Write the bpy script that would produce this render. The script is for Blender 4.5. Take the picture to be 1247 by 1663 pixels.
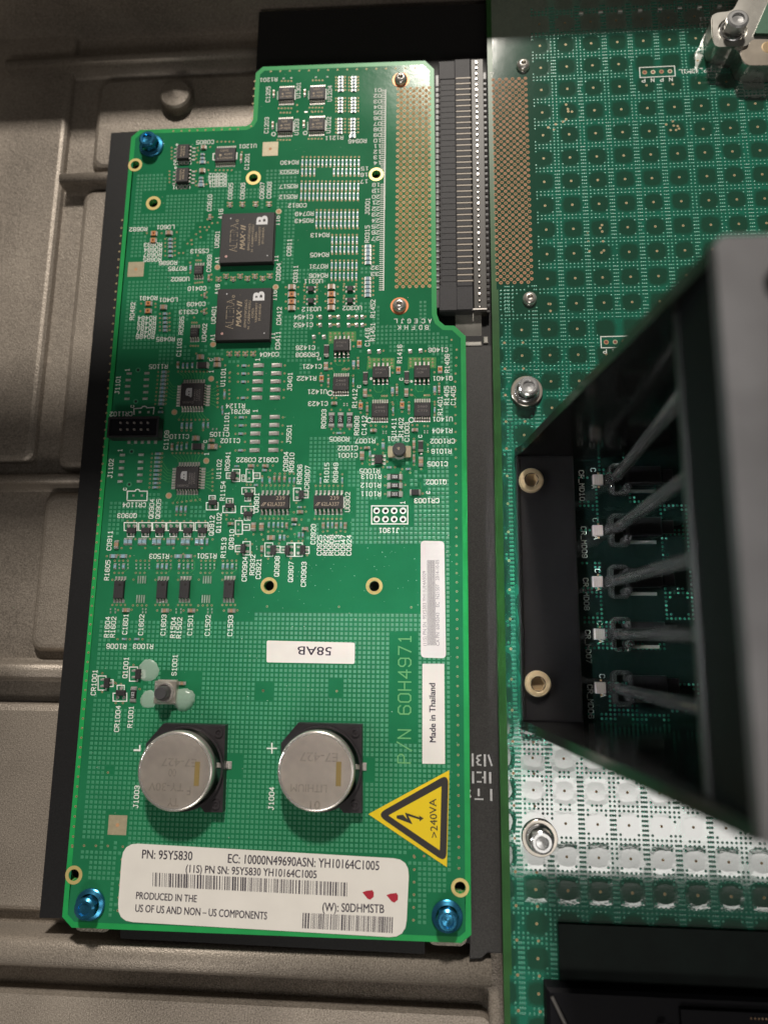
import bpy, math, random
from mathutils import Vector, Matrix
from mathutils.geometry import tessellate_polygon
random.seed(7)
S = 0.001                      # everything below is in millimetres; 1 unit = 1 m
for o in list(bpy.data.objects): bpy.data.objects.remove(o)
SC = bpy.context.scene
COL = SC.collection

# ------------------------------------------------------------------ camera
cam = bpy.data.cameras.new('camera'); camo = bpy.data.objects.new('camera', cam); COL.objects.link(camo)
cam.sensor_fit = 'VERTICAL'; cam.sensor_height = 36.0; cam.lens = 36.0*1131.6/1663.0
cam.clip_start = 0.005; cam.clip_end = 20.0
def rot3(rx, ry, rz):
    return Matrix.Rotation(rx, 3, 'X') @ Matrix.Rotation(ry, 3, 'Y') @ Matrix.Rotation(rz, 3, 'Z')
camo.matrix_world = Matrix.Translation((0, 0, 0.194)) @ rot3(0.179962604, 0.0711322117, -0.00157286852).to_4x4()
cam.dof.use_dof = True; cam.dof.focus_distance = 0.196; cam.dof.aperture_fstop = 8.0
SC.camera = camo

# ------------------------------------------------------------------ light
wd = bpy.data.worlds.new('World'); SC.world = wd; wd.use_nodes = True
bg = wd.node_tree.nodes['Background']; bg.inputs[0].default_value = (1.0, 0.93, 0.86, 1); bg.inputs[1].default_value = 0.036
def area(name, loc, target, sx, sy, power, color, spread=180):
    l = bpy.data.lights.new(name, 'AREA'); l.shape = 'RECTANGLE'; l.size = sx*S; l.size_y = sy*S
    l.energy = power; l.color = color; l.spread = math.radians(spread)
    o = bpy.data.objects.new(name, l); COL.objects.link(o); o.location = Vector(loc)*S
    o.rotation_euler = (Vector(target)-Vector(loc)).to_track_quat('-Z', 'Y').to_euler(); return o
area('ceiling_lamp', (34, 1425, 1200), (-20, 30, 0), 140, 140, 32.5, (1.0, 0.925, 0.83))
for y, sy, p in ((-108.5, 33, 0.026), (-141.5, 33, 0.044), (-185, 54, 0.112), (-225, 26, 0.032)):   # a long lamp behind the viewer, mirrored in the main board
    sl = area('side_lamp', (310, y, 600), (310, y, 0), 460, sy, p, (1.0, 0.96, 0.91), 110); sl.rotation_euler = (0, 0, 0)
area('lower_fill', (-50, -420, 380), (-40, -30, 0), 170, 110, 0.62, (1.0, 0.93, 0.85))  # fill added to brighten the lower part, no such lamp in view
area('housing_fill', (-520, 15, 420), (56, 15, 2), 60, 120, 0.03, (0.96, 0.97, 1.0), 9)  # narrow fill added to brighten the inside of the black housing
SC.render.engine = 'CYCLES'
SC.cycles.use_denoising = True
SC.cycles.max_bounces = 8; SC.cycles.transmission_bounces = 8; SC.cycles.transparent_max_bounces = 8
SC.cycles.caustics_reflective = False; SC.cycles.caustics_refractive = False
SC.cycles.sample_clamp_indirect = 4.0
SC.view_settings.view_transform = 'Standard'; SC.view_settings.look = 'None'
SC.view_settings.exposure = 0.0; SC.view_settings.gamma = 1.0

# ------------------------------------------------------------------ materials
def mat(name, col, rough=0.5, metal=0.0, spec=0.5, noise=0, nscale=900, bump=0, bscale=3000, rvar=0, trans=0, ior=1.5, coat=0, dark=0.6):
    m = bpy.data.materials.new(name); m.use_nodes = True
    nt = m.node_tree; b = nt.nodes['Principled BSDF']
    b.inputs['Base Color'].default_value = (*col, 1); b.inputs['Roughness'].default_value = rough
    b.inputs['Metallic'].default_value = metal; b.inputs['Specular IOR Level'].default_value = spec; b.inputs['IOR'].default_value = ior
    b.inputs['Transmission Weight'].default_value = trans; b.inputs['Coat Weight'].default_value = coat
    b.inputs['Coat Roughness'].default_value = 0.08
    if noise or bump or rvar:
        tc = nt.nodes.new('ShaderNodeTexCoord')
    if noise:
        n = nt.nodes.new('ShaderNodeTexNoise'); n.inputs['Scale'].default_value = nscale; n.inputs['Detail'].default_value = 5
        nt.links.new(tc.outputs['Object'], n.inputs['Vector'])
        mx = nt.nodes.new('ShaderNodeMix'); mx.data_type = 'RGBA'
        mr = nt.nodes.new('ShaderNodeMapRange'); mr.inputs[1].default_value = 0.3; mr.inputs[2].default_value = 0.7
        nt.links.new(n.outputs['Fac'], mr.inputs[0]); nt.links.new(mr.outputs[0], mx.inputs['Factor'])
        mx.inputs['A'].default_value = (*[c*(1-noise*dark) for c in col], 1); mx.inputs['B'].default_value = (*[min(1, c*(1+noise*0.6)) for c in col], 1)
        nt.links.new(mx.outputs['Result'], b.inputs['Base Color'])
    if rvar:
        n2 = nt.nodes.new('ShaderNodeTexNoise'); n2.inputs['Scale'].default_value = nscale*0.3; n2.inputs['Detail'].default_value = 6
        nt.links.new(tc.outputs['Object'], n2.inputs['Vector'])
        m2 = nt.nodes.new('ShaderNodeMapRange'); m2.inputs[1].default_value = 0.3; m2.inputs[2].default_value = 0.7
        m2.inputs[3].default_value = max(0.02, rough-rvar); m2.inputs[4].default_value = rough+rvar
        nt.links.new(n2.outputs['Fac'], m2.inputs[0]); nt.links.new(m2.outputs[0], b.inputs['Roughness'])
    if bump:
        n3 = nt.nodes.new('ShaderNodeTexNoise'); n3.inputs['Scale'].default_value = bscale; n3.inputs['Detail'].default_value = 4
        nt.links.new(tc.outputs['Object'], n3.inputs['Vector'])
        bp = nt.nodes.new('ShaderNodeBump'); bp.inputs['Strength'].default_value = bump; bp.inputs['Distance'].default_value = 0.0006
        nt.links.new(n3.outputs['Fac'], bp.inputs['Height']); nt.links.new(bp.outputs['Normal'], b.inputs['Normal'])
        if coat: nt.links.new(bp.outputs['Normal'], b.inputs['Coat Normal'])
    return m
M = {}
M['mask'] = mat('green_solder_mask', (0.019, 0.180, 0.078), 0.16, 0, 0.22, noise=0.18, nscale=60, bump=0.02, bscale=700, rvar=0.06)
M['mask_edge'] = mat('bare_green_laminate', (0.022, 0.34, 0.090), 0.35, 0, 0.25, noise=0.12, nscale=200)
M['mask_dot'] = mat('mask_over_copper', (0.065, 0.285, 0.155), 0.28, 0, 0.5, noise=0.15, nscale=300)
M['mask_pour'] = mat('mask_over_copper_pour', (0.075, 0.27, 0.075), 0.3, 0, 0.5)
M['trace'] = mat('mask_over_trace', (0.06, 0.28, 0.08), 0.3)
M['silk'] = mat('white_silkscreen', (0.90, 0.92, 0.87), 0.6, 0, 0.1)
M['gold'] = mat('gold_plating', (0.66, 0.42, 0.24), 0.36, 0.7)
M['copper'] = mat('pinkish_copper', (0.54, 0.31, 0.17), 0.6, 0.0, 0.15)
M['fieldgold'] = mat('olive_gold_pads', (0.50, 0.31, 0.125), 0.6, 0.0, 0.12, noise=0.25, nscale=120)
M['tan'] = mat('tan_plating', (0.46, 0.40, 0.27), 0.45, 0.25, noise=0.15)
M['brass'] = mat('brass_ring', (0.80, 0.64, 0.26), 0.4, 0.45)
M['viagold'] = mat('dull_via_gold', (0.46, 0.37, 0.20), 0.55, 0.3)
M['solder'] = mat('solder_tin', (0.88, 0.83, 0.79), 0.33, 0.75, noise=0.2, nscale=2500)
M['pin'] = mat('tinned_pin', (0.90, 0.84, 0.79), 0.3, 0.8)
M['hole'] = mat('dark_hole', (0.012, 0.008, 0.008), 0.8)
M['redhole'] = mat('via_barrel', (0.20, 0.035, 0.02), 0.6)
M['chip'] = mat('black_epoxy', (0.033, 0.030, 0.032), 0.55, 0, 0.4, noise=0.35, nscale=3000, bump=0.08, bscale=5000)
M['mark'] = mat('tan_laser_marking', (0.42, 0.34, 0.24), 0.7)
M['markgrey'] = mat('grey_laser_marking', (0.20, 0.18, 0.17), 0.7)
M['markwhite'] = mat('white_ink', (0.80, 0.80, 0.82), 0.6)
M['resbody'] = mat('blue_grey_resistor_glaze', (0.27, 0.42, 0.50), 0.35)
M['resend'] = mat('resistor_end_cap', (0.74, 0.74, 0.72), 0.32, 0.75)
M['resblack'] = mat('black_resistor_glaze', (0.02, 0.02, 0.02), 0.3)
M['cap'] = mat('tan_ceramic', (0.36, 0.24, 0.15), 0.5, noise=0.2)
M['orange'] = mat('orange_ceramic', (0.62, 0.26, 0.09), 0.5)
M['brown'] = mat('dark_brown_glaze', (0.16, 0.04, 0.015), 0.4)
M['paper'] = mat('white_label_paper', (0.80, 0.77, 0.72), 0.55, noise=0.06, nscale=120)
M['paper2'] = mat('grey_white_label', (0.74, 0.72, 0.70), 0.4, noise=0.06, nscale=120)
M['ink'] = mat('purple_black_ink', (0.025, 0.016, 0.035), 0.6)
M['greyedge'] = mat('pad_and_highlight_grey', (.10, .095, .09), .5)
M['pindark'] = mat('dim_pin_tip', (.30, .27, .25), .45, .4)
M['strip'] = mat('grey_black_strip', (.034, .033, .032), .5, 0, .4, noise=.6, nscale=2600, bump=.1, bscale=4000)
M['etchtext'] = mat('mask_over_copper_letters', (.15, .40, .15), .35)
M['shadowdark'] = mat('dark_green_black_shadow', (0.005, 0.011, 0.009), 0.5, 0, 0.15, noise=0.6, nscale=120)
M['stencil'] = mat('grey_white_stencil', (0.52, 0.52, 0.53), 0.6, noise=0.3, nscale=900)
M['ink2'] = mat('dark_grey_barcode_ink', (0.07, 0.06, 0.075), 0.6)
M['inkgrey'] = mat('grey_ink', (0.22, 0.21, 0.22), 0.6)
M['yellow'] = mat('yellow_vinyl', (0.82, 0.60, 0.012), 0.4)
M['vinylblack'] = mat('black_vinyl_ink', (0.03, 0.026, 0.026), 0.45)
M['red'] = mat('red_ink', (0.42, 0.012, 0.035), 0.6)
M['steel'] = mat('brushed_steel', (0.58, 0.515, 0.455), 0.42, 0.75, noise=0.12, nscale=500, rvar=0.06, bump=0.03, bscale=2500)
M['steelrim'] = mat('polished_steel', (0.80, 0.76, 0.71), 0.27, 0.75)
M['gum'] = mat('brown_adhesive_residue', (0.24, 0.17, 0.05), 0.6)
M['black'] = mat('black_plastic', (0.018, 0.017, 0.018), 0.38, 0, 0.5, noise=0.3, nscale=900, bump=0.05, bscale=2500)
M['gloss'] = mat('glossy_black_plastic', (0.010, 0.010, 0.010), 0.16, 0, 0.5, rvar=0.05, nscale=300, bump=0.01, bscale=400)
M['satin'] = mat('satin_black_plastic', (0.014, 0.0135, 0.014), 0.36, 0, 0.5, noise=0.3, nscale=200, rvar=0.08)
M['matt'] = mat('matt_black_plastic', (0.006, 0.006, 0.008), 0.6, 0, 0.12)
M['conn'] = mat('charcoal_plastic', (0.036, 0.035, 0.039), 0.55, 0, 0.3, noise=0.4, nscale=2200, bump=0.12, bscale=4000)
M['conn2'] = mat('brown_black_plastic', (0.035, 0.030, 0.024), 0.45, 0, 0.5, noise=0.5, nscale=2500)
M['sheet'] = mat('black_insulating_sheet', (0.013, 0.013, 0.014), 0.55, 0, 0.3, noise=0.4, nscale=2500, bump=0.10, bscale=4500)
M['blue'] = mat('blue_anodised_steel', (0.07, 0.36, 0.62), 0.26, 0.9, rvar=0.08, nscale=1500)
M['zinc'] = mat('zinc_plated_steel', (0.76, 0.76, 0.76), 0.24, 0.75)
M['zincw'] = mat('warm_washer_steel', (0.72, 0.66, 0.58), 0.28, 1.0)
M['brassscrew'] = mat('pale_brass_screw', (0.76, 0.60, 0.37), 0.38, 0.55, noise=0.1)
M['grey'] = mat('grey_painted_plastic', (0.130, 0.128, 0.133), 0.6, noise=0.35, nscale=90, bump=0.1, bscale=1800)
M['alu'] = mat('machined_aluminium', (0.62, 0.60, 0.55), 0.26, 0.75, noise=0.15, nscale=250, rvar=0.06)
M['clear'] = mat('clear_acrylic', (0.95, 0.97, 0.95), 0.09, trans=0.94, ior=1.49)
M['led'] = mat('led_lens', (0.62, 0.54, 0.52), 0.4)
M['dust'] = mat('dust', (0.55, 0.60, 0.52), 0.9)
M['plunger'] = mat('dark_grey_plunger', (0.06, 0.06, 0.062), 0.4)
M['blob'] = mat('milky_adhesive', (0.70, 0.84, 0.74), 0.18)
M['blob'].node_tree.nodes['Principled BSDF'].inputs['Alpha'].default_value = 0.38

M['markgreyb'] = mat('pale_grey_ink', (0.42, 0.42, 0.43), 0.55, noise=0.2, nscale=900)
M['holderblack'] = mat('charcoal_holder_plastic', (.028, .024, .027), .42, 0, .5, noise=.3, nscale=500)
M['wellgreen'] = mat('dark_green_well', (.010, .035, .022), .25, 0, .5, noise=.8, nscale=150)
M['goldtan'] = mat('dull_gold_contact', (.36, .315, .26), .5, .1)
M['steelw'] = mat('nickel_steel', (.60, .56, .50), .35, .8, noise=.15)
M['copperring'] = mat('orange_copper_ring', (.72, .25, .10), .4, .3)
M['pinkdot'] = mat('pink_marking_dot', (.62, .36, .33), .6)
M['etch'] = mat('worn_etching', (.40, .345, .29), .5, .7, noise=.4, nscale=900)
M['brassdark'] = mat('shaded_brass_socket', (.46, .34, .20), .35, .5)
M['mirrorpocket'] = mat('bright_milled_pocket', (.62, .55, .46), .3, 1.0, noise=.3, nscale=180)
M['greenpad'] = mat('dull_green_substrate', (.06, .16, .10), .4, noise=.2)

def chassis_material():
    m = mat('cast_aluminium', (0.30, 0.265, 0.225), 0.42, 0.40, 0.5)
    nt = m.node_tree; b = nt.nodes['Principled BSDF']
    tc = nt.nodes.new('ShaderNodeTexCoord')
    n1 = nt.nodes.new('ShaderNodeTexNoise'); n1.inputs['Scale'].default_value = 2400; n1.inputs['Detail'].default_value = 3
    n2 = nt.nodes.new('ShaderNodeTexNoise'); n2.inputs['Scale'].default_value = 22; n2.inputs['Detail'].default_value = 6
    for n in (n1, n2): nt.links.new(tc.outputs['Object'], n.inputs['Vector'])
    r = nt.nodes.new('ShaderNodeValToRGB'); r.color_ramp.elements[0].position = 0.3; r.color_ramp.elements[1].position = 0.72
    r.color_ramp.elements[0].color = (0.115, 0.099, 0.083, 1); r.color_ramp.elements[1].color = (0.52, 0.455, 0.385, 1)
    ad = nt.nodes.new('ShaderNodeMath'); ad.operation = 'MULTIPLY_ADD'; ad.inputs[1].default_value = 0.45; 
    nt.links.new(n2.outputs['Fac'], ad.inputs[0]); m3 = nt.nodes.new('ShaderNodeMath'); m3.operation = 'MULTIPLY'; m3.inputs[1].default_value = 0.55
    nt.links.new(n1.outputs['Fac'], m3.inputs[0]); nt.links.new(m3.outputs[0], ad.inputs[2]); nt.links.new(ad.outputs[0], r.inputs['Fac'])
    nt.links.new(r.outputs['Color'], b.inputs['Base Color'])
    bp = nt.nodes.new('ShaderNodeBump'); bp.inputs['Strength'].default_value = 0.7; bp.inputs['Distance'].default_value = 0.00022
    nt.links.new(n1.outputs['Fac'], bp.inputs['Height']); nt.links.new(bp.outputs['Normal'], b.inputs['Normal'])
    return m
M['cast'] = chassis_material()

def main_board_material():
    # dark green mask; an 8 mm lattice of copper-free round windows shows darker laminate between lighter plane areas
    m = mat('dark_green_solder_mask', (0.02, 0.1, 0.05), 0.065, 0, 0.5, ior=2.8)
    nt = m.node_tree; b = nt.nodes['Principled BSDF']; N = nt.nodes.new; K = nt.links.new
    tc = N('ShaderNodeTexCoord'); sx = N('ShaderNodeSeparateXYZ'); K(tc.outputs['Object'], sx.inputs[0])
    def mth(op, a, bb=None):
        n = N('ShaderNodeMath'); n.operation = op
        for i, v in enumerate((a, bb)):
            if v is None: continue
            if isinstance(v, (int, float)): n.inputs[i].default_value = v
            else: K(v, n.inputs[i])
        return n.outputs[0]
    def cell(out, o):
        u = mth('ADD', mth('MULTIPLY', out, 125.0), o)
        return mth('ABSOLUTE', mth('SUBTRACT', mth('FRACT', u), 0.5))
    # lattice nodes at x = 49.8 + 8k, y = 161.6 + 8k (mm)
    dx = cell(sx.outputs[0], 100.5 + (60-49.8)/8.0); dy = cell(sx.outputs[1], 100.5 + (50-161.55)/8.0)   # the board's origin is (60, 50)
    ns = N('ShaderNodeTexNoise'); ns.inputs['Scale'].default_value = 420; ns.inputs['Detail'].default_value = 3; K(tc.outputs['Object'], ns.inputs['Vector'])
    mxd = mth('MAXIMUM', dx, dy); rd = mth('SQRT', mth('ADD', mth('MULTIPLY', dx, dx), mth('MULTIPLY', dy, dy)))
    d = mth('ADD', mth('ADD', mth('MULTIPLY', mxd, 0.5), mth('MULTIPLY', rd, 0.5)), mth('MULTIPLY', mth('SUBTRACT', ns.outputs['Fac'], 0.5), 0.12))
    mr = N('ShaderNodeMapRange'); mr.inputs[1].default_value = 0.29; mr.inputs[2].default_value = 0.44; K(d, mr.inputs[0])
    xm = N('ShaderNodeMapRange'); xm.inputs[1].default_value = -0.029; xm.inputs[2].default_value = -0.025; K(sx.outputs[0], xm.inputs[0])
    xl = N('ShaderNodeMapRange'); xl.inputs[1].default_value = 0.044; xl.inputs[2].default_value = 0.039; K(sx.outputs[1], xl.inputs[0])
    zone = mth('MAXIMUM', xm.outputs[0], xl.outputs[0])
    big = N('ShaderNodeTexNoise'); big.inputs['Scale'].default_value = 35; big.inputs['Detail'].default_value = 4; K(tc.outputs['Object'], big.inputs['Vector'])
    f = mth('MULTIPLY', mth('MULTIPLY', mr.outputs[0], zone), mth('ADD', 0.0, mth('MULTIPLY', big.outputs['Fac'], 1.75)))
    mx = N('ShaderNodeMix'); mx.data_type = 'RGBA'; K(f, mx.inputs['Factor'])
    mx.inputs['A'].default_value = (0.013, 0.080, 0.046, 1); mx.inputs['B'].default_value = (0.012, 0.185, 0.115, 1)
    # nearly black rectangle: the shade inside the plastic housing, put into the colour (x 39..100, y -24..53 mm)
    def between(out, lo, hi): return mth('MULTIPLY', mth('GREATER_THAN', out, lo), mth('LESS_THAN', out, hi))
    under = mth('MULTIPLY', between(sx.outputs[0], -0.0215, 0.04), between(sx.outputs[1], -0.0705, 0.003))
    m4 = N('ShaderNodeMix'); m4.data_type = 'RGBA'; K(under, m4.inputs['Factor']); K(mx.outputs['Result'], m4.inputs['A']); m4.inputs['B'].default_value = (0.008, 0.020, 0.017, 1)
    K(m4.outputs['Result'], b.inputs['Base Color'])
    fine = N('ShaderNodeTexNoise'); fine.inputs['Scale'].default_value = 260; fine.inputs['Detail'].default_value = 4; K(tc.outputs['Object'], fine.inputs['Vector'])
    bp = N('ShaderNodeBump'); bp.inputs['Strength'].default_value = 0.02; bp.inputs['Distance'].default_value = 0.0006
    K(fine.outputs['Fac'], bp.inputs['Height'])
    b2 = N('ShaderNodeBump'); b2.inputs['Strength'].default_value = 1.0; b2.inputs['Distance'].default_value = 0.000028     # copper relief under the mask
    K(mth('MULTIPLY', mr.outputs[0], zone), b2.inputs['Height']); K(bp.outputs['Normal'], b2.inputs['Normal']); K(b2.outputs['Normal'], b.inputs['Normal'])
    return m
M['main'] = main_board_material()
M['main_dot'] = mat('main_mask_over_pads', (0.034, 0.235, 0.155), 0.26, 0, 0.4, ior=1.9)
M['main_edge'] = mat('main_board_edge', (0.022, 0.095, 0.022), 0.35, 0, 0.3, noise=0.4, nscale=120)

# ------------------------------------------------------------------ mesh builder (millimetres, world coordinates)
class MB:
    def __init__(s): s.v = []; s.f = []; s.m = []; s.sm = []; s.mats = []
    def mi(s, k):
        if k not in s.mats: s.mats.append(k)
        return s.mats.index(k)
    def add(s, vs, fs, k, smooth=False):
        o = len(s.v); s.v += [tuple(p) for p in vs]; i = s.mi(k)
        for f in fs: s.f.append([o+j for j in f]); s.m.append(i); s.sm.append(smooth)
    def box(s, x, y, w, h, z0, z1, k, ch=0.0):
        a, b = w/2, h/2
        if ch <= 0:
            vs = [(x+i*a, y+j*b, z) for z in (z0, z1) for i, j in ((-1,-1),(1,-1),(1,1),(-1,1))]
            s.add(vs, [(3,2,1,0),(4,5,6,7),(0,1,5,4),(1,2,6,5),(2,3,7,6),(3,0,4,7)], k)
        else:
            vs = []
            for z, c in ((z0, 0), (z1-ch, 0), (z1, ch)):
                vs += [(x+i*(a-c), y+j*(b-c), z) for i, j in ((-1,-1),(1,-1),(1,1),(-1,1))]
            fs = [(8,9,10,11)]
            for l in (0, 4):
                for t in range(4): fs.append((l+t, l+(t+1)%4, l+4+(t+1)%4, l+4+t))
            s.add(vs, fs, k)
    def prism(s, poly, z0, z1, k, holes=(), side=None, bottom=True, ch=0):
        loops = [list(poly)]+[list(h) for h in holes]
        ar = sum(a[0]*b[1]-b[0]*a[1] for a, b in zip(loops[0], loops[0][1:]+loops[0][:1]))
        if ar < 0: loops[0].reverse()
        for i in range(1, len(loops)):
            L = loops[i]; ar = sum(a[0]*b[1]-b[0]*a[1] for a, b in zip(L, L[1:]+L[:1]))
            if ar > 0: L.reverse()
        flat = [p for L in loops for p in L]
        tris = tessellate_polygon([[Vector((p[0], p[1], 0)) for p in L] for L in loops])
        def up(t):
            a, b, c = [flat[i] for i in t]
            return t if (b[0]-a[0])*(c[1]-a[1])-(c[0]-a[0])*(b[1]-a[1]) > 0 else tuple(reversed(t))
        tris = [up(t) for t in tris]
        s.add([(p[0], p[1], z1) for p in flat], tris, k)
        if bottom: s.add([(p[0], p[1], z0) for p in flat], [tuple(reversed(t)) for t in tris], k)
        if z1 > z0:
            for L in loops:
                n = len(L); vs = [(p[0], p[1], z0) for p in L]+[(p[0], p[1], z1) for p in L]
                s.add(vs, [(i, (i+1) % n, n+(i+1) % n, n+i) for i in range(n)], side or k)
    def lathe(s, x, y, prof, k, n=24, smooth=True, a0=0):
        # prof: list of (r, z) from outside-bottom to centre-top; hard edges kept by repeating rings
        vs = []; fs = []
        for r, z in prof:
            vs += [(x+r*math.cos(a0+2*math.pi*i/n), y+r*math.sin(a0+2*math.pi*i/n), z) for i in range(n)]
        for j in range(len(prof)-1):
            for i in range(n):
                fs.append((j*n+i, j*n+(i+1) % n, (j+1)*n+(i+1) % n, (j+1)*n+i))
        s.add(vs, fs, k, smooth)
    def hard(s, x, y, prof, k, n=24, a0=0, smooth=True):
        for a, b in zip(prof, prof[1:]): s.lathe(x, y, [a, b], k, n, smooth, a0)
    def disc(s, x, y, r, z, k, n=16):
        s.add([(x+r*math.cos(2*math.pi*i/n), y+r*math.sin(2*math.pi*i/n), z) for i in range(n)], [tuple(range(n))], k)
    def ring(s, x, y, r0, r1, z, k, n=16):
        vs = [(x+r*math.cos(2*math.pi*i/n), y+r*math.sin(2*math.pi*i/n), z) for r in (r0, r1) for i in range(n)]
        s.add(vs, [(i, n+i, n+(i+1) % n, (i+1) % n) for i in range(n)], k)
    def line(s, pts, w, z, k):
        for a, b in zip(pts, pts[1:]):
            s.ln = (getattr(s, 'ln', 0)+1) % 8; z_ = z+s.ln*0.003
            dx, dy = b[0]-a[0], b[1]-a[1]; l = math.hypot(dx, dy)
            if l < 1e-6: continue
            ux, uy = dx/l*w/2, dy/l*w/2
            q = [(a[0]-ux*.9+uy, a[1]-uy*.9-ux), (b[0]+ux*.9+uy, b[1]+uy*.9-ux), (b[0]+ux*.9-uy, b[1]+uy*.9+ux), (a[0]-ux*.9-uy, a[1]-uy*.9+ux)]
            s.add([(p[0], p[1], z_) for p in q], [(0, 3, 2, 1)], k)
    def tube(s, pts, r, k, n=12, cap=True):
        pts = [Vector(p) for p in pts]; vs = []; fs = []
        for i, p in enumerate(pts):
            t = (pts[min(i+1, len(pts)-1)]-pts[max(i-1, 0)]).normalized()
            u = t.cross(Vector((0.31, 0.2, 0.93))).normalized(); w = t.cross(u)
            vs += [tuple(p+u*r*math.cos(2*math.pi*j/n)+w*r*math.sin(2*math.pi*j/n)) for j in range(n)]
        for i in range(len(pts)-1):
            for j in range(n): fs.append((i*n+j, i*n+(j+1) % n, (i+1)*n+(j+1) % n, (i+1)*n+j))
        s.add(vs, fs, k, True)
        if cap: s.add(vs[:n], [tuple(reversed(range(n)))], k); s.add(vs[-n:], [tuple(range(n))], k)
WL = {}
def mesh_of(mb, name, off=(0, 0, 0)):
    me = bpy.data.meshes.new(name)
    me.from_pydata([((v[0]-off[0])*S, (v[1]-off[1])*S, (v[2]-off[2])*S) for v in mb.v], [], mb.f)
    for k in mb.mats: me.materials.append(M[k])
    me.polygons.foreach_set('material_index', mb.m); me.polygons.foreach_set('use_smooth', mb.sm); me.update()
    return me
def obj(name, mb, parent=None, loc=None):
    """one mesh object; the builder holds world millimetres; loc = its origin"""
    base = WL[parent] if parent else (0, 0, 0)
    loc = loc or base
    o = bpy.data.objects.new(name, mesh_of(mb, name, loc)); COL.objects.link(o)
    o.parent = parent; o.location = [(a-b)*S for a, b in zip(loc, base)]; WL[o] = tuple(loc); return o
def inst(name, src, parent, loc, rotz=0):
    """copy of a finished object (sharing its mesh) under another parent"""
    o = src.copy(); o.name = name; COL.objects.link(o); o.parent = parent
    base = WL[parent] if parent else (0, 0, 0)
    o.location = [(a-b)*S for a, b in zip(loc, base)]; o.rotation_euler = (0, 0, rotz); WL[o] = tuple(loc); return o
def shared(name, me, parent, loc, rotz=0):
    o = bpy.data.objects.new(name, me); COL.objects.link(o); o.parent = parent
    base = WL[parent] if parent else (0, 0, 0)
    o.location = [(a-b)*S for a, b in zip(loc, base)]; o.rotation_euler = (0, 0, rotz); WL[o] = tuple(loc); return o
def thing(name, loc):
    o = bpy.data.objects.new(name, None); COL.objects.link(o); o.empty_display_size = 0.005
    o.location = [a*S for a in loc]; WL[o] = tuple(loc); return o
def tag(o, label, cat=None, group=None, kind=None):
    if label: o['label'] = label
    if cat: o['category'] = cat
    if group: o['group'] = group
    if kind: o['kind'] = kind
    return o
def rrect(x0, y0, x1, y1, r, n=5):
    p = []
    for cx, cy, a in ((x1-r, y1-r, 0), (x0+r, y1-r, 90), (x0+r, y0+r, 180), (x1-r, y0+r, 270)):
        for i in range(n+1):
            t = math.radians(a+90*i/n); p.append((cx+r*math.cos(t), cy+r*math.sin(t)))
    return p
def circ(x, y, r, n=24): return [(x+r*math.cos(2*math.pi*i/n), y+r*math.sin(2*math.pi*i/n)) for i in range(n)]
def rquad(q, r, n=4):
    """rounded quadrilateral through four corners"""
    out = []; m = len(q)
    for i in range(m):
        a, b, c = Vector(q[i-1]), Vector(q[i]), Vector(q[(i+1) % m])
        u = (a-b).normalized()*r; w = (c-b).normalized()*r
        for t in range(n+1):
            t /= n; p = (1-t)**2*(b+u)+2*t*(1-t)*b+t*t*(b+w); out.append((p.x, p.y))
    return out
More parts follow.
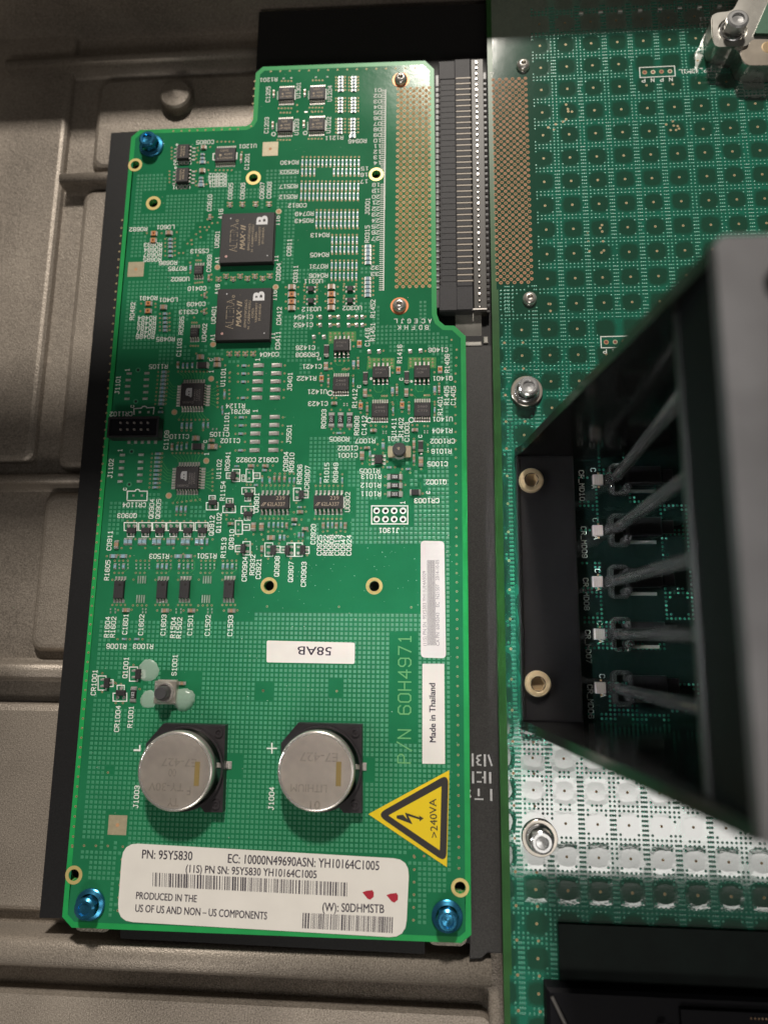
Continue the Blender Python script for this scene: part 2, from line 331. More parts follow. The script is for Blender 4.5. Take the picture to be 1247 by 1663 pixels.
# stroke lettering of the boards: polylines on a 4 x 6 grid
_o = [(1,0),(3,0),(4,1),(4,5),(3,6),(1,6),(0,5),(0,1),(1,0)]
GL = {'0':[_o],'O':[_o],'1':[[(1,5),(2,6),(2,0)],[(.8,0),(3.2,0)]],'2':[[(0,5),(1,6),(3,6),(4,5),(4,4),(0,0),(4,0)]],
'3':[[(0,5),(1,6),(3,6),(4,5),(4,4),(3,3),(1.5,3)],[(3,3),(4,2),(4,1),(3,0),(1,0),(0,1)]],'4':[[(3,0),(3,6),(0,2),(4,2)]],
'5':[[(4,6),(0,6),(0,3.5),(3,3.5),(4,2.6),(4,1),(3,0),(0,0)]],'6':[[(4,5),(3,6),(1,6),(0,5),(0,1),(1,0),(3,0),(4,1),(4,2.4),(3,3.3),(0,3.3)]],
'7':[[(0,6),(4,6),(1.4,0)]],'8':[[(1,3),(0,4),(0,5),(1,6),(3,6),(4,5),(4,4),(3,3),(1,3),(0,2),(0,1),(1,0),(3,0),(4,1),(4,2),(3,3)]],
'9':[[(0,1),(1,0),(3,0),(4,1),(4,5),(3,6),(1,6),(0,5),(0,3.7),(1,2.7),(4,2.7)]],
'A':[[(0,0),(2,6),(4,0)],[(.8,2),(3.2,2)]],'B':[[(0,0),(0,6),(3,6),(4,5),(4,4),(3,3),(4,2),(4,1),(3,0),(0,0)],[(0,3),(3,3)]],
'C':[[(4,5),(3,6),(1,6),(0,5),(0,1),(1,0),(3,0),(4,1)]],'D':[[(0,0),(0,6),(2.5,6),(4,4.5),(4,1.5),(2.5,0),(0,0)]],
'E':[[(4,6),(0,6),(0,0),(4,0)],[(0,3),(3,3)]],'F':[[(4,6),(0,6),(0,0)],[(0,3),(3,3)]],'G':[[(4,5),(3,6),(1,6),(0,5),(0,1),(1,0),(3,0),(4,1),(4,3),(2.5,3)]],
'H':[[(0,0),(0,6)],[(4,0),(4,6)],[(0,3),(4,3)]],'I':[[(2,0),(2,6)],[(1,0),(3,0)],[(1,6),(3,6)]],'J':[[(1.5,6),(4,6)],[(3,6),(3,1),(2,0),(1,0),(0,1)]],
'K':[[(0,0),(0,6)],[(4,6),(0,2.5)],[(1.4,3.7),(4,0)]],'L':[[(0,6),(0,0),(4,0)]],'M':[[(0,0),(0,6),(2,3),(4,6),(4,0)]],'N':[[(0,0),(0,6),(4,0),(4,6)]],
'P':[[(0,0),(0,6),(3,6),(4,5),(4,4),(3,3),(0,3)]],'Q':[_o,[(2.5,1.8),(4.2,-.2)]],'R':[[(0,0),(0,6),(3,6),(4,5),(4,4),(3,3),(0,3)],[(2,3),(4,0)]],
'S':[[(4,5),(3,6),(1,6),(0,5),(0,4),(1,3),(3,3),(4,2),(4,1),(3,0),(1,0),(0,1)]],'T':[[(0,6),(4,6)],[(2,6),(2,0)]],'U':[[(0,6),(0,1),(1,0),(3,0),(4,1),(4,6)]],
'V':[[(0,6),(2,0),(4,6)]],'X':[[(0,0),(4,6)],[(0,6),(4,0)]],'Y':[[(0,6),(2,3),(4,6)],[(2,3),(2,0)]],'/':[[(0,-.5),(4,6.5)]],'_':[[(0,-.7),(4,-.7)]],
'c':[[(3.6,3.6),(2.8,4.3),(1.2,4.3),(.4,3.5),(.4,.8),(1.2,0),(2.8,0),(3.6,.7)]],'=':[[(1,2),(3,2)],[(1,4),(3,4)]],'-':[[(.5,3),(3.5,3)]]}
def strokes(mb, s, x, y, rot, adv, h, z, k, w=0.19):
    """centred string of stroke letters; adv = letter pitch"""
    a = math.radians(rot); ca, sa = math.cos(a), math.sin(a); cw = adv*0.68; n = len(s)
    for i, ch in enumerate(s):
        for pl in GL.get(ch, []):
            pts = []
            for u, v in pl:
                lx = (i-(n-1)/2)*adv+(u/4-0.5)*cw; ly = (v/6-0.5)*h
                pts.append((x+lx*ca-ly*sa, y+lx*sa+ly*ca))
            mb.line(pts, w, z, k)
def type_on(mb, s, a, b, h, z, k, bold=0.0, shear=0.0):
    """printed type from a to b along its baseline, cap height h"""
    cu = bpy.data.curves.new('type', 'FONT'); cu.body = s; cu.resolution_u = 3; cu.shear = shear
    o = bpy.data.objects.new('type', cu); COL.objects.link(o)
    bpy.context.view_layer.update()
    me = o.evaluated_get(bpy.context.evaluated_depsgraph_get()).to_mesh()
    vs = [v.co.copy() for v in me.vertices]; fs = [tuple(p.vertices) for p in me.polygons]
    bpy.data.objects.remove(o); bpy.data.curves.remove(cu)
    if not vs: return
    x0 = min(v.x for v in vs); x1 = max(v.x for v in vs)
    d = Vector((b[0]-a[0], b[1]-a[1])); L = d.length; d /= L; nrm = Vector((-d.y, d.x)); sy = h/0.69
    out = []
    for v in vs:
        p = Vector(a)+d*((v.x-x0)/(x1-x0)*L)+nrm*(v.y*sy); out.append((p.x, p.y, z))
    def up(f):
        p, q, r = out[f[0]], out[f[1]], out[f[2]]
        return f if (q[0]-p[0])*(r[1]-p[1])-(r[0]-p[0])*(q[1]-p[1]) >= 0 else tuple(reversed(f))
    fs = [up(f) for f in fs]; mb.add(out, fs, k)
    if bold:                                             # heavier type: printed again a hair's breadth away
        for q, (ox, oy) in enumerate(((1, 0), (0, 1), (1, 1), (.5, .5))):
            sx_, sy_ = d.x*ox*bold+nrm.x*oy*bold*.5, d.y*ox*bold+nrm.y*oy*bold*.5
            mb.add([(p[0]+sx_, p[1]+sy_, p[2]+.002*(q+1)) for p in out], fs, k)

# ------------------------------------------------------------------ measured layout (millimetres)
D = {}
D['comb'] = [[-15.03,171.95],[-14.94,103.24]]
D['bga'] = [[-57.03,120.8],[-56.94,95.59]]
D['cu'] = [[[-31.36,90.26],[-27.53,90.18],[-27.44,86.4],[-30.53,86.46],[-31.25,85.96]],[[-26.64,90.16],[-23.02,90.09],[-22.96,86.93],[-26.58,87.0]],[[-19.37,81.72],[-15.64,81.65],[-15.6,78.24],[-18.93,78.3],[-19.65,77.7]],[[-15.01,81.64],[-11.39,81.58],[-11.36,78.02],[-14.97,78.08]],[[-7.4,81.66],[-3.56,81.59],[-3.56,78.19],[-6.76,78.24],[-7.52,77.6]],[[-2.94,81.57],[0.75,81.51],[0.74,78.12],[-2.93,78.18]]]
D['bigvia'] = [[-89.03,79.06],[-88.98,69.12],[-89.05,53.61],[-89.01,43.64]]
D['ind'] = [-9.76,52.97]
D['outline'] = [[-94.83,161.34],[-59.7,161.18],[-58.32,161.9],[-57.59,163.43],[-57.45,180.43],[-55.21,182.73],[-2.55,182.15],[0.29,178.94],[0.98,95.13],[1.71,92.96],[3.34,91.46],[6.15,91.3],[9.47,87.93],[9.31,-73.62],[6.81,-75.64],[-95.19,-75.89],[-98.04,-73.38],[-97.4,158.76]]
D['bolts_blue'] = [[-90.27,155.09],[-90.52,-69.96],[3.27,-69.39]]
D['dome'] = [[-10.2,175.44],[-10.11,97.96]]
D['dome_main'] = [[28.31,178.33],[28.34,99.15]]
D['bolt_main'] = [[26.7,70.45],[27.0,-50.01]]
D['bolt_br'] = [[89.71,181.11]]
D['lab_big'] = [[-82.98,-54.57],[-6.38,-56.23],[-7.23,-74.97],[-83.04,-73.82]]
D['lab_58'] = [[-46.22,-0.93],[-21.65,-1.25],[-21.64,-6.93],[-46.02,-6.84]]
D['t58'] = [-32.72,-3.58]
D['lab_bar'] = [[-3.66,27.07],[2.91,26.93],[3.25,-5.12],[-3.55,-4.98]]
D['lab_made'] = [[-3.13,-6.66],[2.78,-6.58],[2.88,-32.47],[-3.12,-32.53]]
D['made'] = [[0.45,-27.07],[0.32,-11.82]]
D['pn'] = [[-7.88,-32.32],[-7.99,0.87]]
D['tri'] = [[-17.27,-45.53],[4.0,-34.02],[3.23,-57.85]]
D['tri_in'] = [[-11.97,-45.69],[1.93,-38.08],[1.42,-53.83]]
D['tri_mid'] = [[-15.11,-45.56],[3.77,-34.87],[3.1,-56.87]]
D['bolt_sym'] = [[-9.82,-45.63],[-8.14,-45.41],[-7.01,-46.48],[-7.67,-44.83],[-3.8,-45.95],[-4.04,-45.47],[-2.73,-46.14],[-3.8,-46.96],[-3.8,-46.48],[-6.74,-45.68],[-5.61,-47.71],[-9.81,-46.34]]
D['va'] = [[0.97,-50.78],[0.52,-41.22]]
D['cell'] = [[-66.97,-34.22],[-30.13,-33.51]]
D['tab'] = [[-55.39,-34.13]]
D['tab2'] = [[-18.92,-33.66]]
D['button'] = [[-73.47,-15.21],[-72.56,-14.98]]
D['blobs'] = [[-79.31,-9.52,3.007193206149109],[-68.76,-17.15,3.127480934395073],[-78.62,-17.31,2.405754564919287]]
D['btncap'] = [-69.4,-12.83,1.59,0.95]
D['header'] = [[-95.1,63.1],[-79.75,63.35],[-79.08,56.74],[-94.43,56.46]]
D['hpins'] = [[[-91.26,61.27],[-89.2,61.25],[-87.15,61.23],[-85.1,61.21],[-83.06,61.18]],[[-91.09,59.22],[-89.04,59.2],[-86.99,59.18],[-84.95,59.16],[-82.91,59.14]]]
D['hfeet'] = [[-90.08,56.61],[-88.04,56.6],[-86.0,56.58],[-84.03,56.56],[-81.97,56.54]]
D['bigtext'] = {"PN: 95Y5830":[[-77.48,-58.28],[-63.85,-58.33],2.258064516129032],"PRODUCED IN THE":[[-78.34,-68.25],[-62.03,-68.51],1.7741935483870968],"US OF US AND NON – US COMPONENTS":[[-78.32,-71.35],[-43.25,-71.97],1.8548387096774193],"EC: 10000N49690ASN: YH10164C1005":[[-54.22,-58.63],[-14.29,-59.15],2.258064516129032],"(11S) PN SN: 95Y5830 YH10164C1005":[[-65.4,-61.32],[-30.57,-61.64],1.9354838709677418],"(W): S0DHMSTB":[[-28.8,-69.44],[-12.89,-69.33],2.096774193548387]}
D['bc1'] = [[-74.23,-61.64],[-22.33,-62.39],[-22.34,-65.71],[-74.07,-65.03]]
D['bc2'] = [[-33.87,-70.01],[-10.26,-70.18],[-10.38,-73.94],[-33.92,-73.67]]
D['red'] = [[-16.93,-65.07],[-10.69,-65.53]]
D['bc3'] = [[-1.88,-1.73],[0.56,-1.7],[0.28,21.61],[-1.88,21.61]]
D['bct'] = [["(11S) PN SN  95Y5303 YH11UE4A5029",[-2.03,-1.84],[-2.21,18.57]],["CA PN  60H5043    EC  N21507   2014-10-05",[1.51,-1.79],[1.43,21.68]]]
D['gf'] = [[18.91,174.06],[28.98,173.93],[19.03,105.7],[29.08,105.63]]
D['gl'] = [[-11.02,172.1],[-1.18,171.78],[-10.84,104.19],[-0.96,104.17]]
D['brass'] = [[26.84,43.43],[27.12,-11.25]]
D['led'] = [[48.25,44.21],[47.61,29.93],[46.98,15.84],[46.83,1.79],[46.52,-12.22]]
D['tcp'] = [[64.09,175.94],[74.72,175.69],[74.72,172.38],[64.11,172.63]]
D['tcp2'] = [[48.41,86.96],[57.94,86.96],[57.76,83.51],[48.39,83.55]]
D['txt'] = [["R1201",-53.11,177.75,180,1.2,1.25],["R1211",-31.17,155.53,180,1.2,1.25],["R0946",-23.74,154.04,180,1.2,1.25],["R0430",-45.12,147.41,180,1.2,1.25],["R0503",-45.06,144.08,180,1.2,1.25],["R0517",-45.14,139.07,180,1.2,1.25],["R0512",-45.11,135.45,180,1.2,1.25],["C1205",-53.04,172.33,90,1.2,1.25],["U1301",-43.18,173.32,90,1.2,1.25],["U1204",-32.98,171.61,90,1.2,1.25],["C1203",-53.05,161.03,90,1.2,1.25],["U1203",-43.31,159.99,90,1.2,1.25],["U1202",-33.06,160.22,90,1.2,1.25],["01",-17.63,172.02,180,1.35,1.15],["02",-17.61,169.99,180,1.35,1.15],["03",-17.58,167.96,180,1.35,1.15],["04",-17.55,165.94,180,1.35,1.15],["05",-17.53,163.93,180,1.35,1.15],["06",-17.5,161.92,180,1.35,1.15],["07",-17.48,159.92,180,1.35,1.15],["08",-17.45,157.92,180,1.35,1.15],["09",-17.43,155.93,180,1.35,1.15],["10",-17.4,153.95,180,1.35,1.15],["11",-17.38,151.98,180,1.35,1.15],["12",-17.35,150.01,180,1.35,1.15],["13",-17.32,148.05,180,1.35,1.15],["14",-17.3,146.09,180,1.35,1.15],["=",-48.14,177.91,90,1,1],["=",-45.63,177.96,90,1,1],["=",-37.64,177.84,90,1,1],["=",-33.93,177.77,90,1,1],["15",-21.3,144.29,180,1.35,1.15],["16",-21.4,142.13,180,1.35,1.15],["17",-21.41,139.82,180,1.35,1.15],["18",-17.64,138.5,180,1.35,1.15],["19",-17.64,136.44,180,1.35,1.15],["20",-17.64,134.4,180,1.35,1.15],["21",-17.63,132.36,180,1.35,1.15],["22",-17.63,130.33,180,1.35,1.15],["23",-17.62,128.31,180,1.35,1.15],["24",-17.62,126.29,180,1.35,1.15],["25",-17.62,124.28,180,1.35,1.15],["26",-17.61,122.28,180,1.35,1.15],["27",-17.61,120.28,180,1.35,1.15],["32",-17.64,110.59,180,1.35,1.15],["33",-17.61,108.49,180,1.35,1.15],["C0612",-42.14,132.32,180,1.2,1.25],["R0749",-39.81,129.39,180,1.2,1.25],["R0543",-39.83,127.02,180,1.2,1.25],["R0413",-34.73,121.97,180,1.2,1.25],["R0405",-34.69,115.36,180,1.2,1.25],["R0731",-34.9,111.52,180,1.2,1.25],["R0406",-34.81,108.48,180,1.2,1.25],["U0311",-36.35,106.67,180,1.2,1.25],["R0315",-20.16,121.85,90,1.2,1.25],["J0001",-20.21,131.22,90,1.2,1.25],["C0611",-44.2,118.13,90,1.2,1.25],["C0604",-47.22,110.06,90,1.2,1.25],["C0311",-41.91,109.17,90,1.2,1.25],["I16",-48.21,127.3,90,1.2,1.25],["I1",-48.18,114.53,90,1.2,1.25],["I16",-48.15,102.26,90,1.2,1.25],["U0802",-79.76,148.69,180,1.2,1.25],["U0801",-79.58,140.15,180,1.2,1.25],["C0805",-72.79,155.84,180,1.2,1.25],["U1201",-58.84,153.79,180,1.2,1.25],["R0682",-92.47,125.87,180,1.2,1.25],["L0601",-83.76,126.32,180,1.2,1.25],["C5513",-72.31,117.78,180,1.2,1.25],["R0686",-82.09,114.05,180,1.2,1.25],["R0785",-79.0,112.03,180,1.2,1.25],["R0683",-87.35,120.39,180,1.2,1.25],["R0684",-87.22,118.68,180,1.2,1.25],["R0687",-87.2,117.02,180,1.2,1.25],["R0685",-87.21,115.32,180,1.2,1.25],["C1201",-58.81,148.32,90,1.2,1.25],["C0605",-63.6,138.03,90,1.2,1.25],["C0606",-59.7,137.98,90,1.2,1.25],["C0607",-53.52,137.89,90,1.2,1.25],["C0608",-51.24,137.96,90,1.2,1.25],["C0610",-70.07,134.27,90,1.2,1.25],["A16",-66.31,130.27,90,1.2,1.25],["U0601",-66.98,121.6,90,1.2,1.25],["R0802",-68.07,143.92,180,1.2,1.25],["R0803",-68.0,142.79,180,1.2,1.25],["R0804",-67.94,141.62,180,1.2,1.25],["R0801",-67.87,140.43,180,1.2,1.25],["U0602",-77.87,108.48,180,1.2,1.25],["C0410",-72.39,105.22,180,1.2,1.25],["R0481",-87.54,102.42,180,1.2,1.25],["L0401",-81.16,101.67,180,1.2,1.25],["C0409",-72.31,100.08,180,1.2,1.25],["C5313",-74.61,97.56,180,1.2,1.25],["R0485",-81.17,88.82,180,1.2,1.25],["R1105",-82.77,80.04,180,1.2,1.25],["R0484",-87.47,95.81,180,1.2,1.25],["R0483",-87.45,94.21,180,1.2,1.25],["R0488",-87.43,92.66,180,1.2,1.25],["R0487",-87.5,91.21,180,1.2,1.25],["R0486",-87.63,89.77,180,1.2,1.25],["C0404",-48.98,83.3,180,1.2,1.25],["C0609",-69.05,113.54,90,1.2,1.25],["R0585",-76.51,93.15,90,1.2,1.25],["C1103",-76.74,86.05,90,1.2,1.25],["U0402",-69.22,90.68,90,1.2,1.25],["U0401",-66.65,96.45,90,1.2,1.25],["R0482",-92.24,98.22,90,1.2,1.25],["A1",-66.54,114.57,90,1.2,1.25],["A16",-66.0,104.81,90,1.2,1.25],["A1",-66.6,89.09,90,1.2,1.25],["I1",-48.18,89.19,90,1.2,1.25],["C0412",-46.49,95.6,90,1.2,1.25],["C0411",-46.54,87.73,90,1.2,1.25],["U0312",-36.66,97.57,180,1.2,1.25],["U0302",-24.29,97.64,180,1.2,1.25],["C1454",-39.02,95.09,180,1.2,1.25],["C1452",-38.98,92.52,180,1.2,1.25],["C1426",-38.11,85.21,180,1.2,1.25],["CR0908",-37.45,82.98,180,1.2,1.25],["C1421",-35.96,79.26,180,1.2,1.25],["R1422",-37.46,75.56,180,1.2,1.25],["U1421",-34.17,71.35,180,1.2,1.25],["C1423",-33.83,67.68,180,1.2,1.25],["C1406",1.37,83.78,180,1.2,1.25],["Q1401",2.63,74.92,180,1.2,1.25],["U1401",2.58,62.52,180,1.2,1.25],["R1452",-18.09,97.28,90,1.2,1.25],["R1451",-18.03,89.82,90,1.2,1.25],["C1416",-19.57,88.2,90,1.2,1.25],["R1416",-9.96,82.72,90,1.2,1.25],["R1406",3.98,79.52,90,1.2,1.25],["R1405",3.79,69.66,90,1.2,1.25],["C1405",5.68,69.63,90,1.2,1.25],["R1401",1.89,66.62,90,1.2,1.25],["R1412",-23.01,69.14,90,1.2,1.25],["J0401",-42.42,74.62,90,1.2,1.25],["c",-34.08,81.63,90,1.2,1.25],["c",-21.97,72.79,90,1.2,1.25],["c",-9.61,74.86,90,1.2,1.25],["A",-1.06,92.92,180,1.2,1.25],["C",-3.0,92.97,180,1.2,1.25],["E",-5.18,93.02,180,1.2,1.25],["G",-7.21,93.06,180,1.2,1.25],["J",-9.16,93.11,180,1.2,1.25],["L",-11.2,93.15,180,1.2,1.25],["B",-1.98,90.93,180,1.2,1.25],["D",-3.82,90.97,180,1.2,1.25],["F",-5.99,91.01,180,1.2,1.25],["H",-8.03,91.06,180,1.2,1.25],["K",-10.11,91.1,180,1.2,1.25],["CR1102",-93.16,65.24,180,1.2,1.25],["R1124",-58.5,67.29,180,1.2,1.25],["R0781",-57.03,65.52,180,1.2,1.25],["C1105",-62.8,58.62,180,1.2,1.25],["C1110",-74.86,58.04,180,1.2,1.25],["C1102",-59.48,56.63,180,1.2,1.25],["C0922",-54.49,50.8,180,1.2,1.25],["C0912",-47.92,50.75,180,1.2,1.25],["J1101",-94.95,74.43,90,1.2,1.25],["1",-92.37,79.12,90,1.2,1.25],["c",-90.04,67.55,90,1.2,1.25],["Q1101",-60.89,62.59,90,1.2,1.25],["C1109",-78.74,57.04,90,1.2,1.25],["1",-66.43,78.19,90,1.2,1.25],["1",-66.37,52.69,90,1.2,1.25],["1",-52.46,81.73,90,1.2,1.25],["U1101",-62.68,76.34,90,1.2,1.25],["U1102",-62.41,48.09,90,1.2,1.25],["J1102",-94.98,48.48,90,1.2,1.25],["1",-92.58,53.97,90,1.2,1.25],["1",-52.44,65.7,90,1.2,1.25],["R0941",-59.94,50.47,90,1.2,1.25],["J5501",-42.11,58.51,90,1.2,1.25],["c",-66.83,81.94,90,1.2,1.25],["c",-67.14,56.47,90,1.2,1.25],["R0905",-27.28,56.84,180,1.2,1.25],["R1404",2.48,59.02,180,1.2,1.25],["CR1002",2.55,55.95,180,1.2,1.25],["R1016",2.23,52.95,180,1.2,1.25],["C1005",1.09,49.23,180,1.2,1.25],["R1007",-19.7,56.2,180,1.2,1.25],["C1002",-24.72,54.11,180,1.2,1.25],["C1001",-24.77,51.94,180,1.2,1.25],["R1005",-18.28,47.26,180,1.2,1.25],["R1013",-17.8,45.63,180,1.2,1.25],["R1012",-17.9,43.08,180,1.2,1.25],["R1011",-17.87,40.54,180,1.2,1.25],["Q1002",0.72,43.92,180,1.2,1.25],["CR1003",-1.97,38.52,180,1.2,1.25],["J1301",-12.56,30.0,180,1.2,1.25],["L501",-11.09,56.78,180,1.2,1.25],["R0903",-31.98,63.02,90,1.2,1.25],["R0908",-22.27,60.85,90,1.2,1.25],["C1412",-20.1,60.92,90,1.2,1.25],["U1411",-11.44,60.16,90,1.2,1.25],["R1402",-9.38,60.14,90,1.2,1.25],["C1003",-7.68,58.79,90,1.2,1.25],["C0904",-42.75,50.23,90,1.2,1.25],["R0910",-41.02,49.94,90,1.2,1.25],["R0906",-38.58,46.39,90,1.2,1.25],["CR0907",-36.34,45.45,90,1.2,1.25],["R1015",-30.72,46.87,90,1.2,1.25],["R0949",-28.1,46.85,90,1.2,1.25],["U0902",-24.49,38.21,90,1.2,1.25],["C0920",-34.1,28.9,90,1.2,1.25],["1",-8.78,37.99,90,1.2,1.25],["c",-4.02,57.43,90,1.2,1.25],["c",-1.75,40.89,90,1.2,1.25],["CR1104",-87.0,37.5,180,1.2,1.25],["Q0903",-88.88,34.32,180,1.2,1.25],["R1503",-78.47,22.47,180,1.2,1.25],["R1501",-64.59,22.6,180,1.2,1.25],["Q0904",-81.71,36.32,90,1.2,1.25],["Q0905",-79.73,36.31,90,1.2,1.25],["Q0912",-63.61,31.38,90,1.2,1.25],["Q1102",-61.57,32.21,90,1.2,1.25],["R1154",-60.91,41.59,90,1.2,1.25],["U0901",-50.84,38.11,90,1.2,1.25],["C0911",-93.49,27.03,90,1.2,1.25],["R1513",-59.79,24.98,90,1.2,1.25],["Q0910",-57.62,27.39,90,1.2,1.25],["R1605",-93.47,18.41,90,1.2,1.25],["c",-90.32,42.23,90,1.2,1.25],["C0925",-32.21,25.76,90,1.2,1.25],["R0922",-30.44,25.76,90,1.2,1.25],["R0909",-28.82,25.76,90,1.2,1.25],["C0913",-27.17,25.76,90,1.2,1.25],["R0947",-25.52,25.77,90,1.2,1.25],["C0924",-23.83,25.77,90,1.2,1.25],["Q0908",-44.16,19.74,90,1.2,1.25],["Q0907",-40.15,18.2,90,1.2,1.25],["CR0903",-36.46,17.51,90,1.2,1.25],["CR0904",-53.39,18.92,90,1.2,1.25],["R0932",-51.21,20.11,90,1.2,1.25],["C0921",-49.41,19.02,90,1.2,1.25],["R1604",-92.12,2.3,90,1.2,1.25],["R1602",-90.39,2.31,90,1.2,1.25],["C1601",-86.92,3.18,90,1.2,1.25],["C1602",-82.3,3.02,90,1.2,1.25],["C1603",-75.86,3.04,90,1.2,1.25],["R1504",-73.0,2.37,90,1.2,1.25],["R1502",-71.28,2.3,90,1.2,1.25],["C1501",-68.19,3.15,90,1.2,1.25],["C1502",-63.17,3.08,90,1.2,1.25],["C1503",-56.73,3.06,90,1.2,1.25],["S1001",-71.93,-7.92,90,1.2,1.25],["Q1001",-85.88,-8.8,90,1.2,1.25],["CR1001",-94.59,-12.97,90,1.2,1.25],["R1006",-89.0,-3.02,180,1.2,1.25],["R1003",-81.29,-2.93,180,1.2,1.25],["CR1004",-87.1,-22.65,90,1.2,1.25],["R1001",-83.42,-22.04,90,1.2,1.25],["J1004",-43.21,-42.34,90,1.2,1.25],["J1003",-80.16,-42.88,90,1.2,1.25]]
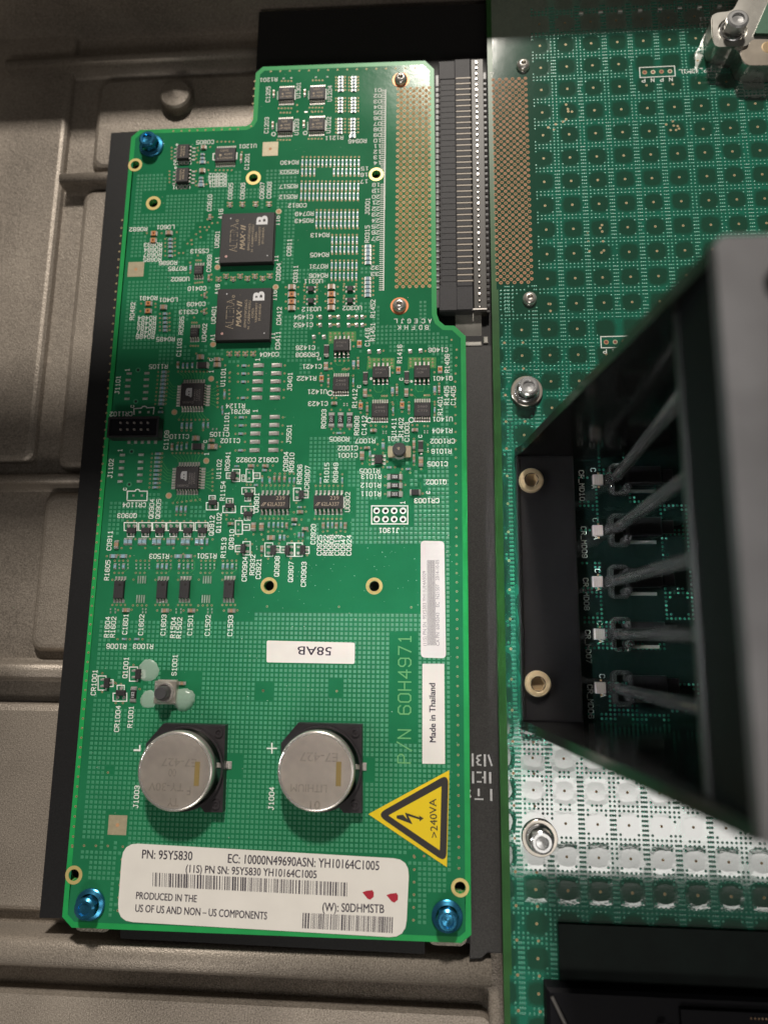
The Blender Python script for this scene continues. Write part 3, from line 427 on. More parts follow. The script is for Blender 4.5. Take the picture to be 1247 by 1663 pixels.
D['res'] = [[-29.54,177.22,1.26,0.78],[-29.51,176.08,1.26,0.78],[-29.49,175.0,1.26,0.78],[-29.46,173.81,1.26,0.78],[-29.43,172.49,1.26,0.77],[-29.47,169.53,1.26,0.77],[-29.44,168.34,1.25,0.77],[-29.42,167.16,1.25,0.77],[-29.39,165.98,1.25,0.77],[-29.36,164.8,1.25,0.76],[-29.46,161.99,1.25,0.76],[-29.43,160.82,1.25,0.76],[-29.4,159.65,1.25,0.76],[-29.38,158.48,1.24,0.76],[-29.35,157.2,1.24,0.76],[-25.32,177.0,1.26,0.78],[-25.3,175.86,1.26,0.78],[-25.28,174.78,1.26,0.78],[-25.26,173.59,1.26,0.77],[-25.23,172.28,1.25,0.77],[-25.28,169.32,1.25,0.77],[-25.26,168.14,1.25,0.77],[-25.24,166.95,1.25,0.77],[-25.21,165.78,1.25,0.77],[-25.19,164.6,1.25,0.76],[-25.29,161.79,1.24,0.76],[-25.27,160.62,1.24,0.76],[-25.25,159.46,1.24,0.76],[-25.23,158.29,1.24,0.76],[-25.2,157.01,1.24,0.75],[-25.38,155.81,1.55,1.16],[-41.0,147.15,0.62,1.95],[-39.72,147.1,0.62,1.95],[-38.44,147.04,0.62,1.95],[-37.16,146.99,0.62,1.95],[-35.89,146.94,0.62,1.95],[-34.61,146.88,0.62,1.95],[-33.34,146.83,0.62,1.94],[-32.07,146.78,0.62,1.94],[-30.8,146.72,0.62,1.94],[-29.53,146.67,0.62,1.94],[-28.26,146.62,0.62,1.94],[-27.0,146.57,0.62,1.94],[-25.73,146.51,0.61,1.94],[-24.47,146.46,0.61,1.94],[-23.2,146.41,0.61,1.94],[-40.94,144.0,0.62,1.94],[-39.7,143.95,0.62,1.94],[-38.41,143.9,0.62,1.94],[-37.12,143.85,0.62,1.94],[-30.89,143.59,0.62,1.93],[-29.59,143.54,0.61,1.93],[-28.3,143.49,0.61,1.93],[-27.01,143.44,0.61,1.93],[-25.72,143.39,0.61,1.93],[-24.44,143.33,0.61,1.93],[-23.15,143.28,0.61,1.93],[-40.98,138.84,0.62,2.04],[-39.71,138.79,0.62,2.04],[-38.43,138.74,0.62,2.03],[-37.16,138.69,0.62,2.03],[-35.88,138.64,0.62,2.03],[-34.61,138.59,0.61,2.03],[-33.34,138.54,0.61,2.03],[-32.07,138.49,0.61,2.03],[-30.8,138.44,0.61,2.03],[-29.53,138.39,0.61,2.03],[-28.26,138.34,0.61,2.03],[-27.0,138.29,0.61,2.03],[-25.73,138.25,0.61,2.03],[-24.47,138.2,0.61,2.03],[-23.21,138.15,0.61,2.02],[-40.98,135.51,0.62,2.03],[-39.7,135.46,0.62,2.02],[-38.43,135.41,0.61,2.02],[-37.16,135.36,0.61,2.02],[-35.89,135.32,0.61,2.02],[-34.62,135.27,0.61,2.02],[-33.35,135.22,0.61,2.02],[-32.09,135.17,0.61,2.02],[-30.82,135.13,0.61,2.02],[-29.56,135.08,0.61,2.02],[-28.29,135.03,0.61,2.02],[-27.03,134.98,0.61,2.02],[-25.77,134.94,0.61,2.02],[-24.51,134.89,0.61,2.01],[-23.25,134.84,0.61,2.01],[-35.93,128.82,0.6,1.92],[-34.66,128.78,0.6,1.92],[-33.38,128.73,0.6,1.92],[-32.11,128.69,0.6,1.92],[-30.84,128.64,0.6,1.92],[-29.58,128.6,0.6,1.92],[-28.31,128.55,0.6,1.91],[-27.04,128.51,0.6,1.91],[-25.78,128.47,0.6,1.91],[-24.51,128.42,0.6,1.91],[-23.25,128.38,0.6,1.91],[-35.94,125.9,0.6,1.91],[-34.66,125.86,0.6,1.91],[-33.39,125.81,0.6,1.91],[-32.12,125.77,0.6,1.91],[-30.85,125.73,0.6,1.91],[-29.58,125.68,0.6,1.91],[-28.31,125.64,0.6,1.91],[-27.04,125.6,0.6,1.9],[-25.77,125.55,0.6,1.9],[-24.51,125.51,0.59,1.9],[-23.24,125.47,0.59,1.9],[-30.87,120.24,0.59,1.89],[-29.6,120.19,0.59,1.89],[-28.33,120.15,0.59,1.89],[-27.07,120.11,0.59,1.89],[-25.81,120.07,0.59,1.89],[-24.54,120.03,0.59,1.89],[-23.28,119.99,0.59,1.88],[-30.84,117.06,0.59,1.88],[-29.57,117.02,0.59,1.88],[-28.31,116.98,0.59,1.88],[-27.05,116.94,0.59,1.88],[-25.79,116.91,0.59,1.88],[-24.53,116.87,0.59,1.88],[-23.27,116.83,0.59,1.87],[-30.79,111.7,0.59,1.86],[-29.54,111.66,0.59,1.86],[-28.28,111.62,0.59,1.86],[-27.02,111.59,0.59,1.86],[-25.77,111.55,0.59,1.86],[-24.51,111.51,0.59,1.86],[-23.26,111.48,0.59,1.86],[-30.8,108.32,0.59,1.85],[-29.54,108.29,0.59,1.85],[-28.28,108.25,0.59,1.85],[-27.02,108.22,0.59,1.85],[-25.76,108.18,0.59,1.85],[-24.5,108.15,0.59,1.85],[-23.25,108.11,0.59,1.85],[-19.83,117.66,1.72,1.09],[-19.81,116.33,1.72,1.08],[-19.79,115.1,1.72,1.08],[-19.77,113.72,1.72,1.08],[-19.75,112.25,1.71,1.08],[-19.76,107.05,1.71,1.07],[-19.74,105.69,1.71,1.06],[-19.72,104.34,1.7,1.06],[-19.7,102.99,1.7,1.06],[-19.68,101.6,1.7,1.06],[-73.36,151.43,1.12,0.72],[-73.27,150.04,1.21,0.82],[-73.19,148.66,1.67,1.12],[-73.33,143.03,1.11,0.71],[-73.25,141.82,1.2,0.81],[-73.18,140.56,1.76,1.21],[-81.9,122.01,1.19,0.83],[-81.81,120.64,1.19,0.83],[-81.73,119.42,1.19,0.83],[-81.62,117.86,1.19,0.82],[-81.52,116.35,1.19,0.82],[-74.79,112.12,0.66,1.69],[-81.88,97.07,1.21,0.78],[-81.78,95.61,1.21,0.77],[-81.68,94.21,1.2,0.77],[-81.59,92.85,1.2,0.77],[-81.5,91.65,1.2,0.77],[-23.52,79.92,0.92,1.73],[-11.96,71.45,0.91,1.7],[0.35,71.57,0.9,1.69],[-23.51,74.49,0.53,1.51],[-11.71,65.43,0.52,1.49],[0.33,65.28,0.52,1.48],[-56.47,79.82,1.21,0.68],[-56.44,77.31,1.21,0.67],[-56.41,74.76,1.2,0.67],[-56.26,69.7,1.2,0.67],[-56.48,63.7,1.19,0.66],[-56.45,61.21,1.19,0.66],[-56.42,58.69,1.19,0.65],[-56.26,53.63,1.18,0.65],[-80.9,78.25,1.42,0.78],[-80.93,76.98,1.42,0.77],[-80.96,75.71,1.41,0.77],[-80.98,74.45,1.41,0.77],[-81.01,73.19,1.41,0.77],[-81.03,71.93,1.41,0.77],[-81.06,70.68,1.41,0.77],[-81.08,69.43,1.41,0.76],[-81.11,68.18,1.41,0.76],[-81.06,65.65,1.22,0.66],[-80.99,52.85,1.39,0.74],[-81.01,51.57,1.39,0.74],[-81.02,50.3,1.38,0.74],[-81.03,49.02,1.38,0.74],[-81.04,47.75,1.38,0.74],[-81.05,46.49,1.38,0.74],[-81.06,45.22,1.38,0.73],[-81.07,43.96,1.38,0.73],[-81.08,42.7,1.38,0.73],[-75.14,80.24,0.61,1.46],[-73.82,80.22,0.61,1.46],[-72.27,80.34,0.56,1.36],[-74.26,61.45,0.65,1.6],[-72.77,61.43,0.65,1.6],[-71.47,61.42,0.65,1.6],[-67.78,61.47,0.65,1.6],[-66.39,61.46,0.6,1.41],[-75.3,54.76,0.6,1.4],[-73.96,54.75,0.6,1.4],[-72.46,55.11,0.6,1.4],[-61.92,70.92,0.65,1.62],[-62.39,66.74,0.46,1.14],[-62.22,65.32,0.46,1.13],[-27.41,58.6,1.2,0.57],[-18.28,52.32,0.64,1.5],[-12.72,48.26,1.09,0.56],[-14.52,54.69,0.91,1.6],[-7.24,47.76,1.08,0.56],[-88.6,26.71,1.22,1.74],[-87.28,26.71,1.22,1.74],[-84.38,26.71,1.22,1.74],[-83.07,26.72,1.22,1.74],[-80.17,26.72,1.21,1.74],[-78.77,26.72,1.21,1.74],[-75.97,26.73,1.21,1.74],[-74.58,26.73,1.21,1.74],[-71.7,26.73,1.21,1.74],[-70.31,26.73,1.2,1.73],[-67.62,26.74,1.2,1.73],[-66.24,26.74,1.2,1.73],[-64.67,26.74,0.74,1.73],[-92.0,22.44,1.88,1.09],[-89.05,22.45,1.87,1.09],[-72.91,22.49,1.85,1.09],[-70.0,22.5,1.85,1.09],[-91.2,19.52,0.75,1.45],[-88.72,19.53,0.75,1.45],[-78.64,19.57,0.74,1.45],[-77.34,19.58,0.74,1.45],[-76.04,19.58,0.74,1.44],[-72.35,19.6,0.74,1.44],[-69.81,19.61,0.74,1.44],[-59.63,19.65,0.73,1.44],[-58.35,19.65,0.73,1.44],[-56.98,19.66,0.73,1.44],[-74.18,36.24,0.66,1.58],[-72.87,36.23,0.66,1.58],[-71.56,36.23,0.65,1.58],[-49.43,44.66,0.61,1.31],[-47.2,44.64,0.61,1.31],[-41.42,44.62,0.61,1.31],[-40.12,44.61,0.6,1.31],[-48.91,47.65,1.14,0.66],[-51.2,43.23,0.89,0.57],[-57.17,48.9,1.06,0.54],[-46.95,31.57,0.6,1.28],[-45.58,31.57,0.6,1.28],[-44.26,31.57,0.6,1.28],[-43.06,31.57,0.6,1.28],[-39.76,31.73,1.12,0.6],[-38.25,36.7,0.96,0.48],[-43.6,27.91,0.72,1.35],[-42.37,27.91,0.72,1.27],[-38.14,28.63,0.56,1.27],[-37.07,28.67,0.56,1.27],[-32.44,44.53,0.52,1.39],[-26.16,44.5,0.52,1.38],[-29.94,31.53,0.63,1.35],[-28.72,31.53,0.63,1.35],[-26.19,31.53,0.63,1.35],[-86.86,-0.99,1.12,0.57],[-83.3,-0.95,1.11,0.57]]
D['cap'] = [[-51.07,172.42,0.74,2.03],[-40.99,172.15,0.74,2.03],[-50.95,160.91,0.74,2.0],[-40.92,160.86,0.73,1.99],[-73.09,153.84,1.59,1.23],[-73.06,145.52,1.67,1.42],[-60.65,149.57,0.65,2.44],[-63.41,133.28,0.91,1.19],[-59.44,133.23,0.91,1.19],[-55.21,133.18,0.91,1.19],[-50.99,133.02,0.9,1.18],[-82.46,124.18,2.02,1.27],[-69.59,129.3,0.91,1.48],[-68.76,108.64,0.74,1.77],[-65.62,108.01,0.74,1.08],[-63.35,108.93,0.74,1.08],[-61.13,107.99,0.74,1.08],[-58.96,108.81,0.74,1.08],[-56.61,108.01,0.74,1.08],[-54.34,108.68,0.74,1.08],[-51.91,107.88,0.73,1.08],[-49.74,108.65,0.73,1.08],[-69.73,102.88,0.74,1.37],[-69.56,97.53,0.74,1.35],[-82.49,99.2,1.95,1.36],[-60.98,83.64,0.72,1.04],[-58.54,83.6,0.72,1.04],[-56.14,83.55,0.72,1.03],[-53.75,83.51,0.72,1.03],[-42.87,104.85,2.0,1.5],[-42.68,97.99,1.99,1.48],[-30.75,104.63,1.99,1.49],[-30.63,97.81,1.97,1.47],[-31.72,79.3,1.26,2.14],[-19.96,70.78,1.24,2.1],[-7.89,70.75,1.23,2.09],[-30.87,74.56,0.73,1.62],[-19.26,65.94,0.71,1.59],[-7.11,65.98,0.71,1.58],[-22.18,79.94,0.72,1.83],[-10.66,71.49,0.71,1.8],[1.62,71.61,0.71,1.79],[-29.01,67.66,1.44,0.9],[-69.98,82.82,1.88,1.36],[-64.77,81.95,1.69,1.07],[-64.67,80.25,1.87,1.45],[-76.67,80.5,0.66,1.75],[-76.74,54.93,0.69,1.77],[-69.85,57.44,1.93,1.4],[-65.03,56.74,1.38,0.93],[-64.65,54.83,2.56,1.48],[-17.35,59.27,1.47,0.95],[-5.38,59.29,1.46,0.95],[-19.15,54.09,1.37,0.71],[-20.53,51.8,1.19,2.16],[-5.64,54.91,0.82,2.16],[-5.62,50.85,0.72,1.96],[-3.64,49.9,1.26,2.42],[-91.23,25.8,1.31,2.11],[-87.02,7.1,1.84,1.06],[-75.68,7.06,1.83,1.06],[-68.08,7.12,1.82,1.06],[-56.54,7.17,1.8,1.05],[-52.9,48.94,1.55,0.91],[-48.7,48.91,1.46,0.91],[-45.82,45.03,0.73,1.47],[-44.37,45.02,0.73,1.47],[-42.87,45.02,0.73,1.47],[-51.35,31.05,1.28,2.0],[-48.99,31.05,1.28,1.92],[-41.77,31.41,0.72,1.44],[-39.64,33.12,1.43,0.88],[-38.08,35.32,1.52,0.88],[-46.18,27.87,1.91,1.27],[-36.49,30.45,1.43,0.95],[-58.07,31.93,1.45,0.8],[-48.63,24.7,0.76,1.5],[-31.24,31.37,0.79,1.51],[-27.49,31.37,0.79,1.51],[-24.97,31.37,0.79,1.51]]
D['org'] = [[-87.28,124.15,1.93,1.47],[-87.34,121.8,1.93,1.47],[-87.29,100.54,1.96,1.37],[-87.25,98.09,1.96,1.36],[-42.81,102.45,2.1,1.6],[-42.72,100.11,2.09,1.59],[-30.7,102.24,2.08,1.59],[-30.64,99.91,2.08,1.58],[-21.92,86.17,1.36,1.85],[-10.28,77.7,1.34,1.82],[1.92,77.64,1.33,1.81],[-32.95,75.44,1.26,1.82],[-21.19,66.84,1.24,1.79],[-9.11,66.93,1.23,1.78]]
D['dio'] = [[-31.66,84.13,1.46,3.18],[-19.91,75.43,1.44,3.12],[-7.81,75.49,1.43,3.11],[-69.06,80.05,3.37,1.84],[-69.04,54.83,3.39,1.76],[-3.68,54.48,1.35,2.9],[-5.22,40.85,2.68,1.55]]
